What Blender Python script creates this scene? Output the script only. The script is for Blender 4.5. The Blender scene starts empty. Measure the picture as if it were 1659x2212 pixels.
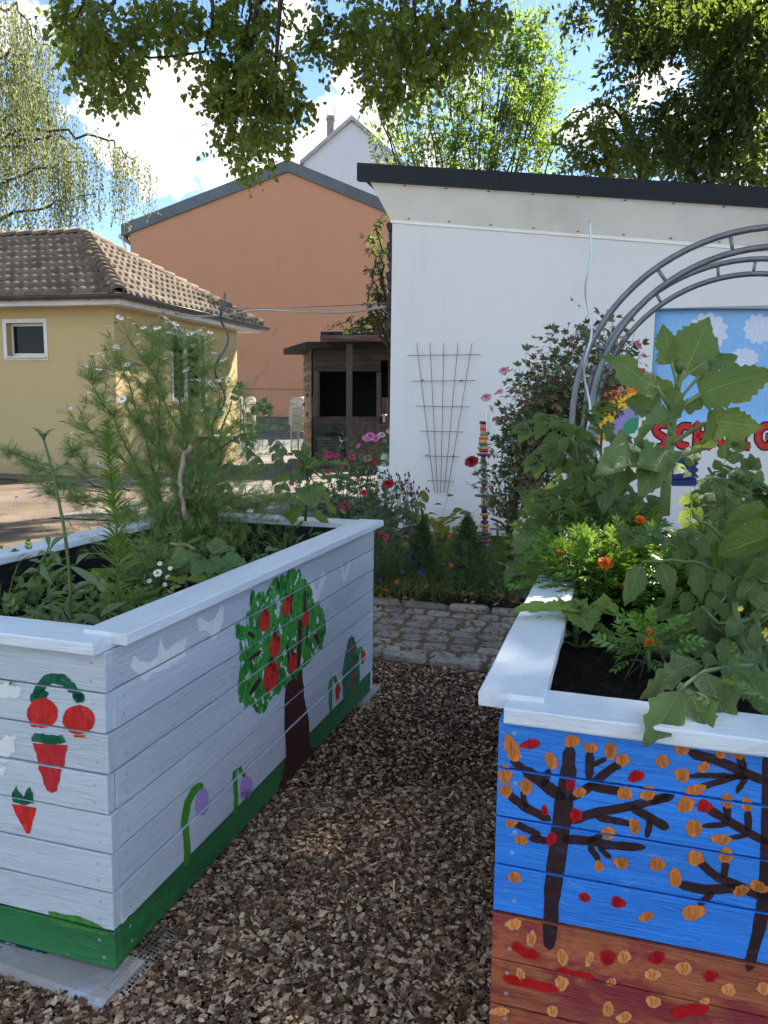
import bpy, bmesh, math, random
import numpy as np
from mathutils import Vector, Matrix
from mathutils.geometry import tessellate_polygon

random.seed(7)
R = np.random.default_rng(11)
S = bpy.context.scene
COL = S.collection
rad = math.radians

# ------------------------------------------------------------------ camera
CH, CF, CYH, CROLL = 1.35, 1661.0, 888.0, 0.7      # eye height, focal length and horizon row of the surveyed picture grid (1659 x 2212)
CX, CY = 829.5, 1106.0
TH = math.atan((CY - CYH) / CF)
RC, RS = math.cos(rad(CROLL)), math.sin(rad(CROLL))
CT, ST = math.cos(TH), math.sin(TH)

def ray(px, py):
    u = (px - CX) / CF; v = (CY - py) / CF
    u2 = RC * u - RS * v; v2 = RS * u + RC * v
    return Vector((u2, CT + v2 * ST, -ST + v2 * CT))

EYE = Vector((0, 0, CH))
def atz(px, py, z):
    d = ray(px, py); return EYE + d * ((z - CH) / d.z)
def aty(px, py, y):
    d = ray(px, py); return EYE + d * (y / d.y)
def atp(px, py, p0, n):
    d = ray(px, py); return EYE + d * ((p0 - EYE).dot(n) / d.dot(n))

camd = bpy.data.cameras.new("camera")
cam = bpy.data.objects.new("camera", camd); COL.objects.link(cam)
camd.sensor_fit = 'AUTO'; camd.sensor_width = 36.0
camd.lens = CF / 2212.0 * 36.0
camd.clip_start = 0.05; camd.clip_end = 2000
_r = Vector((RC, RS * ST, RS * CT)); _u = Vector((-RS, RC * ST, RC * CT)); _b = -Vector((0, CT, -ST))
cam.matrix_world = Matrix(((_r.x, _u.x, _b.x, 0), (_r.y, _u.y, _b.y, 0), (_r.z, _u.z, _b.z, CH), (0, 0, 0, 1)))
S.camera = cam

# ------------------------------------------------------------------ light
SUN_AZ, SUN_EL = 42.0, 43.0
S.view_settings.view_transform = 'Standard'; S.view_settings.look = 'None'
S.view_settings.gamma = 1.0; S.view_settings.exposure = 2.2
sd = bpy.data.lights.new("sun", 'SUN'); sd.energy = 4.2; sd.angle = rad(0.53); sd.color = (1.0, 0.93, 0.82)
sun = bpy.data.objects.new("sun", sd); COL.objects.link(sun)
sdir = Vector((math.sin(rad(SUN_AZ)) * math.cos(rad(SUN_EL)), math.cos(rad(SUN_AZ)) * math.cos(rad(SUN_EL)), math.sin(rad(SUN_EL))))
sun.rotation_euler = sdir.to_track_quat('Z', 'Y').to_euler()
S.cycles.max_bounces = 8; S.cycles.diffuse_bounces = 4; S.cycles.transmission_bounces = 4; S.cycles.transparent_max_bounces = 8
try: S.cycles.use_denoising = True
except Exception: pass

class NT:
    """small helper round a node tree"""
    def __init__(s, t): s.t = t; s.n = t.nodes; s.l = t.links
    def new(s, ty, **kw):
        x = s.n.new(ty)
        for k, v in kw.items(): setattr(x, k, v)
        return x
    def put(s, sock, v):
        if v is None: return
        if isinstance(v, bpy.types.NodeSocket): s.l.new(v, sock)
        else:
            if hasattr(sock, 'default_value') and isinstance(v, (tuple, list)) and len(v) == 3 and len(sock.default_value) == 4: v = (*v, 1)
            sock.default_value = v
    def math(s, op, a, b=None, c=None, clamp=False):
        m = s.new('ShaderNodeMath', operation=op); m.use_clamp = clamp
        s.put(m.inputs[0], a); s.put(m.inputs[1], b)
        if c is not None: s.put(m.inputs[2], c)
        return m.outputs[0]
    def vmath(s, op, a, b=None):
        m = s.new('ShaderNodeVectorMath', operation=op); s.put(m.inputs[0], a)
        if b is not None: s.put(m.inputs[1], b)
        return m.outputs['Value'] if op in ('DOT_PRODUCT', 'LENGTH', 'DISTANCE') else m.outputs[0]
    def mix(s, f, a, b, mode='MIX'):
        m = s.new('ShaderNodeMix', data_type='RGBA', blend_type=mode); m.clamp_factor = True
        s.put(m.inputs[0], f); s.put(m.inputs[6], a); s.put(m.inputs[7], b)
        return m.outputs[2]
    def noise(s, vec, scale, detail=4, rough=0.55, dist=0.0, col=False):
        m = s.new('ShaderNodeTexNoise'); s.put(m.inputs['Vector'], vec)
        m.inputs['Scale'].default_value = scale; m.inputs['Detail'].default_value = detail
        m.inputs['Roughness'].default_value = rough; m.inputs['Distortion'].default_value = dist
        return m.outputs['Color' if col else 'Fac']
    def ramp(s, f, a, b, lo=0.0, hi=1.0, smooth=True):
        m = s.new('ShaderNodeMapRange'); m.interpolation_type = 'SMOOTHSTEP' if smooth else 'LINEAR'
        s.put(m.inputs[0], f)
        for i, v in enumerate((a, b, lo, hi)): m.inputs[i + 1].default_value = v
        return m.outputs[0]
    def map(s, vec, scale=(1, 1, 1), rot=(0, 0, 0), loc=(0, 0, 0)):
        m = s.new('ShaderNodeMapping'); s.put(m.inputs[0], vec)
        m.inputs['Scale'].default_value = scale; m.inputs['Rotation'].default_value = rot; m.inputs['Location'].default_value = loc
        return m.outputs[0]
    def bump(s, h, strength=0.3, dist=0.01, nrm=None):
        m = s.new('ShaderNodeBump'); m.inputs['Strength'].default_value = strength; m.inputs['Distance'].default_value = dist
        s.put(m.inputs['Height'], h); s.put(m.inputs['Normal'], nrm)
        return m.outputs[0]

CLB = 6.4
W = bpy.data.worlds.new("World"); S.world = W; W.use_nodes = True
w = NT(W.node_tree); w.n.clear()
sky = w.new('ShaderNodeTexSky', sky_type='NISHITA'); sky.sun_disc = False
sky.sun_elevation = rad(SUN_EL); sky.sun_rotation = rad(SUN_AZ); sky.air_density = 1.0; sky.dust_density = 0.15; sky.ozone_density = 4.0
tc = w.new('ShaderNodeTexCoord'); d0 = tc.outputs['Generated']
sep = w.new('ShaderNodeSeparateXYZ'); w.put(sep.inputs[0], d0)
# cumulus banks: where they stand in the sky (direction), how wide, how dense
CL = []
for _x, _y, _r, _k in ((400, 190, 150, 1.0), (300, 255, 150, 1.0), (520, 160, 150, 1.0), (450, 330, 130, .95), (340, 360, 110, .9), (540, 330, 120, .95), (430, 410, 80, .7), (690, 260, 130, 1.0), (740, 170, 80, .85), (60, 60, 120, .8), (200, 240, 90, .8), (20, 330, 120, .6), (620, 30, 120, .8), (880, 300, 120, .8), (980, 200, 110, .7),
                       (470, 410, 100, .95), (380, 430, 90, .9), (560, 400, 110, .95), (240, 330, 90, .9), (640, 340, 120, .95), (760, 250, 130, 1.0), (300, 400, 70, .8), (1370, 205, 80, .95), (1270, 290, 110, .8), (1110, 0, 90, .45), (1500, 250, 140, .8), (1650, 300, 140, .8), (150, 470, 100, .45), (1000, 380, 160, .8), (-200, 300, 200, .8), (1900, 100, 250, .8)):
    CL.append((ray(_x, _y).normalized(), _r / CF * 1.02, _k))
wob = w.noise(d0, 7.0, 7, 0.62, 0.3, col=True)
dd = w.vmath('NORMALIZE', w.vmath('ADD', d0, w.vmath('MULTIPLY', w.vmath('SUBTRACT', wob, (.5, .5, .5)), (.21, .21, .18))))
acc = None
for c, r, k in CL:
    f = w.ramp(w.vmath('DISTANCE', dd, tuple(c)), r * 0.2, r * 0.85, k, 0.0)
    acc = f if acc is None else w.math('MAXIMUM', acc, f)
back = w.ramp(sep.outputs['Y'], -0.2, 0.35, 0.8, 0.0)
gen = w.math('MULTIPLY', w.ramp(w.noise(d0, 2.6, 6, 0.6), 0.48, 0.62), back)
acc = w.math('MAXIMUM', acc, gen)
fine = w.noise(d0, 16.0, 7, 0.65)
mask = w.ramp(w.math('ADD', acc, w.math('MULTIPLY', w.math('SUBTRACT', fine, .5), 1.0)), 0.50, 0.84)
grey = w.math('MULTIPLY', w.ramp(w.noise(w.map(d0, (1, 1, 1.7)), 7.0, 4, 0.5), 0.50, 0.70), w.ramp(acc, .55, .95))
ccol = w.mix(grey, (CLB, CLB, CLB), (CLB * .66, CLB * .68, CLB * .72))
ccol = w.mix(back, ccol, (19, 19.3, 20))  # unseen clouds behind the eye, made brighter as added fill light
skyc = w.mix(mask, sky.outputs[0], ccol)
bg = w.new('ShaderNodeBackground'); w.put(bg.inputs[0], skyc); bg.inputs[1].default_value = 0.055
wo = w.new('ShaderNodeOutputWorld'); w.l.new(bg.outputs[0], wo.inputs[0])

# ------------------------------------------------------------------ materials
def new_mat(name):
    m = bpy.data.materials.new(name); m.use_nodes = True
    t = NT(m.node_tree); t.n.clear()
    o = t.new('ShaderNodeOutputMaterial'); b = t.new('ShaderNodeBsdfPrincipled')
    t.l.new(b.outputs[0], o.inputs[0])
    return m, t, b, o
def coords(t, kind='Object'):
    return t.new('ShaderNodeTexCoord').outputs[kind]
def basic(name, col, rough=0.6, var=0.12, scale=6.0, bump=0.0, bscale=60.0, metal=0.0, stretch=(1, 1, 1), spec=0.5, isl=0.0, dirt=None, dirtk=0.5, bdist=0.004):
    """one surface: colour with soft mottling, optional per-piece tint, optional dirt patches, optional bump"""
    m, t, b, o = new_mat(name)
    c = t.map(coords(t), stretch)
    f = t.noise(c, scale, 5, 0.6)
    lo = tuple(x * (1 - var) for x in col); hi = tuple(min(1, x * (1 + var)) for x in col)
    k = t.mix(t.ramp(f, .3, .7), lo, hi)
    if isl:
        g = t.new('ShaderNodeNewGeometry').outputs['Random Per Island']
        k = t.mix(1.0, k, t.mix(g, (1 - isl,) * 3, (1 + isl,) * 3), 'MULTIPLY')
    if dirt:
        k = t.mix(t.math('MULTIPLY', t.ramp(t.noise(c, scale * .45, 6, 0.7), .5, .72), dirtk), k, dirt)
    t.put(b.inputs['Base Color'], k); b.inputs['Roughness'].default_value = rough; b.inputs['Metallic'].default_value = metal
    b.inputs['Specular IOR Level'].default_value = spec
    if bump: t.put(b.inputs['Normal'], t.bump(t.noise(c, bscale, 5, 0.65), bump, bdist))
    return m
def leafmat(name, col, tr=None, var=0.25, rough=0.45, mixf=0.42, hue=0.02, veins=False, under=None, spec=0.4, wrinkle=0.0):
    """leaf blade: reflecting and letting light through; each leaf its own tint"""
    m, t, b, o = new_mat(name)
    g = t.new('ShaderNodeNewGeometry')
    r = g.outputs['Random Per Island']
    h = t.new('ShaderNodeHueSaturation')
    t.put(h.inputs['Hue'], t.math('ADD', t.math('MULTIPLY', t.math('SUBTRACT', t.math('FRACT', t.math('MULTIPLY', r, 17.3)), .5), hue * 2), .5))
    t.put(h.inputs['Value'], t.math('ADD', t.math('MULTIPLY', r, var * 2), 1 - var))
    h.inputs['Color'].default_value = (*col, 1)
    c = h.outputs[0]
    if under: c = t.mix(g.outputs['Backfacing'], c, under)
    nrm = None
    if veins:
        sp = t.new('ShaderNodeSeparateXYZ'); t.put(sp.inputs[0], coords(t, 'UV'))
        a = t.math('ABSOLUTE', t.math('SUBTRACT', sp.outputs[0], .5))
        mid = t.ramp(a, 0.012, 0.035, 1, 0)
        ph = t.math('FRACT', t.math('MULTIPLY', t.math('SUBTRACT', sp.outputs[1], t.math('MULTIPLY', a, .75)), 7.0))
        side = t.ramp(t.math('ABSOLUTE', t.math('SUBTRACT', ph, .5)), .03, .09, .8, 0)
        v = t.math('MAXIMUM', mid, side)
        nz = t.noise(coords(t, 'UV'), 9.0, 5, .6)
        c = t.mix(t.math('MULTIPLY', t.ramp(nz, .35, .7), .35), c, tuple(x * .6 for x in col))
        c = t.mix(t.math('MULTIPLY', v, .62), c, tuple(min(1, x * 2.3 + .04) for x in col))
        bl = t.noise(coords(t), 55, 4, .7); c = t.mix(t.math('MULTIPLY', t.ramp(bl, .60, .72), .45), c, (col[0] * 1.7, col[1] * 1.25, col[2] * .8))
        hgt = t.math('ADD', t.math('MULTIPLY', v, -1.0), t.math('MULTIPLY', nz, 1.2 + wrinkle))
        nrm = t.bump(hgt, 0.8, 0.005)
    t.put(b.inputs['Base Color'], c); b.inputs['Roughness'].default_value = rough; b.inputs['Specular IOR Level'].default_value = spec
    t.put(b.inputs['Normal'], nrm)
    tb = t.new('ShaderNodeBsdfTranslucent')
    tcol = tr or tuple(min(1, x * s) for x, s in zip(col, (1.9, 1.8, .7)))
    t.put(tb.inputs[0], t.mix(.5, tcol, t.mix(1.0, tcol, t.mix(r, (.6, .7, .6), (1.25, 1.15, 1.1)), 'MULTIPLY'))); t.put(tb.inputs[1], nrm)
    mx = t.new('ShaderNodeMixShader'); mx.inputs[0].default_value = mixf
    t.l.new(b.outputs[0], mx.inputs[1]); t.l.new(tb.outputs[0], mx.inputs[2]); t.l.new(mx.outputs[0], o.inputs[0])
    return m
def paintwood(name, col, rough=0.5, var=0.08, grain=0.5, wear=None, weark=0.6, isl=0.06, brush=0.0, brushcol=None, patch=None):
    """painted board: object x runs along the board"""
    m, t, b, o = new_mat(name)
    c = coords(t)
    g = t.noise(t.map(c, (3.5, 90, 90)), 1.0, 6, 0.65, 0.6)
    big = t.noise(t.map(c, (1.3, 7, 7)), 1.6, 5, 0.6, 0.8)
    k = t.mix(t.ramp(big, .3, .7), tuple(x * (1 - var) for x in col), tuple(min(1, x * (1 + var)) for x in col))
    if brush:
        br = t.noise(t.map(c, (5, 60, 60)), 1.0, 5, .7, 1.2)
        k = t.mix(t.math('MULTIPLY', t.ramp(br, .45, .75), brush), k, brushcol)
    if patch: k = t.mix(t.ramp(t.noise(t.map(c, (4, 6, 9)), 1.1, 6, .7, .6), .44, .62), k, patch)
    r = t.new('ShaderNodeNewGeometry').outputs['Random Per Island']
    k = t.mix(1.0, k, t.mix(r, (1 - isl,) * 3, (1 + isl,) * 3), 'MULTIPLY')
    if wear:
        k = t.mix(t.math('MULTIPLY', t.ramp(t.noise(t.map(c, (10, 30, 30)), 1.5, 8, .75), .58, .66), weark), k, wear)
        k = t.mix(t.math('MULTIPLY', t.ramp(t.noise(t.map(c, (2.2, 5, 3)), 1.5, 7, .8), .55, .75), weark * .5), k, tuple(x * .72 for x in col))
    knot = t.new('ShaderNodeTexVoronoi'); t.put(knot.inputs['Vector'], t.map(c, (3.2, 9, 9))); knot.inputs['Scale'].default_value = 1.0
    kd = t.ramp(knot.outputs['Distance'], .03, .12, 1.0, 0)
    t.put(b.inputs['Base Color'], t.mix(t.math('MULTIPLY', kd, .12), k, tuple(x * .6 for x in col))); b.inputs['Roughness'].default_value = rough
    h = t.math('ADD', t.math('MULTIPLY', g, 1.0), t.math('MULTIPLY', t.ramp(big, .3, .7), .6))
    h = t.math('ADD', h, t.math('MULTIPLY', kd, .7)); h = t.math('ADD', h, t.math('MULTIPLY', t.ramp(t.noise(t.map(c, (4, 40, 40)), 2.0, 3, .5, 1.5), .55, .62), .5))
    t.put(b.inputs['Normal'], t.bump(h, grain, 0.004))
    return m
def brushmat(name, col, var=.25, rough=.45, thin=None, thk=0.0):
    """hand-brushed poster paint: streaks that follow no light"""
    m, t, b, o = new_mat(name)
    c = coords(t)
    a = t.noise(t.map(c, (30, 30, 9)), 1.6, 6, .7, 1.0)
    k = t.mix(t.ramp(a, .3, .72), tuple(x * (1 - var) for x in col), tuple(min(1, x * (1 + var)) for x in col))
    if thin: k = t.mix(t.math('MULTIPLY', t.ramp(t.noise(t.map(c, (22, 22, 40)), 1.3, 6, .75), .52, .70), thk), k, thin)
    t.put(b.inputs['Base Color'], k); b.inputs['Roughness'].default_value = rough; b.inputs['Specular IOR Level'].default_value = .25
    t.put(b.inputs['Normal'], t.bump(a, .5, .002))
    return m

# ------------------------------------------------------------------ objects
def wmat(o):
    m = o.matrix_parent_inverse @ o.matrix_basis
    return wmat(o.parent) @ m if o.parent else o.matrix_basis.copy()
def par(o, p):
    if p is not None:
        o.parent = p; o.matrix_parent_inverse = wmat(p).inverted()
    return o
def tag(o, label=None, cat=None, group=None, kind=None):
    if label: o['label'] = label
    if cat: o['category'] = cat
    if group: o['group'] = group
    if kind: o['kind'] = kind
    return o
def thing(name, label, cat, loc=(0, 0, 0), group=None):
    o = bpy.data.objects.new(name, None); COL.objects.link(o); o.location = loc; o.empty_display_size = .1
    return tag(o, label, cat, group)
class MB:
    """collects shapes of one mesh"""
    def __init__(s): s.v = []; s.f = []; s.m = []; s.sm = []; s.uv = None
    def add(s, vs, fs, mi=0, smooth=False):
        b = len(s.v); s.v += [tuple(v) for v in vs]
        for f in fs: s.f.append(tuple(i + b for i in f)); s.m.append(mi); s.sm.append(smooth)
    def box(s, c, d, M=None, mi=0, bev=0.0):
        x, y, z = d[0] / 2, d[1] / 2, d[2] / 2
        if bev:
            bm = bmesh.new(); bmesh.ops.create_cube(bm, size=1)
            for v in bm.verts: v.co = Vector((v.co.x * d[0], v.co.y * d[1], v.co.z * d[2]))
            bmesh.ops.bevel(bm, geom=list(bm.edges), offset=bev, segments=2, affect='EDGES', profile=.5)
            vs = [v.co.copy() for v in bm.verts]; bm.verts.index_update(); fs = [[v.index for v in f.verts] for f in bm.faces]; bm.free()
        else:
            vs = [Vector(p) for p in ((-x, -y, -z), (x, -y, -z), (x, y, -z), (-x, y, -z), (-x, -y, z), (x, -y, z), (x, y, z), (-x, y, z))]
            fs = [(0, 3, 2, 1), (4, 5, 6, 7), (0, 1, 5, 4), (1, 2, 6, 5), (2, 3, 7, 6), (3, 0, 4, 7)]
        c = Vector(c); vs = [v + c for v in vs]
        if M is not None: vs = [M @ v for v in vs]
        s.add(vs, fs, mi)
        return s
    def beam(s, a, b, w, h, up=(0, 0, 1), mi=0, bev=0.0):
        a, b = Vector(a), Vector(b); x = (b - a); L = x.length; x.normalize()
        y = Vector(up).cross(x).normalized(); z = x.cross(y)
        M = Matrix(((x.x, y.x, z.x, (a.x + b.x) / 2), (x.y, y.y, z.y, (a.y + b.y) / 2), (x.z, y.z, z.z, (a.z + b.z) / 2), (0, 0, 0, 1)))
        return s.box((0, 0, 0), (L, w, h), M, mi, bev)
    def prism(s, poly, ext, mi=0):
        """closed polygon (world points) pushed along ext"""
        n = len(poly); e = Vector(ext); a = [Vector(p) for p in poly]
        s.add(a + [p + e for p in a], [tuple(range(n))[::-1], tuple(range(n, 2 * n))] + [(i, (i + 1) % n, n + (i + 1) % n, n + i) for i in range(n)], mi)
        return s
    def tube(s, pts, rr, n=8, mi=0, cap=True, smooth=True):
        pts = [Vector(p) for p in pts]; k = len(pts)
        if k < 2: return s
        rr = rr if isinstance(rr, (list, tuple, np.ndarray)) else [rr] * k
        vs = []; ref = None
        for i, p in enumerate(pts):
            t = (pts[min(i + 1, k - 1)] - pts[max(i - 1, 0)])
            t = t.normalized() if t.length > 1e-9 else Vector((0, 0, 1))
            if ref is None: ref = t.orthogonal().normalized()
            ref = (ref - t * ref.dot(t))
            ref = ref.normalized() if ref.length > 1e-6 else t.orthogonal().normalized()
            q = t.cross(ref)
            for j in range(n):
                a = 2 * math.pi * j / n; vs.append(p + (ref * math.cos(a) + q * math.sin(a)) * rr[i])
        fs = [(i * n + j, i * n + (j + 1) % n, (i + 1) * n + (j + 1) % n, (i + 1) * n + j) for i in range(k - 1) for j in range(n)]
        if cap: fs += [tuple(range(n))[::-1], tuple((k - 1) * n + j for j in range(n))]
        s.add(vs, fs, mi, smooth); return s
    def lathe(s, prof, c, n=20, mi=0, sy=1.0, axis=None):
        vs = []; M = Matrix.Identity(3) if axis is None else Vector((0, 0, 1)).rotation_difference(Vector(axis).normalized()).to_matrix()
        for r, z in prof:
            for j in range(n):
                a = 2 * math.pi * j / n; vs.append(Vector(c) + M @ Vector((r * math.cos(a), r * sy * math.sin(a), z)))
        k = len(prof)
        fs = [(i * n + j, i * n + (j + 1) % n, (i + 1) * n + (j + 1) % n, (i + 1) * n + j) for i in range(k - 1) for j in range(n)]
        fs += [tuple(range(n))[::-1], tuple((k - 1) * n + j for j in range(n))]
        s.add(vs, fs, mi, True); return s
    def build(s, name, mats, parent=None, M=None):
        me = bpy.data.meshes.new(name); me.from_pydata(s.v, [], s.f)
        for m in (mats if isinstance(mats, (list, tuple)) else [mats]): me.materials.append(m)
        if s.f:
            me.polygons.foreach_set('material_index', s.m); me.polygons.foreach_set('use_smooth', s.sm)
        me.update()
        o = bpy.data.objects.new(name, me); COL.objects.link(o)
        if M is not None: o.matrix_basis = M
        return par(o, parent)
def npmesh(name, V, F, mats, parent=None, uv=None, mi=None, smooth=True):
    """big mesh from arrays: V (n,3), F (m,k) with one face size"""
    me = bpy.data.meshes.new(name); V = np.asarray(V, np.float32); F = np.asarray(F, np.int32); m, k = F.shape
    me.vertices.add(len(V)); me.vertices.foreach_set('co', V.ravel())
    me.loops.add(m * k); me.loops.foreach_set('vertex_index', F.ravel())
    me.polygons.add(m); me.polygons.foreach_set('loop_start', np.arange(0, m * k, k, dtype=np.int32))
    if uv is not None:
        l = me.uv_layers.new(name='UVMap'); l.data.foreach_set('uv', np.asarray(uv, np.float32)[F.ravel()].ravel())
    for x in (mats if isinstance(mats, (list, tuple)) else [mats]): me.materials.append(x)
    me.update(calc_edges=True); me.validate()
    me.polygons.foreach_set('use_smooth', np.full(len(me.polygons), smooth))
    if mi is not None: me.polygons.foreach_set('material_index', np.asarray(mi, np.int32))
    o = bpy.data.objects.new(name, me); COL.objects.link(o)
    return par(o, parent)
def unit(a): return a / np.maximum(np.linalg.norm(a, axis=-1, keepdims=True), 1e-9)

# ------------------------------------------------------------------ leaf shapes: (verts, quads, uv); the axis is +y, the face looks +z
def leaf_t(n=4, w=.3, shape='ovate', fold=.15, droop=.12, serr=0.0, wav=0.0, cols=1, seed=0, cup=0.0, nser=9, lobes=0):
    rn = random.Random(seed); vs = []; uv = []
    C = 2 * cols + 1
    for i in range(n + 1):
        t = i / n
        if shape == 'ovate': h = math.sin(math.pi * t ** .72) ** .85 * (1 - .15 * t)
        elif shape == 'heart': h = (1.0 if t > 0 else 0) * (min(1, .55 + 2.4 * t) if t < .19 else 1) * math.cos(math.pi / 2 * max(0, (t - .12) / .88) ** 1.25) if t > 0 else .12
        elif shape == 'lance': h = math.sin(math.pi * min(1, t * .94 + .06) ** .8) ** 1.1
        elif shape == 'oval': h = math.sqrt(max(0, 1 - (2 * t - 1) ** 2))
        else: h = 1 - t
        if i == n: h = .02
        if serr and 0 < i < n: h *= 1 + serr * (((t * nser) % 1.0) - .5) * -2
        if lobes and 0 < i < n: h *= .72 + .38 * abs(math.sin(math.pi * lobes * t + .4))
        for j in range(C):
            s = (j - cols) / cols
            x = s * h * w
            if serr and abs(s) == 1 and 0 < i < n: x *= 1 + rn.uniform(-.04, .04)
            z = abs(s) * h * w * fold * 2 - droop * t * t + wav * math.sin(t * 13 + s * 2 + seed) * abs(s) * h + cup * (s * s) * h * w
            y = t - (abs(s) * .14 * h if shape == 'heart' and t < .5 else 0) + .06 * abs(s) * h
            vs.append((x, y, z)); uv.append((.5 + .5 * s, t))
    fs = [(i * C + j, i * C + j + 1, (i + 1) * C + j + 1, (i + 1) * C + j) for i in range(n) for j in range(C - 1)]
    return np.array(vs), np.array(fs), np.array(uv)
def scatter(name, tmpl, P, A, N, SC, mat, parent=None, smooth=True, mi=None, WX=None):
    """copies of a template as leaves of one mesh: P place, A axis, N facing, SC size"""
    v, f, uv = tmpl; P = np.asarray(P, float); n = len(P)
    A = unit(np.asarray(A, float)); X = unit(np.cross(A, np.asarray(N, float))); Z = np.cross(X, A)
    SC = np.broadcast_to(np.asarray(SC, float), (n,)); sx = SC if WX is None else SC * WX
    V = P[:, None] + (v[None, :, 0:1] * X[:, None]) * sx[:, None, None] + (v[None, :, 1:2] * A[:, None]) * SC[:, None, None] + (v[None, :, 2:3] * Z[:, None]) * SC[:, None, None]
    F = f[None] + (np.arange(n) * len(v))[:, None, None]
    return npmesh(name, V.reshape(-1, 3), F.reshape(-1, f.shape[1]), mat, parent, np.tile(uv, (n, 1)), mi, smooth)
def join_leaves(name, items, mat, parent):
    """items: (tmpl, base, axis, facing, length, width factor) of differing templates in one mesh"""
    Vs = []; Fs = []; U = []; b = 0
    for tm, p, a, nn, s, wf in items:
        v, f, uv = tm; a = np.array(a, float); a /= np.linalg.norm(a); x = np.cross(a, np.array(nn, float)); x /= max(np.linalg.norm(x), 1e-9); z = np.cross(x, a)
        v = v.copy()
        if len(v) > 30:
            q1, q2, q3, q4 = R.uniform(0, 6.28, 4); tt = v[:, 1]; xx = np.abs(v[:, 0]); v[:, 2] += .16 * xx * np.sin(6 * tt + q1 + np.sign(v[:, 0]) * q2) + .05 * np.sin(4.5 * tt + q3) * tt - .05 * tt ** 2 + .03 * np.sin(17 * tt + 9 * v[:, 0] + q4) * xx / .4
            tw = R.normal(0, .28) * tt; v[:, 0], v[:, 2] = v[:, 0] * np.cos(tw) - v[:, 2] * np.sin(tw), v[:, 0] * np.sin(tw) + v[:, 2] * np.cos(tw); v[:, 0] += R.normal(0, .05) * tt ** 2
        Vs.append(np.array(p)[None] + (v[:, 0:1] * x * wf + v[:, 1:2] * a + v[:, 2:3] * z) * s); Fs.append(f + b); U.append(uv); b += len(v)
    return npmesh(name, np.concatenate(Vs), np.concatenate(Fs), mat, parent, np.concatenate(U))
def rdir(n, z=0.0):
    a = R.normal(size=(n, 3)); a[:, 2] += z; return unit(a)
def bez(a, b, c, n=8):
    a, b, c = Vector(a), Vector(b), Vector(c)
    return [a * (1 - t) ** 2 + b * 2 * t * (1 - t) + c * t * t for t in [i / n for i in range(n + 1)]]
def wig(pts, amp, sub=3):
    out = []
    for i in range(len(pts) - 1):
        for k in range(sub): out.append(Vector(pts[i]).lerp(Vector(pts[i + 1]), k / sub))
    out.append(Vector(pts[-1]))
    return [out[0]] + [p + Vector(R.normal(size=3)) * amp for p in out[1:-1]] + [out[-1]]
def zoomer(ox, oy, s):
    k = 1 / 1.8228
    return lambda x, y: ((ox + x / s) * k, (oy + y / s) * k)
# ================================================================== SETTING: ground
def tri_sheet(name, poly, z, mat, kind='structure', sub=0, amp=0.0):
    mb = MB(); mb.add([(p[0], p[1], z) for p in poly], [tuple(range(len(poly)))])
    o = mb.build(name, mat); return tag(o, kind=kind)
def grid_sheet(name, x0, x1, y0, y1, nx, ny, zf, mat, parent=None, M=None, kind=None):
    xs = np.linspace(x0, x1, nx); ys = np.linspace(y0, y1, ny); X, Y = np.meshgrid(xs, ys)
    V = np.stack([X, Y, zf(X, Y)], -1).reshape(-1, 3)
    i = np.arange(nx * ny).reshape(ny, nx); F = np.stack([i[:-1, :-1], i[:-1, 1:], i[1:, 1:], i[1:, :-1]], -1).reshape(-1, 4)
    o = npmesh(name, V, F, mat, parent)
    if M is not None: o.matrix_basis = M
    return tag(o, kind=kind) if kind else o
def hn(X, Y, s=1.0, seed=0):
    r = np.random.default_rng(seed); z = np.zeros_like(X)
    for k in range(14):
        f = s * (1 + 7 * r.random()); a = r.random() * 6.28; z = z + np.sin((X * math.cos(a) + Y * math.sin(a)) * f + r.random() * 6.28) / (f / s) ** .8
    return z / 4

def ground_mat():
    m, t, b, o = new_mat('dry_soil')
    c = coords(t)
    n1 = t.noise(c, .9, 6, .65); n2 = t.noise(c, 28, 6, .7); n3 = t.noise(t.map(c, (60, 25, 1)), 1.0, 5, .7)
    k = t.mix(t.ramp(n1, .3, .7), (.115, .085, .062), (.20, .155, .115))
    k = t.mix(t.math('MULTIPLY', t.ramp(n2, .5, .7), .6), k, (.07, .05, .035))
    k = t.mix(t.math('MULTIPLY', t.ramp(n3, .6, .68), .5), k, (.33, .25, .15))
    t.put(b.inputs['Base Color'], k); b.inputs['Roughness'].default_value = .95; b.inputs['Specular IOR Level'].default_value = .15
    t.put(b.inputs['Normal'], t.bump(t.math('ADD', n2, t.noise(c, 90, 4, .7)), .8, .02))
    return m
tri_sheet('ground', [(-300, -200), (300, -200), (300, 400), (-300, 400)], -0.03, ground_mat())
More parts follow.
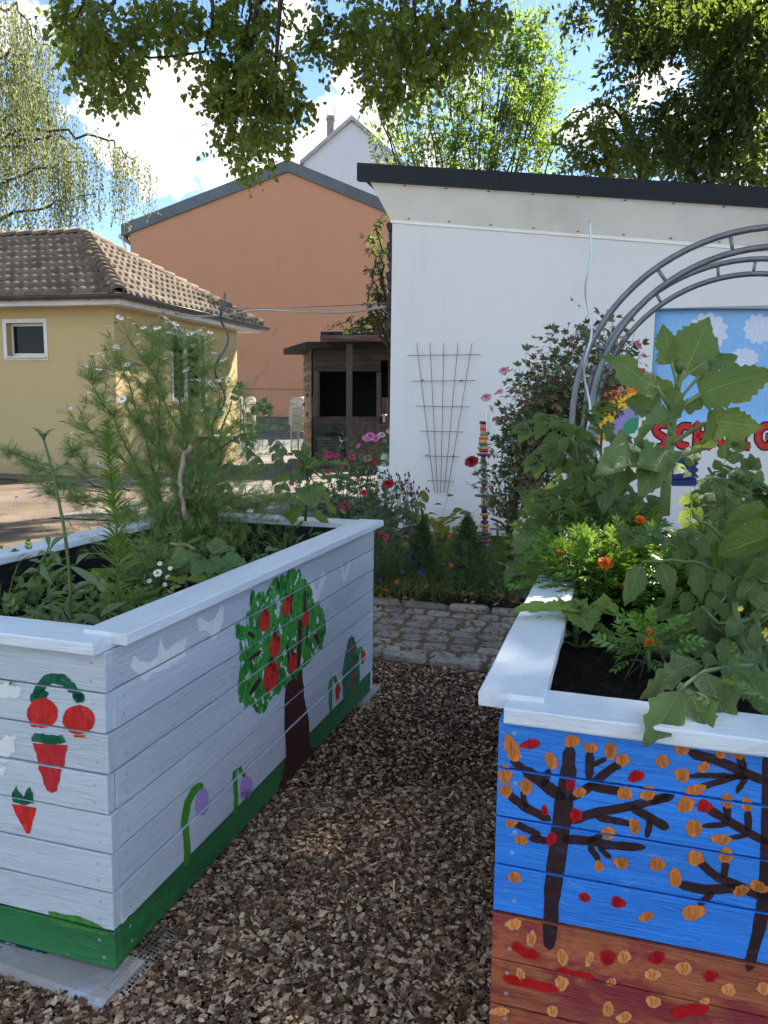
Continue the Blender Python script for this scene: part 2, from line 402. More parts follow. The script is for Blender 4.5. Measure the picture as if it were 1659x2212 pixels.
def paver_mat():
    m, t, b, o = new_mat('yard_pavers')
    c = coords(t); c = t.vmath('ADD', c, t.vmath('MULTIPLY', t.vmath('SUBTRACT', t.noise(c, 1.5, 3, .5, col=True), (.5, .5, .5)), (.08, .08, 0)))
    br = t.new('ShaderNodeTexBrick'); t.put(br.inputs['Vector'], c); br.inputs['Scale'].default_value = 1.0
    br.inputs['Brick Width'].default_value = .21; br.inputs['Row Height'].default_value = .11; br.inputs['Mortar Size'].default_value = .012; br.inputs['Mortar Smooth'].default_value = .6
    t.put(br.inputs['Color1'], (.16, .145, .13)); t.put(br.inputs['Color2'], (.235, .21, .18)); t.put(br.inputs['Mortar'], (.085, .07, .05))
    n = t.noise(c, 1.1, 6, .7)
    k = t.mix(t.math('MULTIPLY', t.ramp(n, .48, .66), .75), br.outputs[0], (.19, .15, .11))
    t.put(b.inputs['Base Color'], k); b.inputs['Roughness'].default_value = .9; b.inputs['Specular IOR Level'].default_value = .2
    h = t.math('ADD', t.math('MULTIPLY', br.outputs['Fac'], -1.0), t.math('MULTIPLY', t.noise(c, 40, 4, .6), .4))
    t.put(b.inputs['Normal'], t.bump(h, .9, .02)); return m
RT = Matrix.Rotation(rad(-17), 3, 'Z')
def rt(p): return RT @ Vector((p[0], p[1], 0))
pav = tri_sheet('yard_paving', [(-4.2, 9.5), (.3, 8.6), (3, 9), (3, 28), (-12, 28), (-12, 17.2), (-3.5, 12.5)], -0.012, paver_mat())
tri_sheet('asphalt_road', [(-30, 28.2), (20, 28.2), (20, 44.8), (-30, 44.8)], -0.02, basic('asphalt', (.085, .085, .09), .92, .2, 3, .5, 120))
# wood chip path: dark bed plus loose chips
bedm = basic('chip_bed', (.045, .030, .020), .95, .4, 18, 1.0, 45, spec=.1, bdist=.02)
UW = Vector((math.cos(rad(17)), -math.sin(rad(17)), 0)); NW = Vector((-math.sin(rad(17)), -math.cos(rad(17)), 0))     # along the white wall / towards the eye
CF0 = Vector((.245, 3.97, 0))                         # a point on the front edge of the cobble path
def cob(s, d, z=0.0): return CF0 + UW * s - NW * d + Vector((0, 0, z))
a0, a1 = cob(-3.2, -.06), cob(3.0, -.06)
tri_sheet('wood_chip_path', [(-3.4, .2), (3.2, .2), (3.2, a1.y + .2), (a1.x, a1.y), (a0.x, a0.y), (-3.4, 4.6)], 0.0, bedm)

def chips(name, n, mat, zone, seed, lmin, lmax, zj, keep):
    r = np.random.default_rng(seed)
    x = r.uniform(zone[0], zone[1], n); y = r.uniform(zone[2], zone[3], n); m = keep(x, y); x, y = x[m], y[m]; n = len(x)
    L = r.uniform(lmin, lmax, n); sp = r.random(n) < .06; Wd = L * r.uniform(.28, .8, n); L = np.where(sp, L * 2.3, L); Wd = np.where(sp, Wd * .5, Wd); T = np.minimum(Wd * r.uniform(.2, .55, n), .007)
    Wd = np.minimum(Wd, .018)
    fine = r.random(n) < .35; L = np.where(fine, L * .5, L); Wd = np.where(fine, Wd * .5, Wd)
    big = r.random(n) < .012; L = np.where(big, L * 1.6, L)
    a = r.uniform(0, 6.283, n); tl = r.normal(0, .26, n); tw = r.normal(0, .36, n)
    z = r.uniform(0, zj, n) + np.maximum(np.abs(np.sin(tl)) * L * .35, T)
    ax = np.stack([np.cos(a) * np.cos(tl), np.sin(a) * np.cos(tl), np.sin(tl)], -1)
    up = np.stack([np.zeros(n), np.zeros(n), np.ones(n)], -1); sy = unit(np.cross(up, ax)); sz = np.cross(ax, sy)
    sy2 = sy * np.cos(tw)[:, None] + sz * np.sin(tw)[:, None]; sz2 = np.cross(ax, sy2)
    q = np.array([(-1, -1, -1), (1, -1, -1), (1, 1, -1), (-1, 1, -1), (-1, -1, 1), (1, -1, 1), (1, 1, 1), (-1, 1, 1)], float)
    jit = 1 + r.uniform(-.35, .35, (n, 8, 3))
    V = np.stack([x, y, z], -1)[:, None] + (q[None] * jit)[:, :, 0:1] * (ax * L[:, None] / 2)[:, None] + (q[None] * jit)[:, :, 1:2] * (sy2 * Wd[:, None] / 2)[:, None] + (q[None] * jit)[:, :, 2:3] * (sz2 * T[:, None] / 2)[:, None]
    f = np.array([(0, 3, 2, 1), (4, 5, 6, 7), (0, 1, 5, 4), (1, 2, 6, 5), (2, 3, 7, 6), (3, 0, 4, 7)])
    F = f[None] + (np.arange(n) * 8)[:, None, None]
    o = npmesh(name, V.reshape(-1, 3), F.reshape(-1, 4), mat, smooth=False); return tag(o, kind='stuff')
def chipmat():
    m, t, b, o = new_mat('wood_chip')
    g = t.new('ShaderNodeNewGeometry').outputs['Random Per Island']
    cr = t.new('ShaderNodeValToRGB'); e = cr.color_ramp; e.interpolation = 'LINEAR'
    e.elements[0].position = 0; e.elements[0].color = (.050, .027, .016, 1); e.elements[1].position = 1; e.elements[1].color = (.70, .50, .31, 1)
    for p, c in ((.25, (.120, .070, .042, 1)), (.50, (.24, .150, .092, 1)), (.70, (.41, .28, .185, 1)), (.87, (.62, .48, .34, 1))):
        x = e.elements.new(p); x.color = c
    t.put(cr.inputs[0], g)
    n = t.noise(coords(t), 90, 4, .7)
    k = t.mix(1.0, cr.outputs[0], t.mix(t.ramp(n, .3, .7), (.65, .62, .6), (1.15, 1.12, 1.08)), 'MULTIPLY')
    t.put(b.inputs['Base Color'], k); b.inputs['Roughness'].default_value = .85; b.inputs['Specular IOR Level'].default_value = .2
    t.put(b.inputs['Normal'], t.bump(t.noise(t.map(coords(t), (60, 60, 60)), 3.0, 4, .7), .5, .003)); return m
CHIP = chipmat()
def keepc(x, y):
    d = (np.stack([x, y], -1) - np.array(CF0[:2])) @ np.array((-NW.x, -NW.y))
    return d < -.02
chips('wood_chips', 96000, CHIP, (-1.15, 1.0, 1.15, 2.6), 3, .006, .019, .014, keepc)
o = chips('wood_chips', 56000, CHIP, (-1.3, 1.5, 2.6, 4.5), 4, .006, .018, .010, keepc)

# ------------------------------------------------------------------ cobble path
def stone_mat():
    m, t, b, o = new_mat('grey_stone')
    c = coords(t); g = t.new('ShaderNodeNewGeometry').outputs['Random Per Island']
    k = t.mix(g, (.27, .238, .200), (.42, .370, .310))
    n = t.noise(c, 22, 6, .7)
    k = t.mix(1.0, k, t.mix(t.ramp(n, .3, .7), (.68, .68, .7), (1.2, 1.18, 1.15)), 'MULTIPLY')
    k = t.mix(t.math('MULTIPLY', t.ramp(t.noise(c, 7, 6, .7), .56, .68), .5), k, (.16, .125, .09))
    t.put(b.inputs['Base Color'], k); b.inputs['Roughness'].default_value = .8; b.inputs['Specular IOR Level'].default_value = .3
    t.put(b.inputs['Normal'], t.bump(t.math('ADD', n, t.noise(c, 70, 4, .7)), .7, .012)); return m
STONE = stone_mat()
def cobble(mb, c, lx, ly, h, rz, rn):
    # a worn stone: rounded rectangle outline in three rings
    n = 12; base = []
    for k in range(n):
        a = 2 * math.pi * (k + .5) / n; ex = 5.0
        q = (abs(math.cos(a)) ** ex + abs(math.sin(a)) ** ex) ** (-1 / ex)
        base.append((math.cos(a) * q * lx / 2 * rn.uniform(.93, 1.03), math.sin(a) * q * ly / 2 * rn.uniform(.93, 1.03)))
    vs = []; tilt = (rn.uniform(-.05, .05), rn.uniform(-.05, .05))
    for s, z in ((1, -.05), (1, h * .75), (.95, h * .97), (.80, h * 1.02)):
        for x, y in base:
            X, Y = x * s, y * s; vs.append(Vector(c) + UW * (X * math.cos(rz) - Y * math.sin(rz)) - NW * (X * math.sin(rz) + Y * math.cos(rz)) + Vector((0, 0, z + tilt[0] * X + tilt[1] * Y + (rn.uniform(-.003, .003) if z > 0 else 0))))
    vs.append(Vector(c) + Vector((0, 0, h * 1.05)))
    fs = [(r * n + k, r * n + (k + 1) % n, (r + 1) * n + (k + 1) % n, (r + 1) * n + k) for r in range(3) for k in range(n)] + [(3 * n + k, 3 * n + (k + 1) % n, 4 * n) for k in range(n)]
    mb.add(vs, fs, 0, True)
rn = random.Random(5)
mb = MB()
for row in range(7):
    d = .195 + row * .141; s = -3.4 + rn.uniform(0, .1)
    while s < 2.6:
        L = rn.uniform(.14, .19); cobble(mb, cob(s + L / 2, d + rn.uniform(-.008, .008), 0.0), L - .022, .140 - .022, .011 + rn.uniform(-.004, .005), rn.uniform(-.07, .07), rn); s += L
tag(mb.build('cobble_path', STONE), kind='structure')
tri_sheet('path_joints', [tuple(cob(s, d))[:2] for s, d in ((-3.5, 0), (2.8, 0), (2.8, 1.3), (-3.5, 1.3))], .005, basic('joint_litter', (.20, .135, .088), .95, .45, 60, 1.0, 120, spec=.1, dirt=(.16, .09, .05), bdist=.01))
for d, ww, hh in ((.06, .10, .030), (1.21, .10, .035)):
    mb = MB(); s = -3.4
    while s < 2.6:
        L = rn.uniform(.26, .36); cobble(mb, cob(s + L / 2, d + rn.uniform(-.01, .01)), L - .02, ww, hh + rn.uniform(-.01, .01), rn.uniform(-.05, .05), rn); s += L
    tag(mb.build('path_kerb', STONE), kind='structure')
# flower bed in front of the wall
SOIL = basic('dark_soil', (.055, .040, .029), .95, .5, 25, 1.0, 60, spec=.15, dirt=(.16, .11, .065), bdist=.03)
def bedz(X, Y): return .03 + .035 * hn(X, Y, 2.2, 3) + .012 * hn(X, Y, 12, 5)
M = Matrix.Translation(cob(0, 1.26)) @ RT.to_4x4()
grid_sheet('flower_bed', -3.2, 4.2, 0, 2.62, 110, 60, bedz, SOIL, M=M, kind='structure')
def litter(name, n, f, mat, seed, lmin=.012, lmax=.035):
    r = np.random.default_rng(seed); P = np.array([f(r) for _ in range(n)])
    return P
def strips(name, P, lmin, lmax, mat, seed, lift=.35):
    """dry curled leaf bits lying about"""
    r = np.random.default_rng(seed); n = len(P); a = r.uniform(0, 6.28, n)
    A = np.stack([np.cos(a), np.sin(a), r.normal(0, lift, n)], -1); N = np.stack([r.normal(0, .5, n), r.normal(0, .5, n), np.ones(n)], -1)
    o = scatter(name, leaf_t(3, .28, 'ovate', .3, -.2), P, A, N, r.uniform(lmin, lmax, n), mat); return tag(o, kind='stuff')
DRY = leafmat('dry_leaf', (.21, .135, .062), (.3, .18, .07), .5, .8, .15, .03)
P = []
for i in range(2600):
    s = R.uniform(-1.2, 3); d = 1.25 + abs(R.normal(0, .33)) if R.random() < .7 else R.uniform(0, 2.6); q = cob(s, d); P.append((q.x, q.y, .055 + R.uniform(0, .03) + (.02 if d < 1.4 else 0)))
strips('dry_leaf_litter', P, .02, .055, DRY, 8)
P = []
for i in range(1500):
    q = cob(R.uniform(-1.2, 2), R.uniform(.0, 1.25)); P.append((q.x, q.y, .012 + R.uniform(0, .018)))
for i in range(260):
    P.append((R.uniform(-.7, .8), R.uniform(1.5, 4), .03))
for i in range(1200):
    P.append((R.uniform(-7, -1.6), R.uniform(3, 9.5), -.02))
strips('dry_leaf_litter', P, .010, .034, DRY, 9, .2)

# ================================================================== white building
BW = thing('white_building', 'long white rendered garden building with dark roof edge and a painted sky panel', 'building', (2.5, 7.5, 0))
W0 = Vector((.05, 8.21, 0)); UPZ = Vector((0, 0, 1))
def wp(s, z, out=0.0): return W0 + UW * s + UPZ * z + NW * out
def onw(px, py, out=0.0): return atp(px, py, W0 + NW * out, NW)
def swz(px, py, out=0.0):
    p = onw(px, py, out) - W0; return p.dot(UW), p.z
def plaster(name, col, dirt, dk=.35, base=True, rough=.85):
    m, t, b, o = new_mat(name); c = coords(t)
    k = t.mix(t.ramp(t.noise(c, .8, 5, .6), .3, .7), tuple(x * .965 for x in col), col)
    k = t.mix(t.math('MULTIPLY', t.ramp(t.noise(t.map(c, (3, 3, .45)), 1.0, 6, .7), .55, .8), dk * .6), k, dirt)
    k = t.mix(t.math('MULTIPLY', t.ramp(t.noise(c, 9, 7, .75), .66, .78), dk * .5), k, dirt)
    if base:
        z = t.new('ShaderNodeSeparateXYZ'); t.put(z.inputs[0], c)
        e = t.ramp(t.math('ADD', z.outputs[2], t.math('MULTIPLY', t.noise(c, 5, 6, .7), -.35)), -.12, .22, 1, 0)
        k = t.mix(t.math('MULTIPLY', e, .55), k, dirt)
    t.put(b.inputs['Base Color'], k); b.inputs['Roughness'].default_value = rough; b.inputs['Specular IOR Level'].default_value = .2
    h = t.math('ADD', t.noise(c, 55, 5, .7), t.math('MULTIPLY', t.noise(c, 5, 4, .6), 1.3))
    t.put(b.inputs['Normal'], t.bump(h, .32, .012)); return m
WHITE = plaster('white_render', (.785, .775, .76), (.42, .40, .36), .55)
zl = swz(841, 475)[1]; s2, zr = swz(1520, 525)
slope = (zr - zl) / s2
def top(s): return zl + slope * s
sm0, zm0 = swz(1415, 680); _, zmb = swz(1440, 912); zm1 = zm0 + .06
T_ = .3
mb = MB()
def wpiece(poly): mb.prism([wp(*q) for q in poly], -NW * T_)
wpiece([(0, -.05), (sm0, -.05), (sm0, top(sm0)), (0, top(0))])
wpiece([(sm0, -.05), (9, -.05), (9, zmb), (sm0, zmb)])
wpiece([(sm0, zm1), (9, zm1), (9, top(9)), (sm0, top(sm0))])
wpiece([(-.14, -.05), (-.002, -.05), (-.002, .76), (-.14, .76)])
mb.prism([wp(0.02, -.05, -T_), wp(0.02, -.05, -6.0), wp(0.02, top(0) - .1, -6.0), wp(0.02, top(0) - .1, -T_)], UW * .3)
mb.build('wall', WHITE, BW)
mb = MB(); mb.prism([wp(-.16, -.05, .025), wp(9, -.05, .025), wp(9, .085, .025), wp(-.16, .085, .025)], -NW * .024); mb.build('plinth', basic('bitumen', (.025, .025, .028), .8, .3, 9), BW)
TEAL = basic('panel_edge', (.10, .33, .40), .6, .1)  # dark teal puts the shade of the recess into the edge colour
mb = MB(); mb.prism([wp(sm0, zmb, -.075), wp(9, zmb, -.075), wp(9, zm1, -.075), wp(sm0, zm1, -.075)], -NW * .02)
SKYP = brushmat('painted_sky', (.27, .52, .86), .08, .55)
pan = mb.build('sky_panel', SKYP, BW)
mb = MB(); mb.prism([wp(sm0, zm1 - .012, -.003), wp(9, zm1 - .012, -.003), wp(9, zm1 - .001, -.003), wp(sm0, zm1 - .001, -.003)], -NW * .07)
mb.prism([wp(sm0 + .001, zmb, -.003), wp(sm0 + .012, zmb, -.003), wp(sm0 + .012, zm1 - .013, -.003), wp(sm0 + .001, zm1 - .013, -.003)], -NW * .07)
mb.build('panel_reveal', TEAL, pan)
z3 = zoomer(2300, 1200, 2.2914)
def blob(cx, cy, rx, ry, n=11, k=.16, rot=0):
    out = []
    for i in range(n * 6):
        a = 2 * math.pi * i / (n * 6); q = 1 - k + k * abs(math.sin(a * n / 2)) * 1.3; x, y = rx * q * math.cos(a), ry * q * math.sin(a)
        out.append((cx + x * math.cos(rot) - y * math.sin(rot), cy + x * math.sin(rot) + y * math.cos(rot)))
    return out
def flat(mb, P, mi=0):
    """a flat painted patch from a world outline"""
    tr = tessellate_polygon([P]); mb.add(P, [tuple(t) for t in tr], mi)
CLOUDP = brushmat('cloud_paint', (.66, .72, .84), .1, .6, (.45, .62, .86), .35)
for c in ((1120, 240, 175, 165), (1570, 220, 130, 135), (1445, 480, 130, 90)):
    mb = MB(); flat(mb, [onw(*z3(*q), -.073) for q in blob(*c)]); mb.build('painted_cloud', CLOUDP, pan)
# lettering on the wall under the panel
def stroke(pts, wd, n=5):
    """outline of a round-ended brush stroke (2-D)"""
    P = []
    for i in range(len(pts) - 1):
        for k in range(n): P.append(Vector(pts[i]).lerp(Vector(pts[i + 1]), k / n))
    P.append(Vector(pts[-1]))
    for _ in range(2): P = [P[0]] + [(P[i - 1] + P[i] * 2 + P[i + 1]) / 4 for i in range(1, len(P) - 1)] + [P[-1]]
    ws = wd if isinstance(wd, (list, tuple)) else [wd] * len(P)
    L = []; Rr = []
    for i, p in enumerate(P):
        t = (P[min(i + 1, len(P) - 1)] - P[max(i - 1, 0)]).normalized(); q = Vector((-t.y, t.x)); h = ws[i * len(ws) // len(P)] / 2
        L.append(p + q * h); Rr.append(p - q * h)
    return L, Rr
def paint_stroke(mb, f, pts, wd, mi=0, rag=0.0, rnd=random):
    """stroke laid down as quads; f maps 2-D to the surface"""
    L, Rr = stroke([Vector(p) for p in pts], wd)
    n = len(L)
    if rag:
        L = [a + (a - b).normalized() * rnd.uniform(-rag, rag) for a, b in zip(L, Rr)]; Rr = [b + (b - a).normalized() * rnd.uniform(-rag, rag) for a, b in zip(L, Rr)]
    e0 = (L[0] + Rr[0]) / 2 - (L[1] - L[0]) * .9; e1 = (L[-1] + Rr[-1]) / 2 + (L[-1] - L[-2]) * .9
    V = [f(*p) for p in L] + [f(*p) for p in Rr] + [f(*e0), f(*e1)]
    mb.add(V, [(i, i + 1, n + i + 1, n + i) for i in range(n - 1)] + [(0, n, 2 * n), (n - 1, 2 * n + 1, 2 * n - 1)], mi)
RED = brushmat('red_letter_paint', (.62, .03, .035), .1, .5); BLK = brushmat('black_outline_paint', (.02, .018, .02), .2, .5)
LET = [[[(770, 1085), (690, 1078), (640, 1110), (660, 1165), (735, 1205), (738, 1255), (690, 1290), (610, 1285)]],
       [[(965, 1100), (890, 1092), (850, 1140), (838, 1200), (860, 1265), (940, 1280)]],
       [[(1022, 1075), (1012, 1285)], [(1125, 1075), (1125, 1285)], [(1022, 1180), (1120, 1180)]],
       [[(1215, 1075), (1215, 1230), (1265, 1285), (1320, 1230), (1325, 1075)]],
       [[(1432, 1080), (1432, 1275), (1495, 1280)]],
       [[(1700, 1100), (1630, 1088), (1575, 1140), (1568, 1220), (1610, 1280), (1690, 1270), (1695, 1195), (1640, 1195)]]]
for lt in LET:
    mb = MB()
    for st in lt: paint_stroke(mb, lambda x, y: onw(*z3(x, y), .002), st, 84, 0)
    for st in lt: paint_stroke(mb, lambda x, y: onw(*z3(x, y), .0035), st, 52, 1)
    mb.build('painted_letter', [BLK, RED], BW)
mb = MB(); NAVY = brushmat('navy_paint', (.02, .045, .15), .2, .5)
for st in ([(800, 1370), (1000, 1370)], [(800, 1430), (1000, 1430)], [(800, 1490), (1000, 1490)], [(800, 1550), (1000, 1550)], [(800, 1600), (1000, 1600)]): paint_stroke(mb, lambda x, y: onw(*z3(x, y), .002), st, 70, 0)
mb.build('painted_patch', NAVY, BW)
# rainbow behind the roses
for r0, r1, nm, col in ((470, 580, 'red', (.62, .04, .04)), (355, 468, 'orange', (.80, .22, .03)), (240, 353, 'yellow', (.82, .52, .03)), (140, 238, 'lilac', (.33, .27, .55)), (20, 138, 'green', (.05, .30, .14))):
    mb = MB(); V = []; n = 24
    for i in range(n + 1):
        a = math.pi * (.92 + .62 * i / n)
        for r in (r0, r1): V.append(onw(*z3(480 + r * math.cos(a), 1150 + r * math.sin(a)), .002))
    mb.add(V, [(2 * i, 2 * i + 1, 2 * i + 3, 2 * i + 2) for i in range(n)]); mb.build('painted_rainbow_band', brushmat('rainbow_' + nm, col, .1, .5), BW)
# eaves: inclined board, screws, fascia, roof
FO = .24
sf0, zf0 = swz(771, 351, FO); _, zf0b = swz(773, 389, FO); sf1, zf1 = swz(1659, 404, FO); _, zf1b = swz(1659, 447, FO)
def ff(s, k): return (zf0b + (zf1b - zf0b) * (s - sf0) / (sf1 - sf0)) if k == 0 else (zf0 + (zf1 - zf0) * (s - sf0) / (sf1 - sf0))
BOARD = basic('eaves_board', (.88, .86, .80), .6, .05, 2, .1, 40, dirt=(.5, .47, .4), dirtk=.3)
sA = swz(800, 392, FO - .06)[0]
mb = MB()
for a, b_ in ((0, .4), (.4 + .002, 1.0)):
    def L_(k): return k * 9
    q = [wp(L_(a) - .02 * (a == 0), top(L_(a)), .012), wp(L_(b_), top(L_(b_)), .012), wp(L_(b_) + 0, ff(L_(b_), 0) + .012, FO - .03), wp(sA if a == 0 else L_(a), ff(sA if a == 0 else L_(a), 0) + .012, FO - .03)]
    mb.prism(q, UPZ * .012)
mb.prism([wp(-.02, top(0) - .03, .011), wp(9, top(9) - .03, .011), wp(9, top(9) + .004, .011), wp(-.02, top(0) + .004, .011)], -NW * .01)
so = mb.build('eaves_board', BOARD, BW)
scr = MB(); scr.lathe([(.013, 0), (.014, .003), (.006, .006)], (0, 0, 0), 10); SCM = basic('screw_metal', (.22, .21, .2), .45, .2, metal=.6)
s0 = None
for k in range(13):
    for row in (0, 1):
        s = .18 + k * .42; f = .06 if row == 0 else .93
        z = top(s) * (1 - f) + (ff(s, 0) + .012) * f; out = .012 * (1 - f) + (FO - .03) * f
        if s0 is None: s0 = scr.build('screw', SCM); o = s0
        else: o = s0.copy(); COL.objects.link(o)
        o.parent = None; nrm = (UPZ * -1 + NW * .22).normalized()
        o.matrix_basis = Matrix.Translation(wp(s, z, out) + nrm * .001) @ Vector((0, 0, 1)).rotation_difference(nrm).to_matrix().to_4x4(); par(o, BW)
FASC = basic('dark_fascia', (.009, .011, .015), .5, .12, 1.5, .05, 30, spec=.25)
mb = MB(); mb.prism([wp(sf0, ff(sf0, 0), FO), wp(9, ff(9, 0), FO), wp(9, ff(9, 1), FO), wp(sf0, ff(sf0, 1), FO)], -NW * .06)
for s in (1.02, 5.1): mb.prism([wp(s, ff(s, 0) - .004, FO + .006), wp(s + .11, ff(s + .11, 0) - .004, FO + .006), wp(s + .11, ff(s + .11, 1) + .006, FO + .006), wp(s, ff(s, 1) + .006, FO + .006)], -NW * .005)
mb.build('fascia', FASC, BW)
mb = MB()
zr0 = ff(sf0, 1) - .012; zr9 = ff(9, 1) - .012
mb.prism([wp(sf0 + .002, zr0 - .1, FO - .062), wp(9, zr9 - .1, FO - .062), wp(9, zr9, FO - .062), wp(sf0 + .002, zr0, FO - .062)], -NW * 6.4)
mb.build('roof', basic('roof_felt', (.05, .05, .05), .9, .2, 4), BW)
# dark slates up the end of the wall
SL = basic('dark_slate', (.035, .03, .028), .7, .3, 20, .4, 60, isl=.3)
mb = MB(); zz = swz(838, 712)[1]; zt = swz(840, 482)[1]; k = 0
while zz < zt - .05:
    mb.box((0, 0, 0), (.10, .5, .11), Matrix.Translation(wp(-.018 + .012 * math.sin(k * 2.3), zz + .05, -.28)) @ RT.to_4x4() @ Matrix.Rotation(rad(-14 + 8 * math.sin(k * 1.7)), 4, 'Y'), bev=.03); zz += .10; k += 1
mb.build('slate_edge', SL, BW)
mb = MB(); mb.tube([wp(1.03, .95, .02), wp(1.03, 1.36, .02)], .012, 8); 
mb.build('conduit', basic('white_plastic', (.75, .76, .78), .4, .04), BW)
# ================================================================== yellow house
HH = thing('yellow_house', 'low yellow rendered outbuilding under a mossy hipped pantile roof', 'house', (-6, 17, 0))
YEL = plaster('yellow_render', (.53, .42, .215), (.32, .25, .14), .3)
hu = Vector((math.cos(rad(12)), -math.sin(rad(12)), 0)); hv = Vector((math.sin(rad(18.6)), math.cos(rad(18.6)), 0))
H0 = aty(257, 1030, 15.2); H0.z = 0
hn1 = Vector((hu.y, -hu.x, 0)); hn2 = Vector((hv.y, -hv.x, 0))       # outward normals: towards the eye / to the right
hz = aty(257, 662, 15.2).z; LEN = 4.75; LL = 9.0
def hp(a, b, z, o1=0.0, o2=0.0): return H0 - hu * a + hv * b + UPZ * z + hn1 * o1 + hn2 * o2
def hab(px, py):
    p = atp(px, py, H0, hn1); return -(p - H0).dot(hu), p.z
def hcd(px, py):
    p = atp(px, py, H0, hn2); return (p - H0).dot(hv), p.z
def holed(mb, f, x0, x1, z0, z1, hole, th):
    a, b_, c, d = hole
    for q in ([(x0, z0), (a, z0), (a, z1), (x0, z1)], [(b_, z0), (x1, z0), (x1, z1), (b_, z1)], [(a, z0), (b_, z0), (b_, c), (a, c)], [(a, d), (b_, d), (b_, z1), (a, z1)]):
        P = [f(*p) for p in q]; mb.prism(P, th)
wa, wz0 = hab(97, 770); wb, wz1 = hab(13, 698)
va, vz1 = hcd(372, 706); vb, vz0 = hcd(443, 856)
vz1 = hcd(372, 714)[1]; vz0 = hcd(372, 866)[1]
mb = MB()
holed(mb, lambda x, z: hp(x, 0, z), 0.0, LL, -.05, hz, (wa, wb, wz0, wz1), hv * .25)
holed(mb, lambda x, z: hp(0, x, z), 0.2501, LEN, -.05, hz - .002, (va, vb, vz0, vz1), -hn2 * .25)
mb.prism([hp(LL - .3, LEN - .3, -.05), hp(.3, LEN - .3, -.05), hp(.3, LEN - .3, hz), hp(LL - .3, LEN - .3, hz)], hv * .3)
mb.build('wall', YEL, HH)
UPV = basic('white_window_frame', (.66, .65, .62), .45, .05, 4, dirt=(.4, .36, .3), dirtk=.3)
GLASS = None
def glassm():
    m, t, b, o = new_mat('window_glass')
    t.put(b.inputs['Base Color'], (.012, .013, .012)); b.inputs['Roughness'].default_value = .05; b.inputs['Specular IOR Level'].default_value = .18
    t.put(b.inputs['Normal'], t.bump(t.noise(coords(t), 1.2, 2, .5), .02, .02)); return m
GLASS = glassm()
def window(f, a, b_, c, d, n, depth=.12, fw=.05, mull=0):
    """f(x, z, out) -> world; opening a..b, c..d"""
    fr = MB()
    def bar(x0, x1, z0, z1, o0, o1): fr.prism([f(x0, z0, o0), f(x1, z0, o0), f(x1, z1, o0), f(x0, z1, o0)], n * (o1 - o0))
    lo, hi = min(a, b_), max(a, b_)
    t = .075
    bar(lo - t, hi + t, d + .001, d + t, -.02, .012); bar(lo - t, hi + t, c - t, c - .001, -.02, .02)
    bar(lo - t, lo - .001, c, d, -.02, .012); bar(hi + .001, hi + t, c, d, -.02, .012)
    o = fr.build('window_surround', UPV, HH)
    fr = MB(); q = fw
    bar(lo, hi, d - q, d, -depth - .05, -depth); bar(lo, hi, c, c + q * 1.4, -depth - .05, -depth)
    bar(lo, lo + q, c + q * 1.4, d - q, -depth - .05, -depth); bar(hi - q, hi, c + q * 1.4, d - q, -depth - .05, -depth)
    for k in range(mull):
        xm = lo + (hi - lo) * (k + 1) / (mull + 1); bar(xm - q, xm + q, c + q * 1.4, d - q, -depth - .05, -depth + .01)
    wn = fr.build('window', UPV, HH)
    g = MB(); g.prism([f(lo + q, c + q, -depth - .03), f(hi - q, c + q, -depth - .03), f(hi - q, d - q, -depth - .03), f(lo + q, d - q, -depth - .03)], n * .006); g.build('pane', GLASS, wn)
    g = MB(); g.prism([f(lo - .04, c - .03, .0), f(hi + .04, c - .03, .0), f(hi + .04, c - .002, .0), f(lo + .04 - .08, c - .002, .0)], n * .07); g.build('window_sill', UPV, wn)
window(lambda x, z, o: hp(x, 0, z, o), wa, wb, wz0, wz1, hn1, .13, .05)
window(lambda x, z, o: hp(0, x, z, 0, o), va, vb, vz0, vz1, hn2, .10, .06, 1)
OV = .42
FB = basic('white_bargeboard', (.62, .60, .56), .6, .06, 3, .1, 40, dirt=(.38, .33, .27), dirtk=.4)
mb = MB()
mb.prism([hp(LL + .3, -OV, hz - .02), hp(-OV, -OV, hz - .02), hp(-OV, -OV, hz + .15), hp(LL + .3, -OV, hz + .15)], hn1 * -.03)
mb.prism([hp(-OV - .002, -OV + .031, hz - .02), hp(-OV - .002, LEN + OV, hz - .02), hp(-OV - .002, LEN + OV, hz + .15), hp(-OV - .002, -OV + .031, hz + .15)], hn2 * -.03)
mb.prism([hp(LL + .3, -OV + .032, hz + .0), hp(-OV + .032, -OV + .032, hz), hp(-OV + .032, LEN + OV, hz), hp(LL + .3, LEN + OV, hz)], UPZ * .02)
mb.build('eaves_board', FB, HH)
GUT = basic('zinc_gutter', (.085, .085, .088), .45, .2, 3, metal=.35)
mb = MB()
def gutter(a, b_, n):
    n8 = 9; V = []
    for e in (a, b_):
        for k in range(n8): t = math.pi * k / (n8 - 1); V.append(Vector(e) + n * (.075 - .075 * math.cos(t)) - UPZ * .085 * math.sin(t))
    mb.add(V, [(k, k + 1, n8 + k + 1, n8 + k) for k in range(n8 - 1)], 0, True)
    mb.tube([Vector(a) + n * .15, Vector(b_) + n * .15], .011, 6)
gz = hz + .155
gutter(hp(LL + .3, -OV, gz), hp(-OV - .12, -OV, gz), hn1); gutter(hp(-OV, -OV - .12, gz), hp(-OV, LEN + OV + .25, gz), hn2)
for k in range(9): a = hp(k * .85 + .2, -OV, gz); mb.beam(a + hn1 * .02 - UPZ * .092, a + hn1 * .155 - UPZ * .0, .022, .006)
for k in range(7): a = hp(-OV, .0 + k * .8, gz); mb.beam(a + hn2 * .02 - UPZ * .092, a + hn2 * .155 - UPZ * .0, .022, .006, up=hv)
g = mb.build('gutter', GUT, HH)
g.data.materials[0].use_backface_culling = False
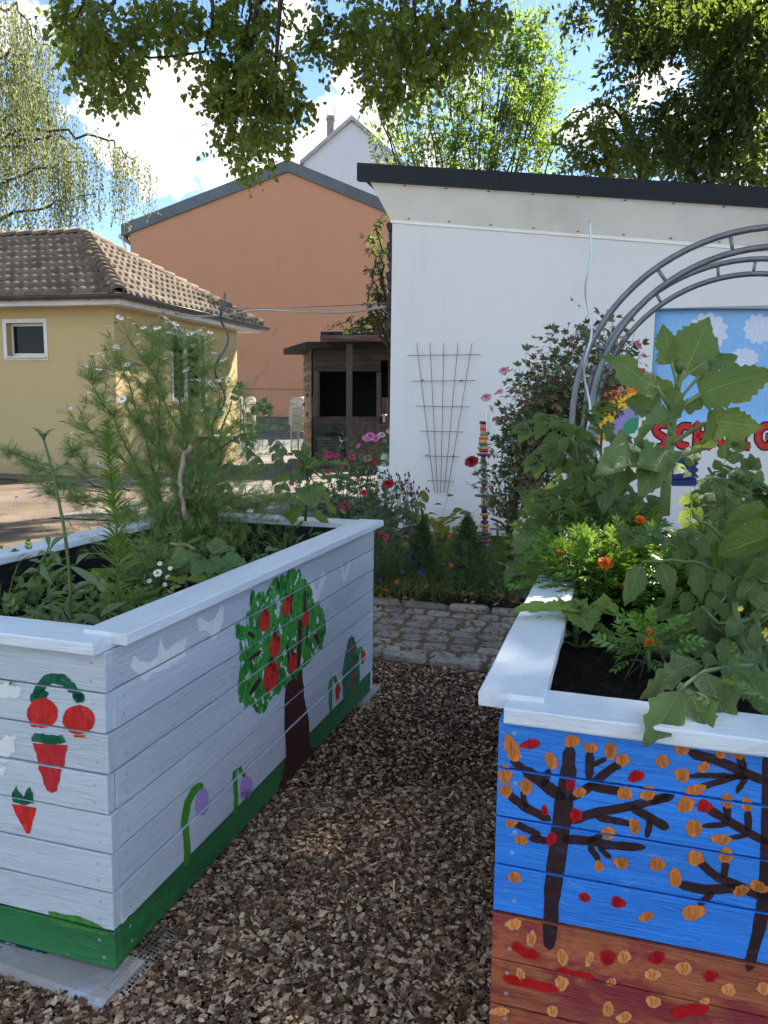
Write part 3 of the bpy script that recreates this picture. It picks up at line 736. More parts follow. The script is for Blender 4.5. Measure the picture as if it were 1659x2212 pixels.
# hipped roof of pantiles
E0 = hp(-OV - .02, -OV - .02, hz + .16); E1 = hp(-OV - .02, LEN + OV, hz + .16); E3 = hp(LL + .3, -OV - .02, hz + .16)
mid = (E0 + E1) / 2
half = (E1 - E0).length / 2
RG = mid - hu * half * 1.0; RG.z = aty(168, 508, RG.y).z
RG2 = RG - hu * (LL - half + .3)
E2 = hp(LL + .3, LEN + OV, hz + .16)
mb = MB()
mb.add([E0, E3, RG2, RG], [(0, 3, 2, 1)]); mb.add([E0, E1, RG], [(0, 1, 2)]); mb.add([E1, E2, RG2, RG], [(0, 1, 2, 3)])
mb.build('roof_deck', basic('roof_underlay', (.03, .027, .025), .9), HH)
def tilemat():
    m, t, b, o = new_mat('concrete_pantile'); c = coords(t); g = t.new('ShaderNodeNewGeometry').outputs['Random Per Island']
    k = t.mix(g, (.125, .098, .074), (.225, .18, .138))
    k = t.mix(t.math('MULTIPLY', t.ramp(t.noise(c, 2.2, 6, .7), .52, .68), .55), k, (.075, .07, .055))
    k = t.mix(t.math('MULTIPLY', t.ramp(t.noise(c, 5, 7, .75), .62, .70), .8), k, (.23, .17, .04))
    t.put(b.inputs['Base Color'], k); b.inputs['Roughness'].default_value = .85; b.inputs['Specular IOR Level'].default_value = .25
    t.put(b.inputs['Normal'], t.bump(t.noise(c, 45, 5, .7), .5, .01)); return m
TILE = tilemat()
def tiles(A, B, apexes, tw=.205, rh=.335, seed=1):
    """tiles over a plane: A->B the eaves, apexes one or two points of its top edge"""
    A, B = Vector(A), Vector(B); x = (B - A).normalized(); T = Vector(apexes[0]) - A; y = (T - x * T.dot(x)); H = y.length; y.normalize(); z = x.cross(y)
    if z.z < 0: z = -z
    L = (B - A).length; ax = [(Vector(p) - A).dot(x) for p in apexes]; ax = (min(ax), max(ax))
    n = 7; prof = [(k / (n - 1), .055 * max(0, math.sin(math.pi * min(1, k / (n - 1) * 1.25 + .0))) if k / (n - 1) < .8 else .002) for k in range(n)]
    Vs = []; Fs = []; base = 0; r = random.Random(seed)
    rows = int(H / rh) + 1
    for j in range(rows):
        y0 = j * rh - .05; y1 = min(y0 + rh + .07, H)
        f = max(0, min(1, (j * rh + rh / 2) / H)); lo = ax[0] * f; hi = L + (ax[1] - L) * f
        k0 = math.floor(lo / tw); k1 = math.ceil(hi / tw)
        for k in range(k0, k1):
            xc = k * tw + tw / 2
            if xc < lo - tw * .3 or xc > hi + tw * .3: continue
            dz = r.uniform(-.006, .006); dy = r.uniform(-.008, .008); sk = r.uniform(-.01, .01)
            vs = []
            for (yy, up) in ((y0 + dy, .085), (y1, .012)):
                for (pu, pz) in prof: vs.append(A + x * (k * tw + pu * tw * 1.06 + sk * (yy - y0)) + y * yy + z * (pz + up + dz))
            for (pu, pz) in prof: vs.append(A + x * (k * tw + pu * tw * 1.06) + y * (y0 + dy) + z * (pz * .5 + .024 + dz))
            Vs += [tuple(v) for v in vs]
            for q in range(n - 1): Fs.append((base + q, base + q + 1, base + n + q + 1, base + n + q)); Fs.append((base + 2 * n + q, base + 2 * n + q + 1, base + q + 1, base + q))
            base += 3 * n
    return np.array(Vs), np.array(Fs)
V1, F1 = tiles(E3, E0, [RG2, RG], seed=1); V2, F2 = tiles(E0, E1, [RG], seed=2)
npmesh('roof', np.concatenate([V1, V2]), np.concatenate([F1, F2 + len(V1)]), TILE, HH, smooth=True)
def capm(): return basic('mossy_ridge_tile', (.15, .115, .085), .9, .25, 9, .5, 60, isl=.25, dirt=(.20, .145, .025), dirtk=.9)
CAP = capm()
def ridge(a, b_, n, name):
    mb = MB(); a, b_ = Vector(a), Vector(b_)
    for k in range(n):
        p = a.lerp(b_, k / n); q = a.lerp(b_, (k + 1.18) / n); d = (q - p).normalized(); s = d.cross(UPZ).normalized(); u = s.cross(d)
        V = []
        for e, rr, up in ((p, .155, .05), (q, .125, .02)):
            for j in range(8): t = math.pi * j / 7; V.append(e + s * rr * math.cos(t) + u * (rr * .85 * math.sin(t) + up))
        V += [p + u * .02 + s * .155 * math.cos(math.pi * j / 7) * .85 + u * .1 * math.sin(math.pi * j / 7) for j in range(8)]
        mb.add(V, [(j, j + 1, 8 + j + 1, 8 + j) for j in range(7)] + [(16 + j, 16 + j + 1, j + 1, j) for j in range(7)] + ([tuple(range(16, 24))] if k == 0 else []), 0, True)
    mb.build(name, CAP, HH)
ridge(E0, RG, 15, 'hip_tile'); ridge(E1, RG, 15, 'hip_tile'); ridge(RG, RG2, 16, 'ridge_tile')

# ================================================================== orange building (far, gable towards us)
OY = 45.0
OB = thing('orange_building', 'big orange gable-ended building with a slate grey verge', 'building', (-5, OY, 0))
ORG = plaster('orange_render', (.48, .245, .148), (.34, .185, .125), .55, base=False)
def oy(px, py, y=OY): return aty(px, py, y)
ap = oy(622, 371); le = oy(281, 512); 
slo = (ap.z - oy(270, 508).z) / (ap.x - oy(270, 508).x)
rx = ap.x + (ap.x - le.x)
mb = MB(); zb = -.05
P = [Vector((le.x, OY, .95)), Vector((rx, OY, .95)), Vector((rx, OY, ap.z - slo * (rx - ap.x))), Vector((ap.x, OY, ap.z)), Vector((le.x, OY, ap.z - slo * (ap.x - le.x)))]
mb.prism(P, Vector((0, 22, 0))); mb.build('wall', ORG, OB)
mb = MB(); mb.prism([Vector((le.x + .03, OY + .05, zb)), Vector((rx, OY + .05, zb)), Vector((rx, OY + .05, .948)), Vector((le.x + .03, OY + .05, .948))], Vector((0, 21, 0))); mb.build('plinth', basic('grey_plinth', (.10, .094, .085), .8, .15, 2), OB)
gz_ = oy(560, 841).z
mb = MB(); mb.prism([Vector((le.x, OY - .012, gz_)), Vector((rx, OY - .012, gz_)), Vector((rx, OY - .012, gz_ + .05)), Vector((le.x, OY - .012, gz_ + .05))], Vector((0, .011, 0))); mb.build('render_joint', basic('joint_brown', (.26, .12, .07), .9), OB)
VER = basic('slate_verge', (.075, .092, .105), .5, .18, .8, .1, 4, isl=.12)
mb = MB(); th = .62
xl = oy(263, 500).x; xr = ap.x + (ap.x - xl)
for sg, xe in ((-1, xl), (1, xr)):
    n = 6
    for k in range(n):
        a = ap.x + (xe - ap.x) * k / n; b_ = ap.x + (xe - ap.x) * (k + 1) / n
        za = ap.z - slo * abs(a - ap.x); zb2 = ap.z - slo * abs(b_ - ap.x); e = .004 * (k % 2)
        q = [Vector((a, OY - .12 - e, za - .02)), Vector((b_, OY - .12 - e, zb2 - .02)), Vector((b_, OY - .12 - e, zb2 + th)), Vector((a, OY - .12 - e, za + th))]
        mb.prism(q if sg > 0 else q[::-1], Vector((0, .118, 0)))
mb.build('verge', VER, OB)
mb = MB()
for sg, xe in ((-1, xl), (1, xr)):
    q = [Vector((ap.x, OY, ap.z + .02)), Vector((xe, OY, ap.z - slo * abs(xe - ap.x) + .02)), Vector((xe, OY, ap.z - slo * abs(xe - ap.x) + th - .05)), Vector((ap.x, OY, ap.z + th - .05))]
    mb.prism(q if sg > 0 else q[::-1], Vector((0, 22.3, 0)))
mb.build('roof', VER, OB)
mb = MB(); g0 = Vector((xl - .05, OY - .1, ap.z - slo * (ap.x - xl) - .02)); mb.tube([g0, g0 + Vector((0, 20, 0))], .14, 8)
mb.tube([g0 + Vector((.1, 0, -.1)), Vector((le.x - .1, OY - .1, g0.z - 1.1)), Vector((le.x - .08, OY - .1, 0))], .06, 8)
mb.build('gutter', basic('pale_gutter', (.55, .56, .58), .4, .05, metal=.3), OB)
mb = MB(); 
for px, py, h in ((523, 790, 0), (265, 470, 1.4)): 
    if h: a = oy(px, 495, OY + .4); mb.tube([a, a + UPZ * h], .03, 5)
mb.build('lightning_rod', basic('rod_metal', (.3, .3, .3), .4, metal=.5), OB)

# ================================================================== grey gabled house far behind
GY = 72.0
GH = thing('grey_house', 'pale grey gabled house with a chimney behind the orange building', 'house', (-4, GY, 0))
a, l, r_ = aty(760, 262, GY), aty(648, 356, GY), aty(872, 356, GY)
mb = MB(); mb.prism([Vector((l.x + .3, GY, -.05)), Vector((r_.x - .3, GY, -.05)), Vector((r_.x - .3, GY, r_.z + .25)), Vector((a.x, GY, a.z)), Vector((l.x + .3, GY, l.z + .25))], Vector((0, 12, 0)))
mb.build('wall', plaster('grey_render', (.52, .54, .57), (.3, .31, .33), .5, base=False), GH)
mb = MB()
for q in ([l - UPZ * .1, a + UPZ * .05, a + UPZ * .42, l + UPZ * .25], [a + UPZ * .05, r_ - UPZ * .1, r_ + UPZ * .25, a + UPZ * .42]):
    mb.prism([p + Vector((0, -.3, 0)) for p in q], Vector((0, 12.6, 0)))
mb.build('roof', basic('grey_verge_tiles', (.30, .30, .30), .8, .2, 1.2, .5, 3), GH)
c0 = aty(714, 300, GY + 2); mb = MB(); ct = aty(714, 259, GY + 2); mb.box((c0.x, GY + 2, (c0.z + ct.z) / 2 - .3), (.62, .62, ct.z - c0.z + 1.2)); mb.box((c0.x, GY + 2, ct.z + .02), (.76, .76, .14)); ch = mb.build('chimney', basic('chimney_brick', (.24, .20, .17), .9, .2, 3), GH)
mb = MB(); mb.tube([ct + Vector((.35, 0, 0)), ct + Vector((.35, 0, 2.0))], .025, 5); mb.build('antenna', basic('antenna_metal', (.25, .25, .26), .4, metal=.5), GH)

# ================================================================== wooden shed with serving hatch
SY = 19.0
zA = zoomer(1000, 1250, 2.37)
SH = thing('wooden_shed', 'dark weathered wooden playhouse with a serving hatch and wavy-edged side boards', 'shed', (.0, SY, 0))
def sp(x, y, d=0.0): p = aty(*zA(x, y), SY + d); return p
WD = basic('dark_weathered_wood', (.055, .043, .036), .8, .35, 3, .6, 30, stretch=(1, 1, 9), isl=.25)
WL = basic('wavy_edge_board', (.215, .145, .08), .8, .35, 4, .6, 30, stretch=(1, 1, 7), isl=.35)
WG = basic('grey_brown_wood', (.085, .07, .06), .8, .3, 3, .6, 30, stretch=(9, 9, 1), isl=.15)
mb = MB(); rs = random.Random(3)
def plank(x0, y0, x1, y1, d=0.0, t=.03, mi=0):
    a, b_, c, e = sp(x0, y1, d), sp(x1, y1, d), sp(x1, y0, d), sp(x0, y0, d)
    mb.prism([a, b_, c, e], Vector((0, t, 0)), mi)
for y0, y1 in ((235, 300), (302, 338), (340, 400)): plank(550, y0, 1300, y1, rs.uniform(-.01, .01))
for y0, y1 in ((402, 450), (452, 503)): plank(550, y0, 1183, y1, -.02 + rs.uniform(-.01, .005))
for i in range(10): plank(550, 925 + i * 40, 1180, 963 + i * 40, rs.uniform(-.01, .01))
plank(1250, 402, 1560, 1330, .02)
mb.build('front_wall', WD, SH)
mb = MB(); plank(560, 505, 600, 923, -.05, .06); plank(598, 515, 614, 923, .002, .03); mb.build('jamb', WG, SH)
mb = MB(); plank(1143, 512, 1186, 930, -.05, .06); mb.build('jamb', WG, SH)
# side of wavy boards, going back to the left
ls = sp(415, 700) - sp(550, 700); sdx = ls.x; SD = 1.5
lz = [250 + i * 45.0 for i in range(24)]
mb = MB()
for i, y in enumerate(lz):
    if 680 < y + 20 < 945: continue
    z1 = sp(550, y).z + .03; z0 = sp(550, y + 45).z - .045; A = sp(550, y); B = A + Vector((sdx, SD, 0)); n = 7; V = []
    nn = Vector((-SD, sdx, 0)).normalized() * -1; nn = Vector((-SD, sdx, 0)).normalized()
    if nn.x > 0: nn = -nn
    for k in range(n + 1):
        t = k / n; p = A.lerp(B, t); V += [Vector((p.x, p.y, z0 + rs.uniform(-.035, .03))) + nn * .05, Vector((p.x, p.y, z1)) + nn * .012]
    mb.add(V, [(2 * k, 2 * k + 1, 2 * k + 3, 2 * k + 2) for k in range(n)])
    mb.add([v - nn * .012 for v in V], [(2 * k, 2 * k + 2, 2 * k + 3, 2 * k + 1) for k in range(n)])
A = sp(550, 230); A.z = 3.0
mb.prism([Vector((A.x, A.y + .04, -.05)), Vector((A.x + sdx, A.y + SD, -.05)), Vector((A.x + sdx, A.y + SD, 2.95)), Vector((A.x, A.y + .04, 2.95))], Vector((.03, .006, 0)))
mb.build('side_wall', WL, SH)
mb = MB()
for k in range(4):
    t0, t1 = .06 + k * .22, .06 + k * .22 + .20; p0 = A.lerp(A + Vector((sdx, SD, 0)), t0); p1 = A.lerp(A + Vector((sdx, SD, 0)), t1); z0, z1 = sp(550, 943).z, sp(550, 683).z
    mb.prism([Vector((p0.x, p0.y, z0)) + nn * .04, Vector((p1.x, p1.y, z0)) + nn * .04, Vector((p1.x, p1.y, z1)) + nn * .04, Vector((p0.x, p0.y, z1)) + nn * .04], -nn * .03)
dr = mb.build('shutter', basic('shutter_wood', (.23, .165, .10), .8, .2, 4, .5, 30, isl=.15), SH)
mb = MB(); p = A.lerp(A + Vector((sdx, SD, 0)), .82); mb.lathe([(.035, 0), (.04, .03), (.01, .05)], Vector((p.x, p.y, sp(550, 810).z)) + nn * .045, 8, axis=nn); mb.build('knob', WD, dr)
mb = MB()
for yy in (720, 905): p = A.lerp(A + Vector((sdx, SD, 0)), .4); mb.box((0, 0, 0), (.06, .03, .1), Matrix.Translation(Vector((p.x, p.y, sp(550, yy).z)) + nn * .05))
mb.build('hinge', WD, dr)
# shell of the inside, floor and roof
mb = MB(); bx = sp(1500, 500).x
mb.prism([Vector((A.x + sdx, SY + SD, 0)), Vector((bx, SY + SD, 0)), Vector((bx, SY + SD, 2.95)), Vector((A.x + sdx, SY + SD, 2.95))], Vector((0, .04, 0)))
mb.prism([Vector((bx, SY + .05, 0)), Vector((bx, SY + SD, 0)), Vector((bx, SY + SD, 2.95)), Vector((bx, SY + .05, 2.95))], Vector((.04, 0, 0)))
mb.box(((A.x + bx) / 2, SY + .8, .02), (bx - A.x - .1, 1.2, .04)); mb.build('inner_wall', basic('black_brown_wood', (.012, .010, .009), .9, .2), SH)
mb = MB()
r0, r1, r2 = sp(275, 292, .9), sp(490, 226, -.35), sp(1400, 226, -.35)
th_ = sp(490, 226, -.35).z - sp(490, 285, -.35).z
top_ = [r0, r1, r2, Vector((r2.x, SY + 2.2, r2.z)), Vector((r0.x + .4, SY + 2.2, r0.z + .1))]
mb.prism([p - UPZ * th_ for p in top_], UPZ * th_)
mb.build('roof', basic('tarred_roof_edge', (.022, .021, .017), .85, .5, 6, .8, 30, dirt=(.05, .05, .02)), SH)
# porch roof beside it, its post
PO = thing('porch_canopy', 'mossy flat canopy with a brown gutter on a dark post before the shed', 'canopy', (.2, 17.5, 0))
PY = 17.5
def pp(x, y, d=0.0): return aty(*zA(x, y), PY + d)
mb = MB(); a, b_ = pp(622, 175), pp(1500, 175); t_ = pp(622, 132).z - a.z
mb.prism([a, b_, b_ + UPZ * t_, a + UPZ * t_], Vector((0, 1.9, 0))); mb.build('roof', basic('mossy_roof', (.03, .03, .02), .95, .5, 8, .9, 30, dirt=(.10, .09, .03), dirtk=.7), PO)
mb = MB(); a, b_ = pp(620, 195, -.08), pp(1500, 195, -.08); mb.tube([a, b_], .075, 10); mb.tube([pp(620, 178, -.13), pp(1500, 178, -.13)], .02, 6); mb.build('gutter', basic('brown_gutter', (.10, .055, .04), .4, .2, 3), PO)
mb = MB(); a = pp(886, 235); mb.box((a.x, PY + .3, a.z / 2), (.135, .12, a.z), bev=.006); mb.build('post', basic('post_wood', (.075, .06, .048), .75, .25, 3, .5, 30, stretch=(9, 9, 1)), PO)
# picket fence
PF = thing('picket_fence', 'low dark fence of round-topped boards with a latched gate', 'fence', (.4, 16.8, 0))
FY = 16.8
def fpnt(x, y, d=0.0): return aty(*zA(x, y), FY + d)
tops = [(912, 972, 932), (977, 1047, 957), (1052, 1122, 990), (1127, 1188, 995), (1193, 1243, 1000), (1248, 1310, 985)]
PKW = basic('red_brown_picket', (.06, .038, .032), .8, .35, 4, .7, 40, stretch=(8, 8, 1), isl=.25, dirt=(.13, .11, .10), dirtk=.4)
for i, (x0, x1, y) in enumerate(tops):
    mb = MB(); a, b_ = fpnt(x0, y + 30), fpnt(x1, y + 30); P = [Vector((a.x, FY, -.02)), Vector((b_.x, FY, -.02))]
    for k in range(7): t = math.pi * k / 6; P.append(Vector(((a.x + b_.x) / 2 + (b_.x - a.x) / 2 * math.cos(t), FY, a.z + (b_.x - a.x) * .38 * math.sin(t))))
    mb.prism(P, Vector((0, .028, 0))); mb.build('picket', PKW, PF)
for y in (1010, 1250): mb = MB(); a, b_ = fpnt(905, y), fpnt(1320, y); mb.box(((a.x + b_.x) / 2, FY + .055, a.z), (b_.x - a.x, .045, .07)); mb.build('rail', PKW, PF)
mb = MB(); a, b_ = fpnt(1188, 913, -.03), fpnt(1242, 913, -.03); mb.tube([a, b_], .018, 8); mb.box((a.x + .06, FY - .02, a.z - .07), (.05, .03, .16)); mb.build('latch', basic('latch_metal', (.35, .35, .36), .35, metal=.7), PF)
for i, (x0, x1) in enumerate(((1195, 1222), (1224, 1250))):
    mb = MB(); a, b_ = fpnt(x0, 752, .3), fpnt(x1, 752, .3); mb.box(((a.x + b_.x) / 2, FY + .3, a.z / 2), (b_.x - a.x, .025, a.z), bev=.008); mb.build('gate_board', PKW, PF)
# stack of slabs with a green bag, second stack
CONC = basic('weathered_concrete', (.095, .09, .082), .9, .3, 7, .6, 50, dirt=(.04, .04, .03), dirtk=.6)
for name, lab, Y_, rows in (('slab_stack', 'pile of weathered concrete slabs against the shed front', 18.2, ((575, 800, 1120, 1148), (600, 820, 1152, 1172), (590, 810, 1176, 1204), (585, 840, 1208, 1228), (595, 812, 1232, 1258), (570, 835, 1262, 1300))),
                            ('slab_stack', 'low pile of grey slabs on the paving left of the shed', 16.2, ((312, 420, 1330, 1356), (312, 425, 1360, 1385), (275, 430, 1388, 1412), (245, 430, 1415, 1445)))):
    t = thing(name, lab, 'slab stack', tuple(aty(*zA(rows[0][0], rows[-1][3]), Y_)))
    for i, (x0, x1, y0, y1) in enumerate(rows):
        a, b_ = aty(*zA(x0, y1), Y_ + .02 * (i % 2)), aty(*zA(x1, y0), Y_); mb = MB(); z0 = a.z if i < len(rows) - 1 else 0
        mb.box(((a.x + b_.x) / 2, Y_ + .25 + .03 * (i % 3), (z0 + b_.z) / 2), (b_.x - a.x, .5, b_.z - z0), bev=.012); mb.build('slab', CONC, t)
BAG = basic('dark_green_cloth', (.012, .035, .033), .7, .3, 14, .8, 25, bdist=.03)
mb = MB(); bm = bmesh.new(); bmesh.ops.create_icosphere(bm, subdivisions=4, radius=1)
cb = aty(*zA(745, 1068), 18.25)
for v in bm.verts:
    p = v.co.copy(); q = 1 + .14 * math.sin(p.x * 5 + p.z * 3) + .1 * math.sin(p.y * 9 + p.x * 7); v.co = Vector((p.x * .235 * q, p.y * .19 * q, max(-.085, p.z * .10 * q)))
mb.add([cb + v.co for v in bm.verts], [[v.index for v in f.verts] for f in bm.faces], 0, True); bm.free()
for k in range(4): a = cb + Vector((.02 + .06 * k, -.18, -.06)); mb.tube([a, a + Vector((.05, -.05, -.03)), a + Vector((-.02, -.07, -.10))], .012, 6)
tag(mb.build('green_bag', BAG), 'crumpled dark green bag lying on the slab pile', 'bag')
# site fence panel and white gates
STL = basic('galvanised_steel', (.38, .39, .40), .35, .12, 6, metal=.7)
FP = thing('mesh_fence_panel', 'galvanised mesh fence panel standing beside the shed', 'fence', (-3, 24, 0)); GYY = 23.5
def gp(x, y, d=0.0): return aty(*zA(x, y), GYY + d)
mb = MB(); a, b_, c, d_ = gp(348, 1245), gp(348, 765), gp(362, 752), gp(470, 752); mb.tube([a, b_, c, d_], .021, 8); mb.tube([a, gp(470, 1245)], .021, 8); mb.tube([gp(350, 1245), gp(348, 1305)], .02, 8); mb.build('frame', STL, FP)
mb = MB()
for k in range(9): mb.tube([gp(362 + k * 12, 757, .01), gp(362 + k * 12, 1240, .01)], .006, 5)
for y in (770, 848, 918, 990, 1065, 1150): mb.tube([gp(352, y, .0), gp(465, y, 0)], .007, 5)
mb.build('wire_grid', basic('dull_wire', (.13, .135, .14), .5, .1, metal=.4), FP)
mb = MB(); a = gp(340, 905, -.05); mb.box((a.x, a.y, a.z), (.09, .06, .62), bev=.01); mb.build('lock_box', basic('grey_lock_box', (.26, .27, .28), .5, .1), FP)
mb = MB(); a = gp(346, 1303); mb.box((a.x, a.y, .035), (.16, .3, .07), bev=.02); mb.build('foot', CONC, FP)
mb = MB(); a, b_ = gp(358, 1070, .9), gp(470, 770, .9); mb.box(((a.x + b_.x) / 2, a.y, (a.z + b_.z) / 2), (b_.x - a.x, .03, b_.z - a.z)); mb.box(((a.x + b_.x) / 2, a.y, a.z / 2), (.06, .05, a.z)); tag(mb.build('white_board', basic('pale_board', (.20, .22, .19), .6, .08, 3)), 'pale board behind the mesh fence panel', 'board')
z3b = zoomer(0, 860, 1.0972)
for (x0, x1, y0, y1, Y_, lab) in ((1058, 1101, 775, 995, 22.0, 'white tubular gate leaf standing open beside the yellow house'), (1034, 1046, 772, 990, 21.6, 'narrow white gate post at the corner of the yellow house')):
    t = thing('white_gate', lab, 'gate', tuple(aty(*z3b(x0, y1), Y_)))
    f = lambda x, y: aty(*z3b(x, y), Y_)
    WM = basic('white_metal', (.70, .70, .69), .4, .05, 4)
    mb = MB(); mb.tube([f(x0, y1), f(x0, y0 + 8), f(x0 + 6, y0), f(x1 - 6, y0), f(x1, y0 + 8), f(x1, y1), f(x0, y1)], .026, 8); mb.build('frame', WM, t)
    mb = MB()
    for k in range(1, 8): mb.tube([f(x0, y0 + (y1 - y0) * k / 8), f(x1, y0 + (y1 - y0) * k / 8)], .007, 5)
    if x1 - x0 > 20:
        for k in range(1, 5): mb.tube([f(x0 + (x1 - x0) * k / 5, y0), f(x0 + (x1 - x0) * k / 5, y1)], .007, 5)
        mb.prism([f(x0 + 4, y0 + 90), f(x1 - 4, y0 + 90), f(x1 - 4, y0 + 16), f(x0 + 4, y0 + 16)], Vector((0, .01, 0)))
    mb.build('infill', WM, t)
# cable from the house to the white building
p0 = hp(-OV - .03, .9, hz - .02, 0, .05)
P = [p0, aty(*z3b(700, 400), 16.5), aty(*z3b(820, 425), 16.4), aty(*z3b(970, 420), 16), aty(*z3b(1060, 404), 15.3), aty(*z3b(1125, 395), 14.5), aty(*z3b(1300, 405), 12.5), aty(*z3b(1500, 410), 10.5), aty(*z3b(1670, 380), 8.6)]
mb = MB(); pts = []
for i in range(len(P) - 1):
    for k in range(4): pts.append(P[i].lerp(P[i + 1], k / 4))
pts.append(P[-1])
for _ in range(2): pts = [pts[0]] + [(pts[i - 1] + pts[i] * 2 + pts[i + 1]) / 4 for i in range(1, len(pts) - 1)] + [pts[-1]]
mb.tube(pts, .016, 6); tag(mb.build('cable', basic('grey_cable', (.32, .32, .31), .6, .1)), 'thick grey cable sagging from the yellow house to the white building', 'cable')
mb = MB(); mb.tube([aty(*z3b(1000, 388), 17), aty(*z3b(1200, 388), 14), aty(*z3b(1440, 378), 11), aty(*z3b(1665, 368), 8.7)], .006, 5); tag(mb.build('wire', basic('thin_wire', (.12, .1, .1), .6)), 'thin dark wire strung just above the sagging cable', 'wire')
# ================================================================== raised beds
EV = Vector((math.sin(rad(17)), math.cos(rad(17)), 0))
PALE = paintwood('pale_blue_painted_board', (.56, .615, .665), .5, .05, .55, (.36, .39, .44), .3)
RIMP = paintwood('white_painted_rim', (.70, .755, .80), .38, .06, .32, (.52, .58, .62), .3)
GREENB = paintwood('green_painted_board', (.020, .145, .045), .45, .25, .6, (.22, .40, .28), .4, brush=.5, brushcol=(.035, .22, .05))
BLUE = paintwood('blue_painted_board', (.030, .235, .80), .42, .12, .6, (.25, .42, .72), .3, brush=.55, brushcol=(.060, .34, .92))
RUST = paintwood('rust_painted_board', (.40, .115, .045), .5, .35, .6, (.42, .17, .07), .5, brush=.5, brushcol=(.27, .05, .04), patch=(.26, .028, .035))
ENDG = paintwood('board_end', (.58, .62, .68), .7, .12, 1.4, (.45, .46, .47), .5)
LINER = basic('black_liner', (.012, .012, .014), .5, .3, 8, .4, 20)
def frame(o, x, z, y=None):
    y = y or z.cross(x)
    return Matrix(((x.x, y.x, z.x, o.x), (x.y, y.y, z.y, o.y), (x.z, y.z, z.z, o.z), (0, 0, 0, 1)))
NAIL = basic('nail_dimple', (.38, .40, .44), .5, .2)
class Panel:
    """boarded side: local x along, z up, -y outwards"""
    def __init__(s, o, x, L, z0, pitch, n, parent, mats, th=.027, seed=0, name='side_panel'):
        r = random.Random(seed); s.M = frame(o, x, UPZ); s.Mi = s.M.inverted(); s.n = (s.M.to_3x3() @ Vector((0, -1, 0))); s.o = o
        s.strips = []; s.out = []; s.parent = parent
        mb = MB()
        for k in range(n):
            a = z0 + k * pitch + .0022; b = z0 + (k + 1) * pitch - .0022; off = r.uniform(-.0022, .0022); e = r.uniform(-.004, .004)
            mb.box((L / 2 + e / 2, th / 2 + off, (a + b) / 2), (L + e, th, b - a), None, 0 if callable(mats) is False and not isinstance(mats, list) else (mats[k] if False else 0), bev=.0018)
            m = s.mi = None
            s.strips.append((a + .0003, b - .0003)); s.out.append(off)
        nf = len(mb.f) // n
        if isinstance(mats, tuple):
            mm, idx = mats
            for k in range(n):
                for q in range(nf): mb.m[k * nf + q] = idx[k]
        else: mm = [mats]
        mm = list(mm) + [NAIL]
        for k in range(n):
            for x in (.035, L - .035, L * .5):
                for dz in (.28, .72):
                    mb.lathe([(.0045, 0), (.0035, .0012), (.0015, .0004)], (x + r.uniform(-.006, .006), .0005 + s.out[k], z0 + (k + dz) * pitch), 7, len(mm) - 1, axis=(0, -1, 0))
        s.ob = mb.build(name, mm, parent, s.M)
        mb = MB(); mb.box((L / 2, th + .012, z0 + n * pitch / 2), (L - .04, .008, n * pitch - .004)); mb.build('liner', LINER, s.ob, s.M)
    def loc(s, px, py):
        p = s.Mi @ atp(px, py, s.o, s.n); return (p.x, p.z)
    def paint(s, name, layers, mats):
        """layers: list of (outlines, material index); each later one lies on the earlier ones"""
        mb = MB()
        for li, (polys, mi) in enumerate(layers):
            for poly in polys:
                P3 = [Vector((x, 0, z)) for x, z in poly]
                if len(P3) < 3: continue
                for t in tessellate_polygon([P3]):
                    T = [(P3[i].x, P3[i].z) for i in t]
                    for (a, b), off in zip(s.strips, s.out):
                        Q = clipz(clipz(T, a, 1), b, -1)
                        if len(Q) > 2: mb.add([(x, off - .0007 - .00035 * (li + 1), z) for x, z in Q], [tuple(range(len(Q)))[::-1]], mi)
        o = mb.build(name, mats, s.parent, s.M)
        # face outwards
        for p in o.data.polygons:
            if p.normal.y > 0: p.flip()
        return o
def clipz(P, z, sg):
    out = []
    for i in range(len(P)):
        a, b = P[i], P[(i + 1) % len(P)]; da, db = (a[1] - z) * sg, (b[1] - z) * sg
        if da >= 0: out.append(a)
        if (da > 0 > db) or (da < 0 < db): t = da / (da - db); out.append((a[0] + (b[0] - a[0]) * t, a[1] + (b[1] - a[1]) * t))
    return out
rp = random.Random(21)
def rough(poly, amp, n=4):
    out = []
    for i in range(len(poly)):
        a, b = Vector(poly[i]), Vector(poly[(i + 1) % len(poly)])
        for k in range(n):
            p = a.lerp(b, k / n); out.append((p.x + rp.uniform(-amp, amp), p.y + rp.uniform(-amp, amp)))
    return out
def ell(cx, cy, rx, ry, rot=0, n=22, amp=.06):
    out = []
    for i in range(n):
        a = 2 * math.pi * i / n; q = 1 + rp.uniform(-amp, amp); x, y = rx * q * math.cos(a), ry * q * math.sin(a)
        out.append((cx + x * math.cos(rot) - y * math.sin(rot), cy + x * math.sin(rot) + y * math.cos(rot)))
    return out
def leafo(cx, cy, rx, ry, rot=None):
    """a dabbed leaf, pointed at one end"""
    rot = rp.uniform(-.4, .4) if rot is None else rot; out = []
    pt = rp.choice((0, math.pi / 2, math.pi, -math.pi / 2))
    for i in range(20):
        a = 2 * math.pi * i / 20; q = .95 + rp.uniform(-.10, .10) + .30 * max(0, math.cos(a - pt)) ** 6; x, y = rx * q * math.cos(a), ry * q * math.sin(a)
        out.append((cx + x * math.cos(rot) - y * math.sin(rot), cy + x * math.sin(rot) + y * math.cos(rot)))
    return out
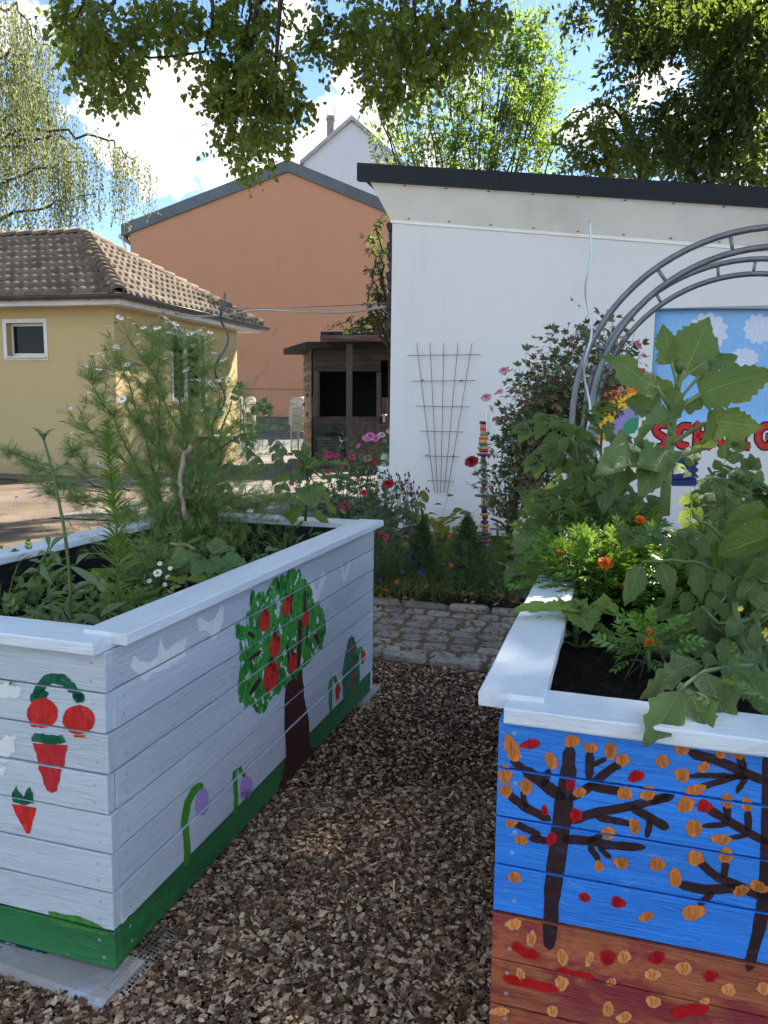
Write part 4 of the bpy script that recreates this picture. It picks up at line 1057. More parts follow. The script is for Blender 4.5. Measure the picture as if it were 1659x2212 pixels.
def strk(pts, wd, rag=2.0):
    pts = [Vector(p) for p in pts]; w0 = wd[0] if isinstance(wd, (list, tuple)) else wd; w1 = wd[-1] if isinstance(wd, (list, tuple)) else wd
    pts[0] = pts[0] + (pts[0] - pts[1]).normalized() * w0 * .3; pts[-1] = pts[-1] + (pts[-1] - pts[-2]).normalized() * w1 * .3
    wd = [x * 1.12 for x in wd] if isinstance(wd, (list, tuple)) else wd * 1.12
    L, Rr = stroke(pts, wd)
    c0 = (L[0] + Rr[0]) / 2 + (pts[0] - pts[1]).normalized() * w0 * .3; c1 = (L[-1] + Rr[-1]) / 2 + (pts[-1] - pts[-2]).normalized() * w1 * .3
    L[0] = L[0].lerp(Rr[0], .18); Rr[0] = Rr[0].lerp(L[0], .2); L[-1] = L[-1].lerp(Rr[-1], .18); Rr[-1] = Rr[-1].lerp(L[-1], .2)
    L = [c0] + L + [c1]
    j = lambda p: (p.x + rp.uniform(-rag, rag), p.y + rp.uniform(-rag, rag))
    return [j(p) for p in L] + [j(p) for p in Rr[::-1]]

def rim(a, b, w, h, parent, name='rim_board', seed=0):
    a, b = Vector(a), Vector(b); x = (b - a); L = x.length; x.normalize(); M = frame(a, x, UPZ); r = random.Random(seed)
    # a board with slightly wavering, chipped edges
    n = 26; V = []
    for i in range(n + 1):
        t = L * i / n; e = [r.uniform(-.0012, .0012) for _ in range(4)]
        V += [(t, -w / 2 + e[0] + .002, 0), (t, -w / 2 + e[0], .003), (t, -w / 2 + e[1], h - .003), (t, -w / 2 + e[1] + .003, h), (t, w / 2 + e[2] - .003, h), (t, w / 2 + e[2], h - .003), (t, w / 2 + e[3], .003), (t, w / 2 + e[3] - .002, 0)]
    mb = MB(); mb.add(V, [(i * 8 + k, i * 8 + (k + 1) % 8, (i + 1) * 8 + (k + 1) % 8, (i + 1) * 8 + k) for i in range(n) for k in range(8)] + [tuple(range(8))[::-1], tuple(n * 8 + k for k in range(8))])
    return mb.build(name, RIMP, parent, M)
def soilbed(name, o, x, y, w, l, z, parent, seed):
    M = frame(o, x, UPZ, y)
    def zf(X, Y): return z + .022 * hn(X, Y, 6, seed) + .014 * hn(X, Y, 26, seed + 1) + .006 * hn(X, Y, 70, seed + 2)
    return grid_sheet(name, .02, w - .02, .02, l - .02, 130, 220, zf, SOILB, parent, M)
def soilm():
    m, t, b, o = new_mat('black_potting_soil'); c = coords(t)
    k = t.mix(t.ramp(t.noise(c, 40, 6, .75), .45, .7), (.010, .0075, .006), (.05, .034, .024))
    k = t.mix(t.math('MULTIPLY', t.ramp(t.noise(t.map(c, (150, 90, 90)), 1.0, 3, .6), .66, .72), .7), k, (.20, .14, .09))
    t.put(b.inputs['Base Color'], k); b.inputs['Roughness'].default_value = .9; b.inputs['Specular IOR Level'].default_value = .2
    t.put(b.inputs['Normal'], t.bump(t.math('ADD', t.noise(c, 60, 6, .75), t.noise(c, 160, 4, .7)), 1.0, .02)); return m
SOILB = soilm()

# ---- pale blue bed on the left
LB = thing('raised_bed', 'pale blue plank raised bed painted with an apple tree, cherries and tulips', 'raised bed', (-.8, 2.6, 0))
LN = atz(250, 2096, .03); LL_, LW_ = 1.97, 1.02; LP = .0972
pf = Panel(LN - UW * LW_, UW, LW_, 0, LP, 8, LB, ([PALE, GREENB], [1] + [0] * 7), seed=1)
ln2 = LN + EV * .028
pr = Panel(ln2, EV, LL_ - .056, 0, LP, 8, LB, ([PALE, GREENB], [1] + [0] * 7), seed=2)
Panel(LN - UW * LW_ + EV * LL_, -EV, LL_ - .028, 0, LP, 8, LB, PALE, seed=3)
Panel(LN + EV * LL_, -UW, LW_, 0, LP, 8, LB, PALE, seed=4)
zt = LN.z + 8 * LP
def lt(a, b, z=0.0): p = LN - UW * a + EV * b; p.z = zt + z; return p
rim(lt(LW_ + .02, .032), lt(.004, .030), .125, .028, LB, seed=1)
rim(lt(.022, .035), lt(.022, LL_ + .03), .118, .028, LB, seed=2).location.z += .0085
rim(lt(LW_ - .022, .10), lt(LW_ - .022, LL_ + .03), .118, .028, LB, seed=3)
rim(lt(.085, LL_ - .03), lt(LW_ - .09, LL_ - .03), .118, .028, LB, seed=4).location.z += .004
soilbed('soil', LN - UW * (LW_ - .03) + EV * .03 - UPZ * LN.z, UW, EV, LW_ - .06, LL_ - .06, .675, LB, 11)
z5 = zoomer(0, 1900, 1.0972); z7 = zoomer(0, 2900, 1.0972); zq = zoomer(0, 2600, 1.544); z8 = zoomer(1512, 2900, 1.0972)
def to(pan, zf): return lambda poly: [pan.loc(*zf(x, y)) for x, y in poly]
A5 = to(pr, z5); A7 = to(pr, z7); AQ = to(pf, zq)
GR1 = brushmat('leaf_green_paint', (.05, .32, .045), .5, .45, (.25, .48, .26), .5); GR2 = brushmat('dark_green_paint', (.010, .115, .055), .4, .35, (.20, .34, .30), .45); BRN = brushmat('brown_paint', (.062, .022, .020), .2, .45)
REDP = brushmat('red_paint', (.60, .030, .024), .28, .4, (.62, .30, .30), .35); LIL = brushmat('lilac_paint', (.42, .29, .62), .12, .5); WHP = brushmat('white_paint', (.78, .80, .78), .06, .5, (.62, .66, .73), .5)
PALEP = brushmat('pale_gap_paint', (.62, .67, .72), .05, .5); GR3 = brushmat('mid_green_paint', (.028, .23, .055), .35, .45)
# apple tree
canopy = [(1275, 372), (1300, 402), (1318, 445), (1340, 470), (1338, 520), (1360, 545), (1383, 540), (1390, 600), (1407, 605), (1395, 640), (1385, 700), (1365, 690), (1340, 740), (1320, 790), (1240, 850), (1220, 890), (1180, 900), (1150, 960), (1130, 990), (1105, 965), (1070, 965), (1035, 930), (1035, 850), (1045, 800), (1035, 720), (1045, 690), (1020, 640), (1030, 620), (1060, 640), (1075, 570), (1090, 480), (1110, 500), (1130, 480), (1140, 520), (1160, 470), (1185, 430), (1210, 440), (1220, 400), (1245, 410)]
def inpoly(x, y, P):
    c = False; n = len(P)
    for i in range(n):
        a, b = P[i], P[i - 1]
        if (a[1] > y) != (b[1] > y) and x < (b[0] - a[0]) * (y - a[1]) / (b[1] - a[1]) + a[0]: c = not c
    return c
trunk = [(1232, 870), (1308, 800), (1312, 900), (1328, 1000), (1332, 1090), (1345, 1145), (1383, 1142), (1330, 1215), (1190, 1385), (1212, 1300), (1230, 1240)]
dabs = []; gaps = []; dk = []; edge = []
while len(dabs) < 105:
    x, y = rp.uniform(1020, 1405), rp.uniform(375, 985)
    if inpoly(x, y, canopy): dabs.append(A5(ell(x, y, rp.uniform(6, 11), rp.uniform(18, 34), rp.uniform(-.35, .35), 12, .15)))
while len(gaps) < 85:
    x, y = rp.uniform(1030, 1395), rp.uniform(400, 960)
    if inpoly(x, y, canopy): gaps.append(A5(ell(x, y, rp.uniform(3, 8), rp.uniform(8, 26), rp.uniform(-.4, .4), 9, .4)))
while len(dk) < 60:
    x, y = rp.uniform(1030, 1395), rp.uniform(400, 960)
    if inpoly(x, y, canopy): dk.append(A5(ell(x, y, rp.uniform(4, 8), rp.uniform(12, 28), rp.uniform(-.3, .3), 9, .25)))
for i in range(len(canopy)):
    a, b = canopy[i], canopy[(i + 1) % len(canopy)]
    for k in range(2):
        t = rp.random(); edge.append(A5(ell(a[0] + (b[0] - a[0]) * t, a[1] + (b[1] - a[1]) * t, rp.uniform(6, 10), rp.uniform(16, 28), rp.uniform(-.3, .3), 10, .2)))
br = [A5(strk(p, w, 2)) for p, w in (([(1262, 470), (1250, 520), (1255, 560)], 12), ([(1315, 470), (1310, 560)], 10), ([(1295, 600), (1292, 720), (1285, 800)], 16), ([(1180, 640), (1200, 690)], 14), ([(1080, 760), (1120, 730)], 14), ([(1075, 650), (1090, 665)], 16), ([(1360, 660), (1372, 690)], 14), ([(1330, 560), (1322, 700)], 8), ([(1140, 540), (1132, 590)], 12), ([(1180, 730), (1165, 790)], 12), ([(1120, 850), (1080, 910)], 16), ([(1235, 700), (1250, 790), (1265, 850)], 10))]
pr.paint('painted_apple_tree', [([A5(rough(trunk, 3, 5))], 1), ([A5(rough(canopy, 8, 4))], 0), (edge, 0), (dk, 3), (gaps, 2), (dabs, 0), (br, 1)], [GR1, BRN, PALEP, GR3])
for cx, cy, rx, ry in ((1138, 597, 24, 46), (1235, 535, 18, 42), (1318, 588, 16, 34), (1184, 708, 24, 48), (1262, 778, 18, 42), (1167, 843, 32, 62)):
    q = pr.paint('painted_apple', [([], 0)] * 7 + [([A5(ell(cx, cy, rx, ry, .12, 24, .05)), A5(ell(cx + rx * .5, cy - ry * .75, rx * .5, ry * .35, 0, 12, .1))], 0), ([A5(strk([(cx, cy - ry * .8), (cx - 2, cy - ry * 1.35)], 8, 1))], 1)], [REDP, BRN])
for i, P in enumerate(([(568, 770), (580, 745), (610, 770), (650, 775), (680, 750), (690, 665), (720, 725), (760, 695), (805, 670), (800, 740), (770, 775), (720, 800), (660, 825), (625, 860), (590, 820), (565, 800)], [(855, 580), (900, 600), (925, 590), (945, 545), (962, 528), (968, 600), (945, 640), (920, 690), (900, 645), (860, 640)])):
    pr.paint('painted_white_bird', [([A5(rough(P, 4, 3))], 0)], [WHP])
for P in ([(1335, 425), (1352, 425), (1366, 470), (1390, 385), (1408, 395), (1375, 510), (1352, 515)], [(1468, 350), (1478, 350), (1490, 395), (1505, 340), (1516, 340), (1495, 425), (1480, 430)]):
    pr.paint('painted_bird', [([A5(rough(P, 1.5, 3))], 0)], [brushmat('chalk_white_paint', (.80, .79, .80), .04, .5)])
bush = [(1520, 660), (1535, 680), (1545, 750), (1547, 860), (1520, 900), (1480, 935), (1475, 880), (1485, 790), (1495, 730), (1505, 680)]
pr.paint('painted_bush', [([A5(rough(bush, 3, 4))], 0), ([A5(ell(rp.uniform(1488, 1540), rp.uniform(700, 890), 4, 9, 0, 8, .3)) for _ in range(16)], 1)], [brushmat('bottle_green_paint', (.02, .17, .09), .35, .5, (.10, .28, .18), .6), REDP])
for st, w, fl, mt in (([(1426, 988), (1424, 900), (1430, 845), (1443, 826), (1452, 862)], 13, [(1450, 870), (1462, 860), (1468, 890), (1460, 935), (1448, 942), (1444, 900)], REDP), ([(1547, 862), (1545, 780), (1550, 722), (1560, 712), (1566, 735)], 11, [(1562, 735), (1575, 722), (1580, 745), (1565, 785), (1557, 780)], REDP)):
    pr.paint('painted_tulip', [([A5(strk(st, w, 1))], 0), ([A5(rough(fl, 2, 3))], 1)], [GR1, mt])
for st, w, fl in (([(803, 545), (806, 480), (795, 372), (812, 285), (842, 228), (868, 212)], 27, [ell(873, 283, 29, 60, .15, 24, .06)]), ([(1017, 332), (1014, 220), (1012, 155), (1028, 120), (1050, 168)], 17, [ell(1060, 218, 27, 50, .1, 22, .06), [(1034, 240), (1086, 225), (1078, 268), (1068, 250), (1062, 282), (1050, 255), (1040, 275)]])):
    pr.paint('painted_tulip', [([A7(strk(st, w, 2))], 0), ([A7(f) for f in fl], 1)], [brushmat('moss_green_paint', (.06, .26, .025), .2, .45), LIL])
for P in ([(690, 655), (745, 590), (750, 610), (800, 575), (830, 560), (700, 690)], [(900, 470), (940, 400), (950, 420), (985, 420), (1010, 400), (930, 480)], [(535, 800), (560, 770), (640, 700), (650, 712), (545, 830)]): pr.paint('green_brush_edge', [([A7(rough(P, 3, 4))], 0)], [GREENB])
# short side: cherries, carrots
pf.paint('painted_cherry', [([AQ(strk([(205, 240), (232, 175), (290, 112), (368, 112), (430, 155), (482, 225)], [44, 52, 58, 58, 52, 46], 6)), AQ(ell(246, 208, 46, 32, 0, 16, .15)), AQ(ell(478, 232, 36, 30, 0, 14, .2))], 0), ([AQ(ell(258, 320, 94, 90, 0, 30, .03)), AQ([(185, 385), (230, 390), (215, 410), (185, 400)]), AQ(ell(478, 362, 98, 90, 0, 30, .03)), AQ([(445, 455), (520, 455), (510, 470), (450, 468)])], 1)], [GR2, REDP])
pf.paint('painted_carrot', [([AQ(rough([(195, 505), (408, 515), (400, 580), (380, 670), (350, 790), (315, 803), (285, 780), (240, 660), (225, 590)], 4, 4))], 1), ([AQ(rough([(185, 470), (215, 440), (300, 450), (350, 460), (380, 453), (400, 500), (330, 512), (230, 503), (190, 492)], 5, 4))], 0)], [GR2, brushmat('crimson_paint', (.52, .03, .035), .2, .45)])
pf.paint('painted_carrot', [([AQ(rough([(72, 875), (220, 895), (185, 1055), (160, 1050), (110, 960)], 3, 4))], 1), ([AQ(rough([(75, 862), (80, 800), (105, 762), (145, 830), (180, 765), (205, 800), (205, 868), (150, 880)], 4, 4))], 0)], [GR2, REDP])
for P in ([(-60, 140), (60, 140), (140, 175), (110, 215), (20, 225), (-60, 230)], [(-40, 500), (40, 460), (95, 455), (80, 540), (60, 610), (-40, 620)], [(-40, 640), (45, 650), (10, 700), (-40, 705)]): pf.paint('painted_smear', [([AQ(rough(P, 14, 4))], 0)], [WHP])
pf.paint('green_brush_edge', [([AQ(rough([(290, 1525), (440, 1550), (545, 1580), (660, 1640), (650, 1668), (520, 1640), (400, 1612), (310, 1575)], 5, 4))], 0)], [brushmat('olive_green_paint', (.06, .23, .045), .3, .5)])

# ---- blue and rust bed on the right
RB = thing('raised_bed', 'bright blue and rust plank raised bed painted with bare autumn trees and falling leaves', 'raised bed', (.8, 2.2, 0))
RN = Vector((.222, 1.387, -.0096)); RP_ = .0987; RL, RW = 2.0, 1.15
qf = Panel(RN, UW, RW, 0, RP_, 8, RB, ([RUST, BLUE], [0] * 4 + [1] * 4), seed=5)
Panel(RN + EV * RL, -EV, RL - .028, 0, RP_, 8, RB, ([RUST, BLUE], [0] * 4 + [1] * 4), seed=6)
Panel(RN + UW * RW + EV * RL, -UW, RW, 0, RP_, 8, RB, ([RUST, BLUE], [0] * 4 + [1] * 4), seed=7)
Panel(RN + UW * RW + EV * .028, EV, RL - .056, 0, RP_, 8, RB, ([RUST, BLUE], [0] * 4 + [1] * 4), seed=8)
zr_ = RN.z + 8 * RP_
def rtp(a, b, z=0.0): p = RN + UW * a + EV * b; p.z = zr_ + z; return p
rim(rtp(.012, .035), rtp(RW, .035), .125, .030, RB, seed=5)
rim(rtp(.018, .022), rtp(.018, RL + .03), .125, .030, RB, seed=6).location.z += .0105
rim(rtp(RW - .02, .10), rtp(RW - .02, RL), .12, .03, RB, seed=7)
rim(rtp(.085, RL - .03), rtp(RW - .085, RL - .03), .12, .03, RB, seed=8)
soilbed('soil', RN + UW * .03 + EV * .03 - UPZ * RN.z, UW, EV, RW - .06, RL - .06, .735, RB, 21)
A8 = to(qf, z8)
ORA = brushmat('orange_paint', (.62, .19, .035), .35, .45, (.36, .17, .05), .75); REDL = brushmat('leaf_red_paint', (.46, .012, .015), .25, .4); TRK = brushmat('dark_trunk_paint', (.036, .017, .018), .2, .55, (.035, .10, .26), .35); PEA = brushmat('peach_paint', (.72, .30, .12), .2, .5, (.45, .13, .06), .4)
T1 = [([(800, 62), (795, 170), (775, 300), (760, 430), (735, 600), (722, 740), (716, 890)], [50, 62, 70, 72, 72, 68, 58, 52]), ([(560, 112), (640, 165), (760, 255)], [30, 42, 48]), ([(538, 248), (600, 300), (705, 352)], 34), ([(612, 300), (600, 245)], 24), ([(575, 380), (610, 398), (665, 425)], 27), ([(640, 442), (690, 450), (730, 460)], 28), ([(690, 205), (710, 155)], 30), ([(810, 262), (880, 222), (960, 155), (1012, 120)], 34), ([(886, 170), (890, 72)], 34), ([(910, 122), (950, 98)], 22), ([(890, 212), (960, 225), (1035, 238)], 36), ([(820, 362), (900, 330), (1060, 302), (1150, 278), (1235, 260)], 36), ([(1160, 285), (1235, 246)], 20), ([(930, 352), (1000, 362), (1060, 376)], 27), ([(1080, 312), (1150, 350), (1215, 388)], 34), ([(1148, 362), (1138, 422)], 26), ([(785, 445), (900, 452), (960, 470), (1110, 480)], 34), ([(885, 452), (935, 428)], 24), ([(890, 478), (925, 532)], 24), ([(930, 480), (972, 522)], 20)]
T2 = [([(1668, 80), (1662, 300), (1655, 600), (1632, 780), (1604, 900), (1580, 985)], [60, 56, 56, 52, 46, 44]), ([(1330, 72), (1440, 102), (1650, 195)], 38), ([(1320, 170), (1440, 166), (1565, 176)], 20), ([(1370, 216), (1460, 190), (1545, 165)], 26), ([(1528, 232), (1562, 180)], 24), ([(1535, 90), (1552, 132)], 34), ([(1400, 312), (1500, 372), (1650, 455)], 34), ([(1486, 352), (1480, 300)], 28), ([(1385, 385), (1475, 380)], 22), ([(1575, 402), (1570, 330)], 30), ([(1500, 436), (1565, 426)], 18), ([(1368, 550), (1440, 612), (1560, 655)], 34), ([(1470, 602), (1476, 550)], 28), ([(1285, 642), (1380, 665), (1540, 656), (1650, 695)], 38), ([(1370, 722), (1415, 680)], 28)]
for Tn in (T1, T2): qf.paint('painted_bare_tree', [([A8(strk(p, wd, 2.2)) for p, wd in Tn], 0)], [TRK])
OR = [(553, 55, 32, 60), (720, 105, 26, 50), (812, 20, 36, 24), (895, 48, 30, 24), (973, 62, 26, 42), (1038, 100, 36, 36), (522, 165, 34, 36), (530, 230, 34, 32), (610, 215, 30, 44), (845, 240, 30, 26), (1045, 240, 36, 38), (1142, 245, 42, 32), (545, 375, 28, 22), (595, 450, 40, 24), (968, 415, 28, 32), (1085, 388, 28, 32), (926, 560, 22, 36), (1025, 545, 48, 30), (1180, 555, 38, 28), (565, 608, 28, 26), (1135, 778, 40, 26), (1205, 105, 36, 38), (1288, 52, 36, 30), (1460, 65, 28, 24), (1530, 75, 30, 22), (1290, 165, 34, 36), (1380, 130, 30, 26), (1340, 230, 44, 26), (1300, 295, 44, 36), (1485, 275, 32, 42), (1570, 295, 32, 38), (1340, 390, 40, 36), (1465, 443, 42, 24), (1345, 525, 34, 36), (1475, 515, 40, 36), (1255, 615, 34, 42), (1545, 668, 44, 24), (1620, 648, 44, 28), (1328, 760, 46, 36)]
RD = [(638, 32, 46, 26), (1093, 172, 46, 28), (805, 205, 26, 32), (695, 318, 20, 28), (826, 340, 26, 34), (720, 440, 28, 32), (1378, 300, 34, 32), (868, 697, 36, 24), (1013, 717, 34, 28)]
def lpaint(c, base, inner, k):
    cx, cy, rx, ry = c; q = rp.uniform(.76, 1.02); rx, ry = rx * q, ry * q; cx += rp.uniform(-4, 4); polys = [A8(rough(leafo(cx, cy, rx, ry), 2.2, 2))]
    st = [A8(strk([(cx - rx * .3, cy - ry * .6), (cx - rx * .15, cy), (cx - rx * .25, cy + ry * .55)], rx * .28, 2)), A8(strk([(cx + rx * .3, cy - ry * .45), (cx + rx * .35, cy + ry * .1), (cx + rx * .1, cy + ry * .6)], rx * .25, 2))]
    return qf.paint('painted_leaf', [([], 0)] * k + [(polys, 0), (st, 1)], [base, inner])
ORI = brushmat('ochre_paint', (.42, .155, .045), .4, .5); REI = brushmat('dark_red_paint', (.30, .01, .02), .3, .4)
for c in OR: lpaint(c, ORA, ORI, 2)
for c in RD: lpaint(c, REDL, REI, 2)
PL = [(565, 805, 34, 26), (885, 955, 24, 38), (1035, 948, 40, 32), (1155, 1022, 40, 30), (1300, 995, 38, 34), (765, 1065, 28, 36), (985, 1055, 34, 24), (1490, 1090, 42, 30), (1165, 1143, 40, 28), (728, 1185, 26, 26), (965, 1180, 30, 36), (1040, 1210, 34, 26), (505, 1188, 42, 20), (1635, 1080, 30, 28), (1385, 1140, 24, 20), (640, 870, 28, 40), (770, 950, 30, 50), (590, 1030, 20, 30)]
for c in PL: lpaint(c, PEA, ORA, 2)
for c in ((1180, 950, 34, 30), (965, 950, 34, 36), (1410, 1030, 32, 28)): lpaint(c, REDL, REI, 3)
for st, w in (([(570, 900), (610, 930), (655, 940)], 36), ([(760, 1005), (830, 1020), (900, 1036)], 22), ([(530, 1045), (630, 1068), (740, 1092)], 34), ([(1260, 1195), (1320, 1180), (1382, 1175)], 42)): qf.paint('painted_stroke', [([], 0)] * 2 + [([A8(strk(st, w, 3))], 0)], [REDL])

# ---- slab, mesh and scraps under the left bed
SLABM = basic('pale_concrete', (.30, .285, .265), .85, .12, 9, .5, 70, dirt=(.46, .55, .66), dirtk=.75)
sx = Vector((math.cos(rad(21)), -math.sin(rad(21)), 0)); sy = Vector((sx.y * -1, sx.x, 0))
so_ = atz(214, 2188, .012); so_.z = 0
prof = [(0, -.03), (0, .012), (.006, .020), (.004, .030), (.010, .040), (.024, .046), (.10, .0465), (.16, .0465), (.16, -.03)]
prof = [(a, b - .022) for a, b in prof]
mb = MB(); n = len(prof); V = []
for e in (-.9, 0): V += [so_ + sx * e + sy * a + UPZ * b for a, b in prof]
mb.add(V, [(k, (k + 1) % n, n + (k + 1) % n, n + k) for k in range(n)] + [tuple(range(n)), tuple(range(n, 2 * n))[::-1]])
tag(mb.build('concrete_slab', SLABM), 'pale concrete edging slab with paint splashes under the near corner of the white bed', 'slab')
mb = MB(); c = atz(800, 1492, 0) + UW * .012; mb.box((0, 0, .008), (.06, .26, .03), Matrix.Translation(c - EV * .1) @ RT.to_4x4(), bev=.006)
tag(mb.build('concrete_slab', SLABM), 'small painted concrete block under the far corner of the apple tree side', 'slab')
mb = MB(); g0 = LN + UW * .004 - EV * .05 ; g0.z = .028
for k in range(6): a = g0 + UW * (.004 + .0115 * k); mb.tube([a, a + EV * (.25 - .012 * k) + UPZ * (-.0024 * k)], .0008, 4)
for k in range(22): a = g0 + EV * (.0112 * k); mb.tube([a, a + UW * .064 - UPZ * .013], .0008, 4)
tag(mb.build('wire_mesh', basic('mesh_wire', (.42, .42, .41), .35, .1, metal=.7)), 'strip of square wire mesh poking out under the near corner of the white bed', 'wire mesh')
mb = MB(); a = atp(0, 2040, LN, EV)
mb.box((0, 0, 0), (.5, .012, .05), Matrix.Translation(Vector((LN.x, LN.y, .008)) - UW * .45 + EV * .004) @ RT.to_4x4() @ Matrix.Rotation(.03, 4, 'Y'), bev=.002)
tag(mb.build('painted_board', brushmat('navy_green_scrap', (.012, .05, .06), .3, .5, (.42, .55, .68), .9)), 'dark scrap board with flaking paint lying under the short side of the white bed', 'board')
# ================================================================== trees
GAPS = [((.92, 2.45, 1.1), .95, .76), ((.75, 2.35, 1.0), .30, .8), ((-.09, 3.22, .5), .22, 1.0), ((-3.6, 7.0, 0), .9, .75), ((-5.5, 9.5, 0), 1.0, .7)]  # holes cut through the crown along the sun's rays to make sun patches
def lit(P, r):
    keep = np.ones(len(P), bool)
    for p, rad_, pr_ in GAPS:
        d = P - np.array(p); s_ = np.array(sdir); q = np.linalg.norm(d - (d @ s_)[:, None] * s_, axis=1); keep &= ~((q < rad_) & (r.random(len(P)) < pr_))
    return keep
BARK = basic('dark_bark', (.045, .036, .028), .95, .4, 6, .9, 30, stretch=(1, 1, .25))
BIRCHB = basic('pale_birch_bark', (.42, .41, .38), .8, .25, 5, .4, 30, dirt=(.05, .05, .045), dirtk=.7)
def stick_t(k=.012):
    a = [0, 2.09, 4.19]; v = [(k * math.cos(t), 0, k * math.sin(t)) for t in a] + [(k * .4 * math.cos(t), 1, k * .4 * math.sin(t)) for t in a]
    return np.array(v), np.array([(0, 1, 4, 3), (1, 2, 5, 4), (2, 0, 3, 5)]), np.zeros((6, 2))
def wblob(zf, x, y, r, Y, sy=1.0, dep=.8):
    c = aty(*zf(x, y), Y); k = r / 1.8228 / CF * Y if zf is not ident else r / CF * Y
    return (np.array(c), np.array((k, k * dep, k * sy)))
def ident(x, y): return (x, y)
def crown(parent, blobs, dens, tm, size, mat, name='crown', hang=.6, tl=(.25, .55), nl=9, shell=.5, sticks=True, wid=None, seed=0, up=0.0, spread=.09, gap=False):
    r = np.random.default_rng(seed); B = []; D = []; LL2 = []
    for c, s in blobs:
        n = max(3, int(dens * s[0] * s[2] * (1 + s[1]))); u = r.normal(size=(n, 3)); u = unit(u) * (r.random((n, 1)) ** (1 / (2 + 2 * shell)))
        B.append(c + u * s); d = unit(u * .5 + r.normal(size=(n, 3)) * .6 + np.array([0, 0, -hang + up])); D.append(d); LL2.append(r.uniform(*tl, n))
    B = np.concatenate(B); D = np.concatenate(D); L = np.concatenate(LL2)
    if gap: kp = lit(B + D * (L * .5)[:, None], r); B, D, L = B[kp], D[kp], L[kp]
    n = len(B)
    t = (np.arange(nl) + r.random((n, nl))) / nl
    P = B[:, None] + D[:, None] * (t * L[:, None])[..., None] + np.array([0, 0, -1]) * (t ** 2 * L[:, None] * .35 * hang)[..., None] + r.normal(size=(n, nl, 3)) * spread * L[:, None, None]
    A = unit(D[:, None] * .5 + r.normal(size=(n, nl, 3)) * .65 + np.array([0, 0, -hang * .7 + up * .6])); N = r.normal(size=(n, nl, 3)) * .6 + np.array([0, 0, .9])
    m = n * nl
    scatter(name, tm, P.reshape(m, 3), A.reshape(m, 3), N.reshape(m, 3), r.uniform(size * .65, size * 1.25, m), mat, parent)
    if sticks: scatter('twig', stick_t(.010), B - D * .1, D + np.array([0, 0, -.15 * hang]), r.normal(size=(n, 3)), L * 1.1, BARK, parent, smooth=False)
    return m
def limbs(parent, root, blobs, r0, mat=BARK, name='limb', frac=1.0, seed=0, up=.5, fork=None):
    rr = random.Random(seed); mb = MB(); root = Vector(root)
    for c, s in blobs:
        if rr.random() > frac: continue
        c = Vector(c); m = root.lerp(c, .5) + Vector((rr.uniform(-.3, .3), rr.uniform(-.3, .3), up * rr.uniform(.4, 1.2) * (c - root).length * .25))
        pts = wig(bez(root, m, c + Vector((0, 0, -s[2] * .2)), 7), .03, 2); n = len(pts)
        mb.tube(pts, [r0 * (1 - i / (n - 1)) ** .8 + .008 for i in range(n)], 6)
    return mb.build(name, mat, parent)
LIND = leafmat('linden_leaf', (.064, .105, .022), (.40, .48, .06), .5, .45, .45, .035)
LINDD = leafmat('dark_linden_leaf', (.045, .078, .022), (.22, .31, .045), .35, .5, .40, .025)
YGRN = leafmat('bright_green_leaf', (.085, .155, .028), (.30, .44, .06), .3, .5, .5, .03)
ARCH_ = leafmat('mid_green_leaf', (.085, .135, .032), (.34, .44, .06), .35, .5, .42, .03)
BIRL = leafmat('birch_leaf', (.125, .15, .065), (.30, .33, .10), .35, .55, .42, .03)
T_lin = leaf_t(3, .42, 'heart', .10, .15); T_ov = leaf_t(3, .27, 'ovate', .2, .15); T_sm = leaf_t(2, .34, 'ovate', .2, .1)
# --- linden whose branches hang into the top of the view
LT = thing('linden_tree', 'linden leaning in from overhead, its leafy branches drooping over the roofs', 'tree', (-2.2, -3.5, 0))
lb = []
for x, y, r in ((350, 15, 40), (600, 15, 30), (380, 70, 26), (770, 100, 34), (165, 25, 55), (130, 45, 25), (215, 55, 62), (205, 110, 48), (165, 100, 28), (195, 160, 44), (205, 205, 22), (255, 120, 45), (275, 165, 40), (290, 195, 26), (300, 85, 38), (325, 35, 50), (390, 35, 45), (440, 22, 40), (520, 30, 48), (560, 75, 52), (500, 105, 55), (455, 165, 30), (428, 180, 18), (500, 175, 56), (560, 150, 58), (610, 190, 46), (635, 225, 30), (575, 235, 62), (510, 250, 50), (560, 300, 48), (505, 310, 34), (530, 345, 26), (600, 285, 30), (480, 215, 34), (640, 120, 24), (690, 75, 36), (730, 30, 55), (735, 105, 34), (745, 135, 20), (790, 55, 48), (840, 30, 60), (850, 105, 62), (815, 160, 40), (835, 205, 28), (880, 165, 55), (925, 120, 60), (900, 45, 60), (960, 50, 60), (1000, 85, 42), (1015, 30, 50), (1055, 45, 34), (1070, 15, 30)):
    lb.append(wblob(ident, x, y, r * .93, 10 + R.uniform(-1.1, 1.1), 1.0, .8))
off = [(np.array((x, y, z)), np.array((q, q, q * .7))) for x, y, z, q in ((-3, 8.5, 9.0, 1.8), (-.5, 9, 9.4, 1.8), (1.8, 9.5, 9.2, 1.6), (-2, 5.5, 9.5, 2.0), (1, 5, 10, 2.0), (-2, 1, 10, 2.2))]
crown(LT, lb, 400, T_lin, .074, LIND, hang=.7, seed=1, nl=10, tl=(.14, .36), shell=.8)
crown(LT, off, 30, T_lin, .15, LIND, hang=.6, seed=2, nl=8, tl=(.4, .8), name='crown')
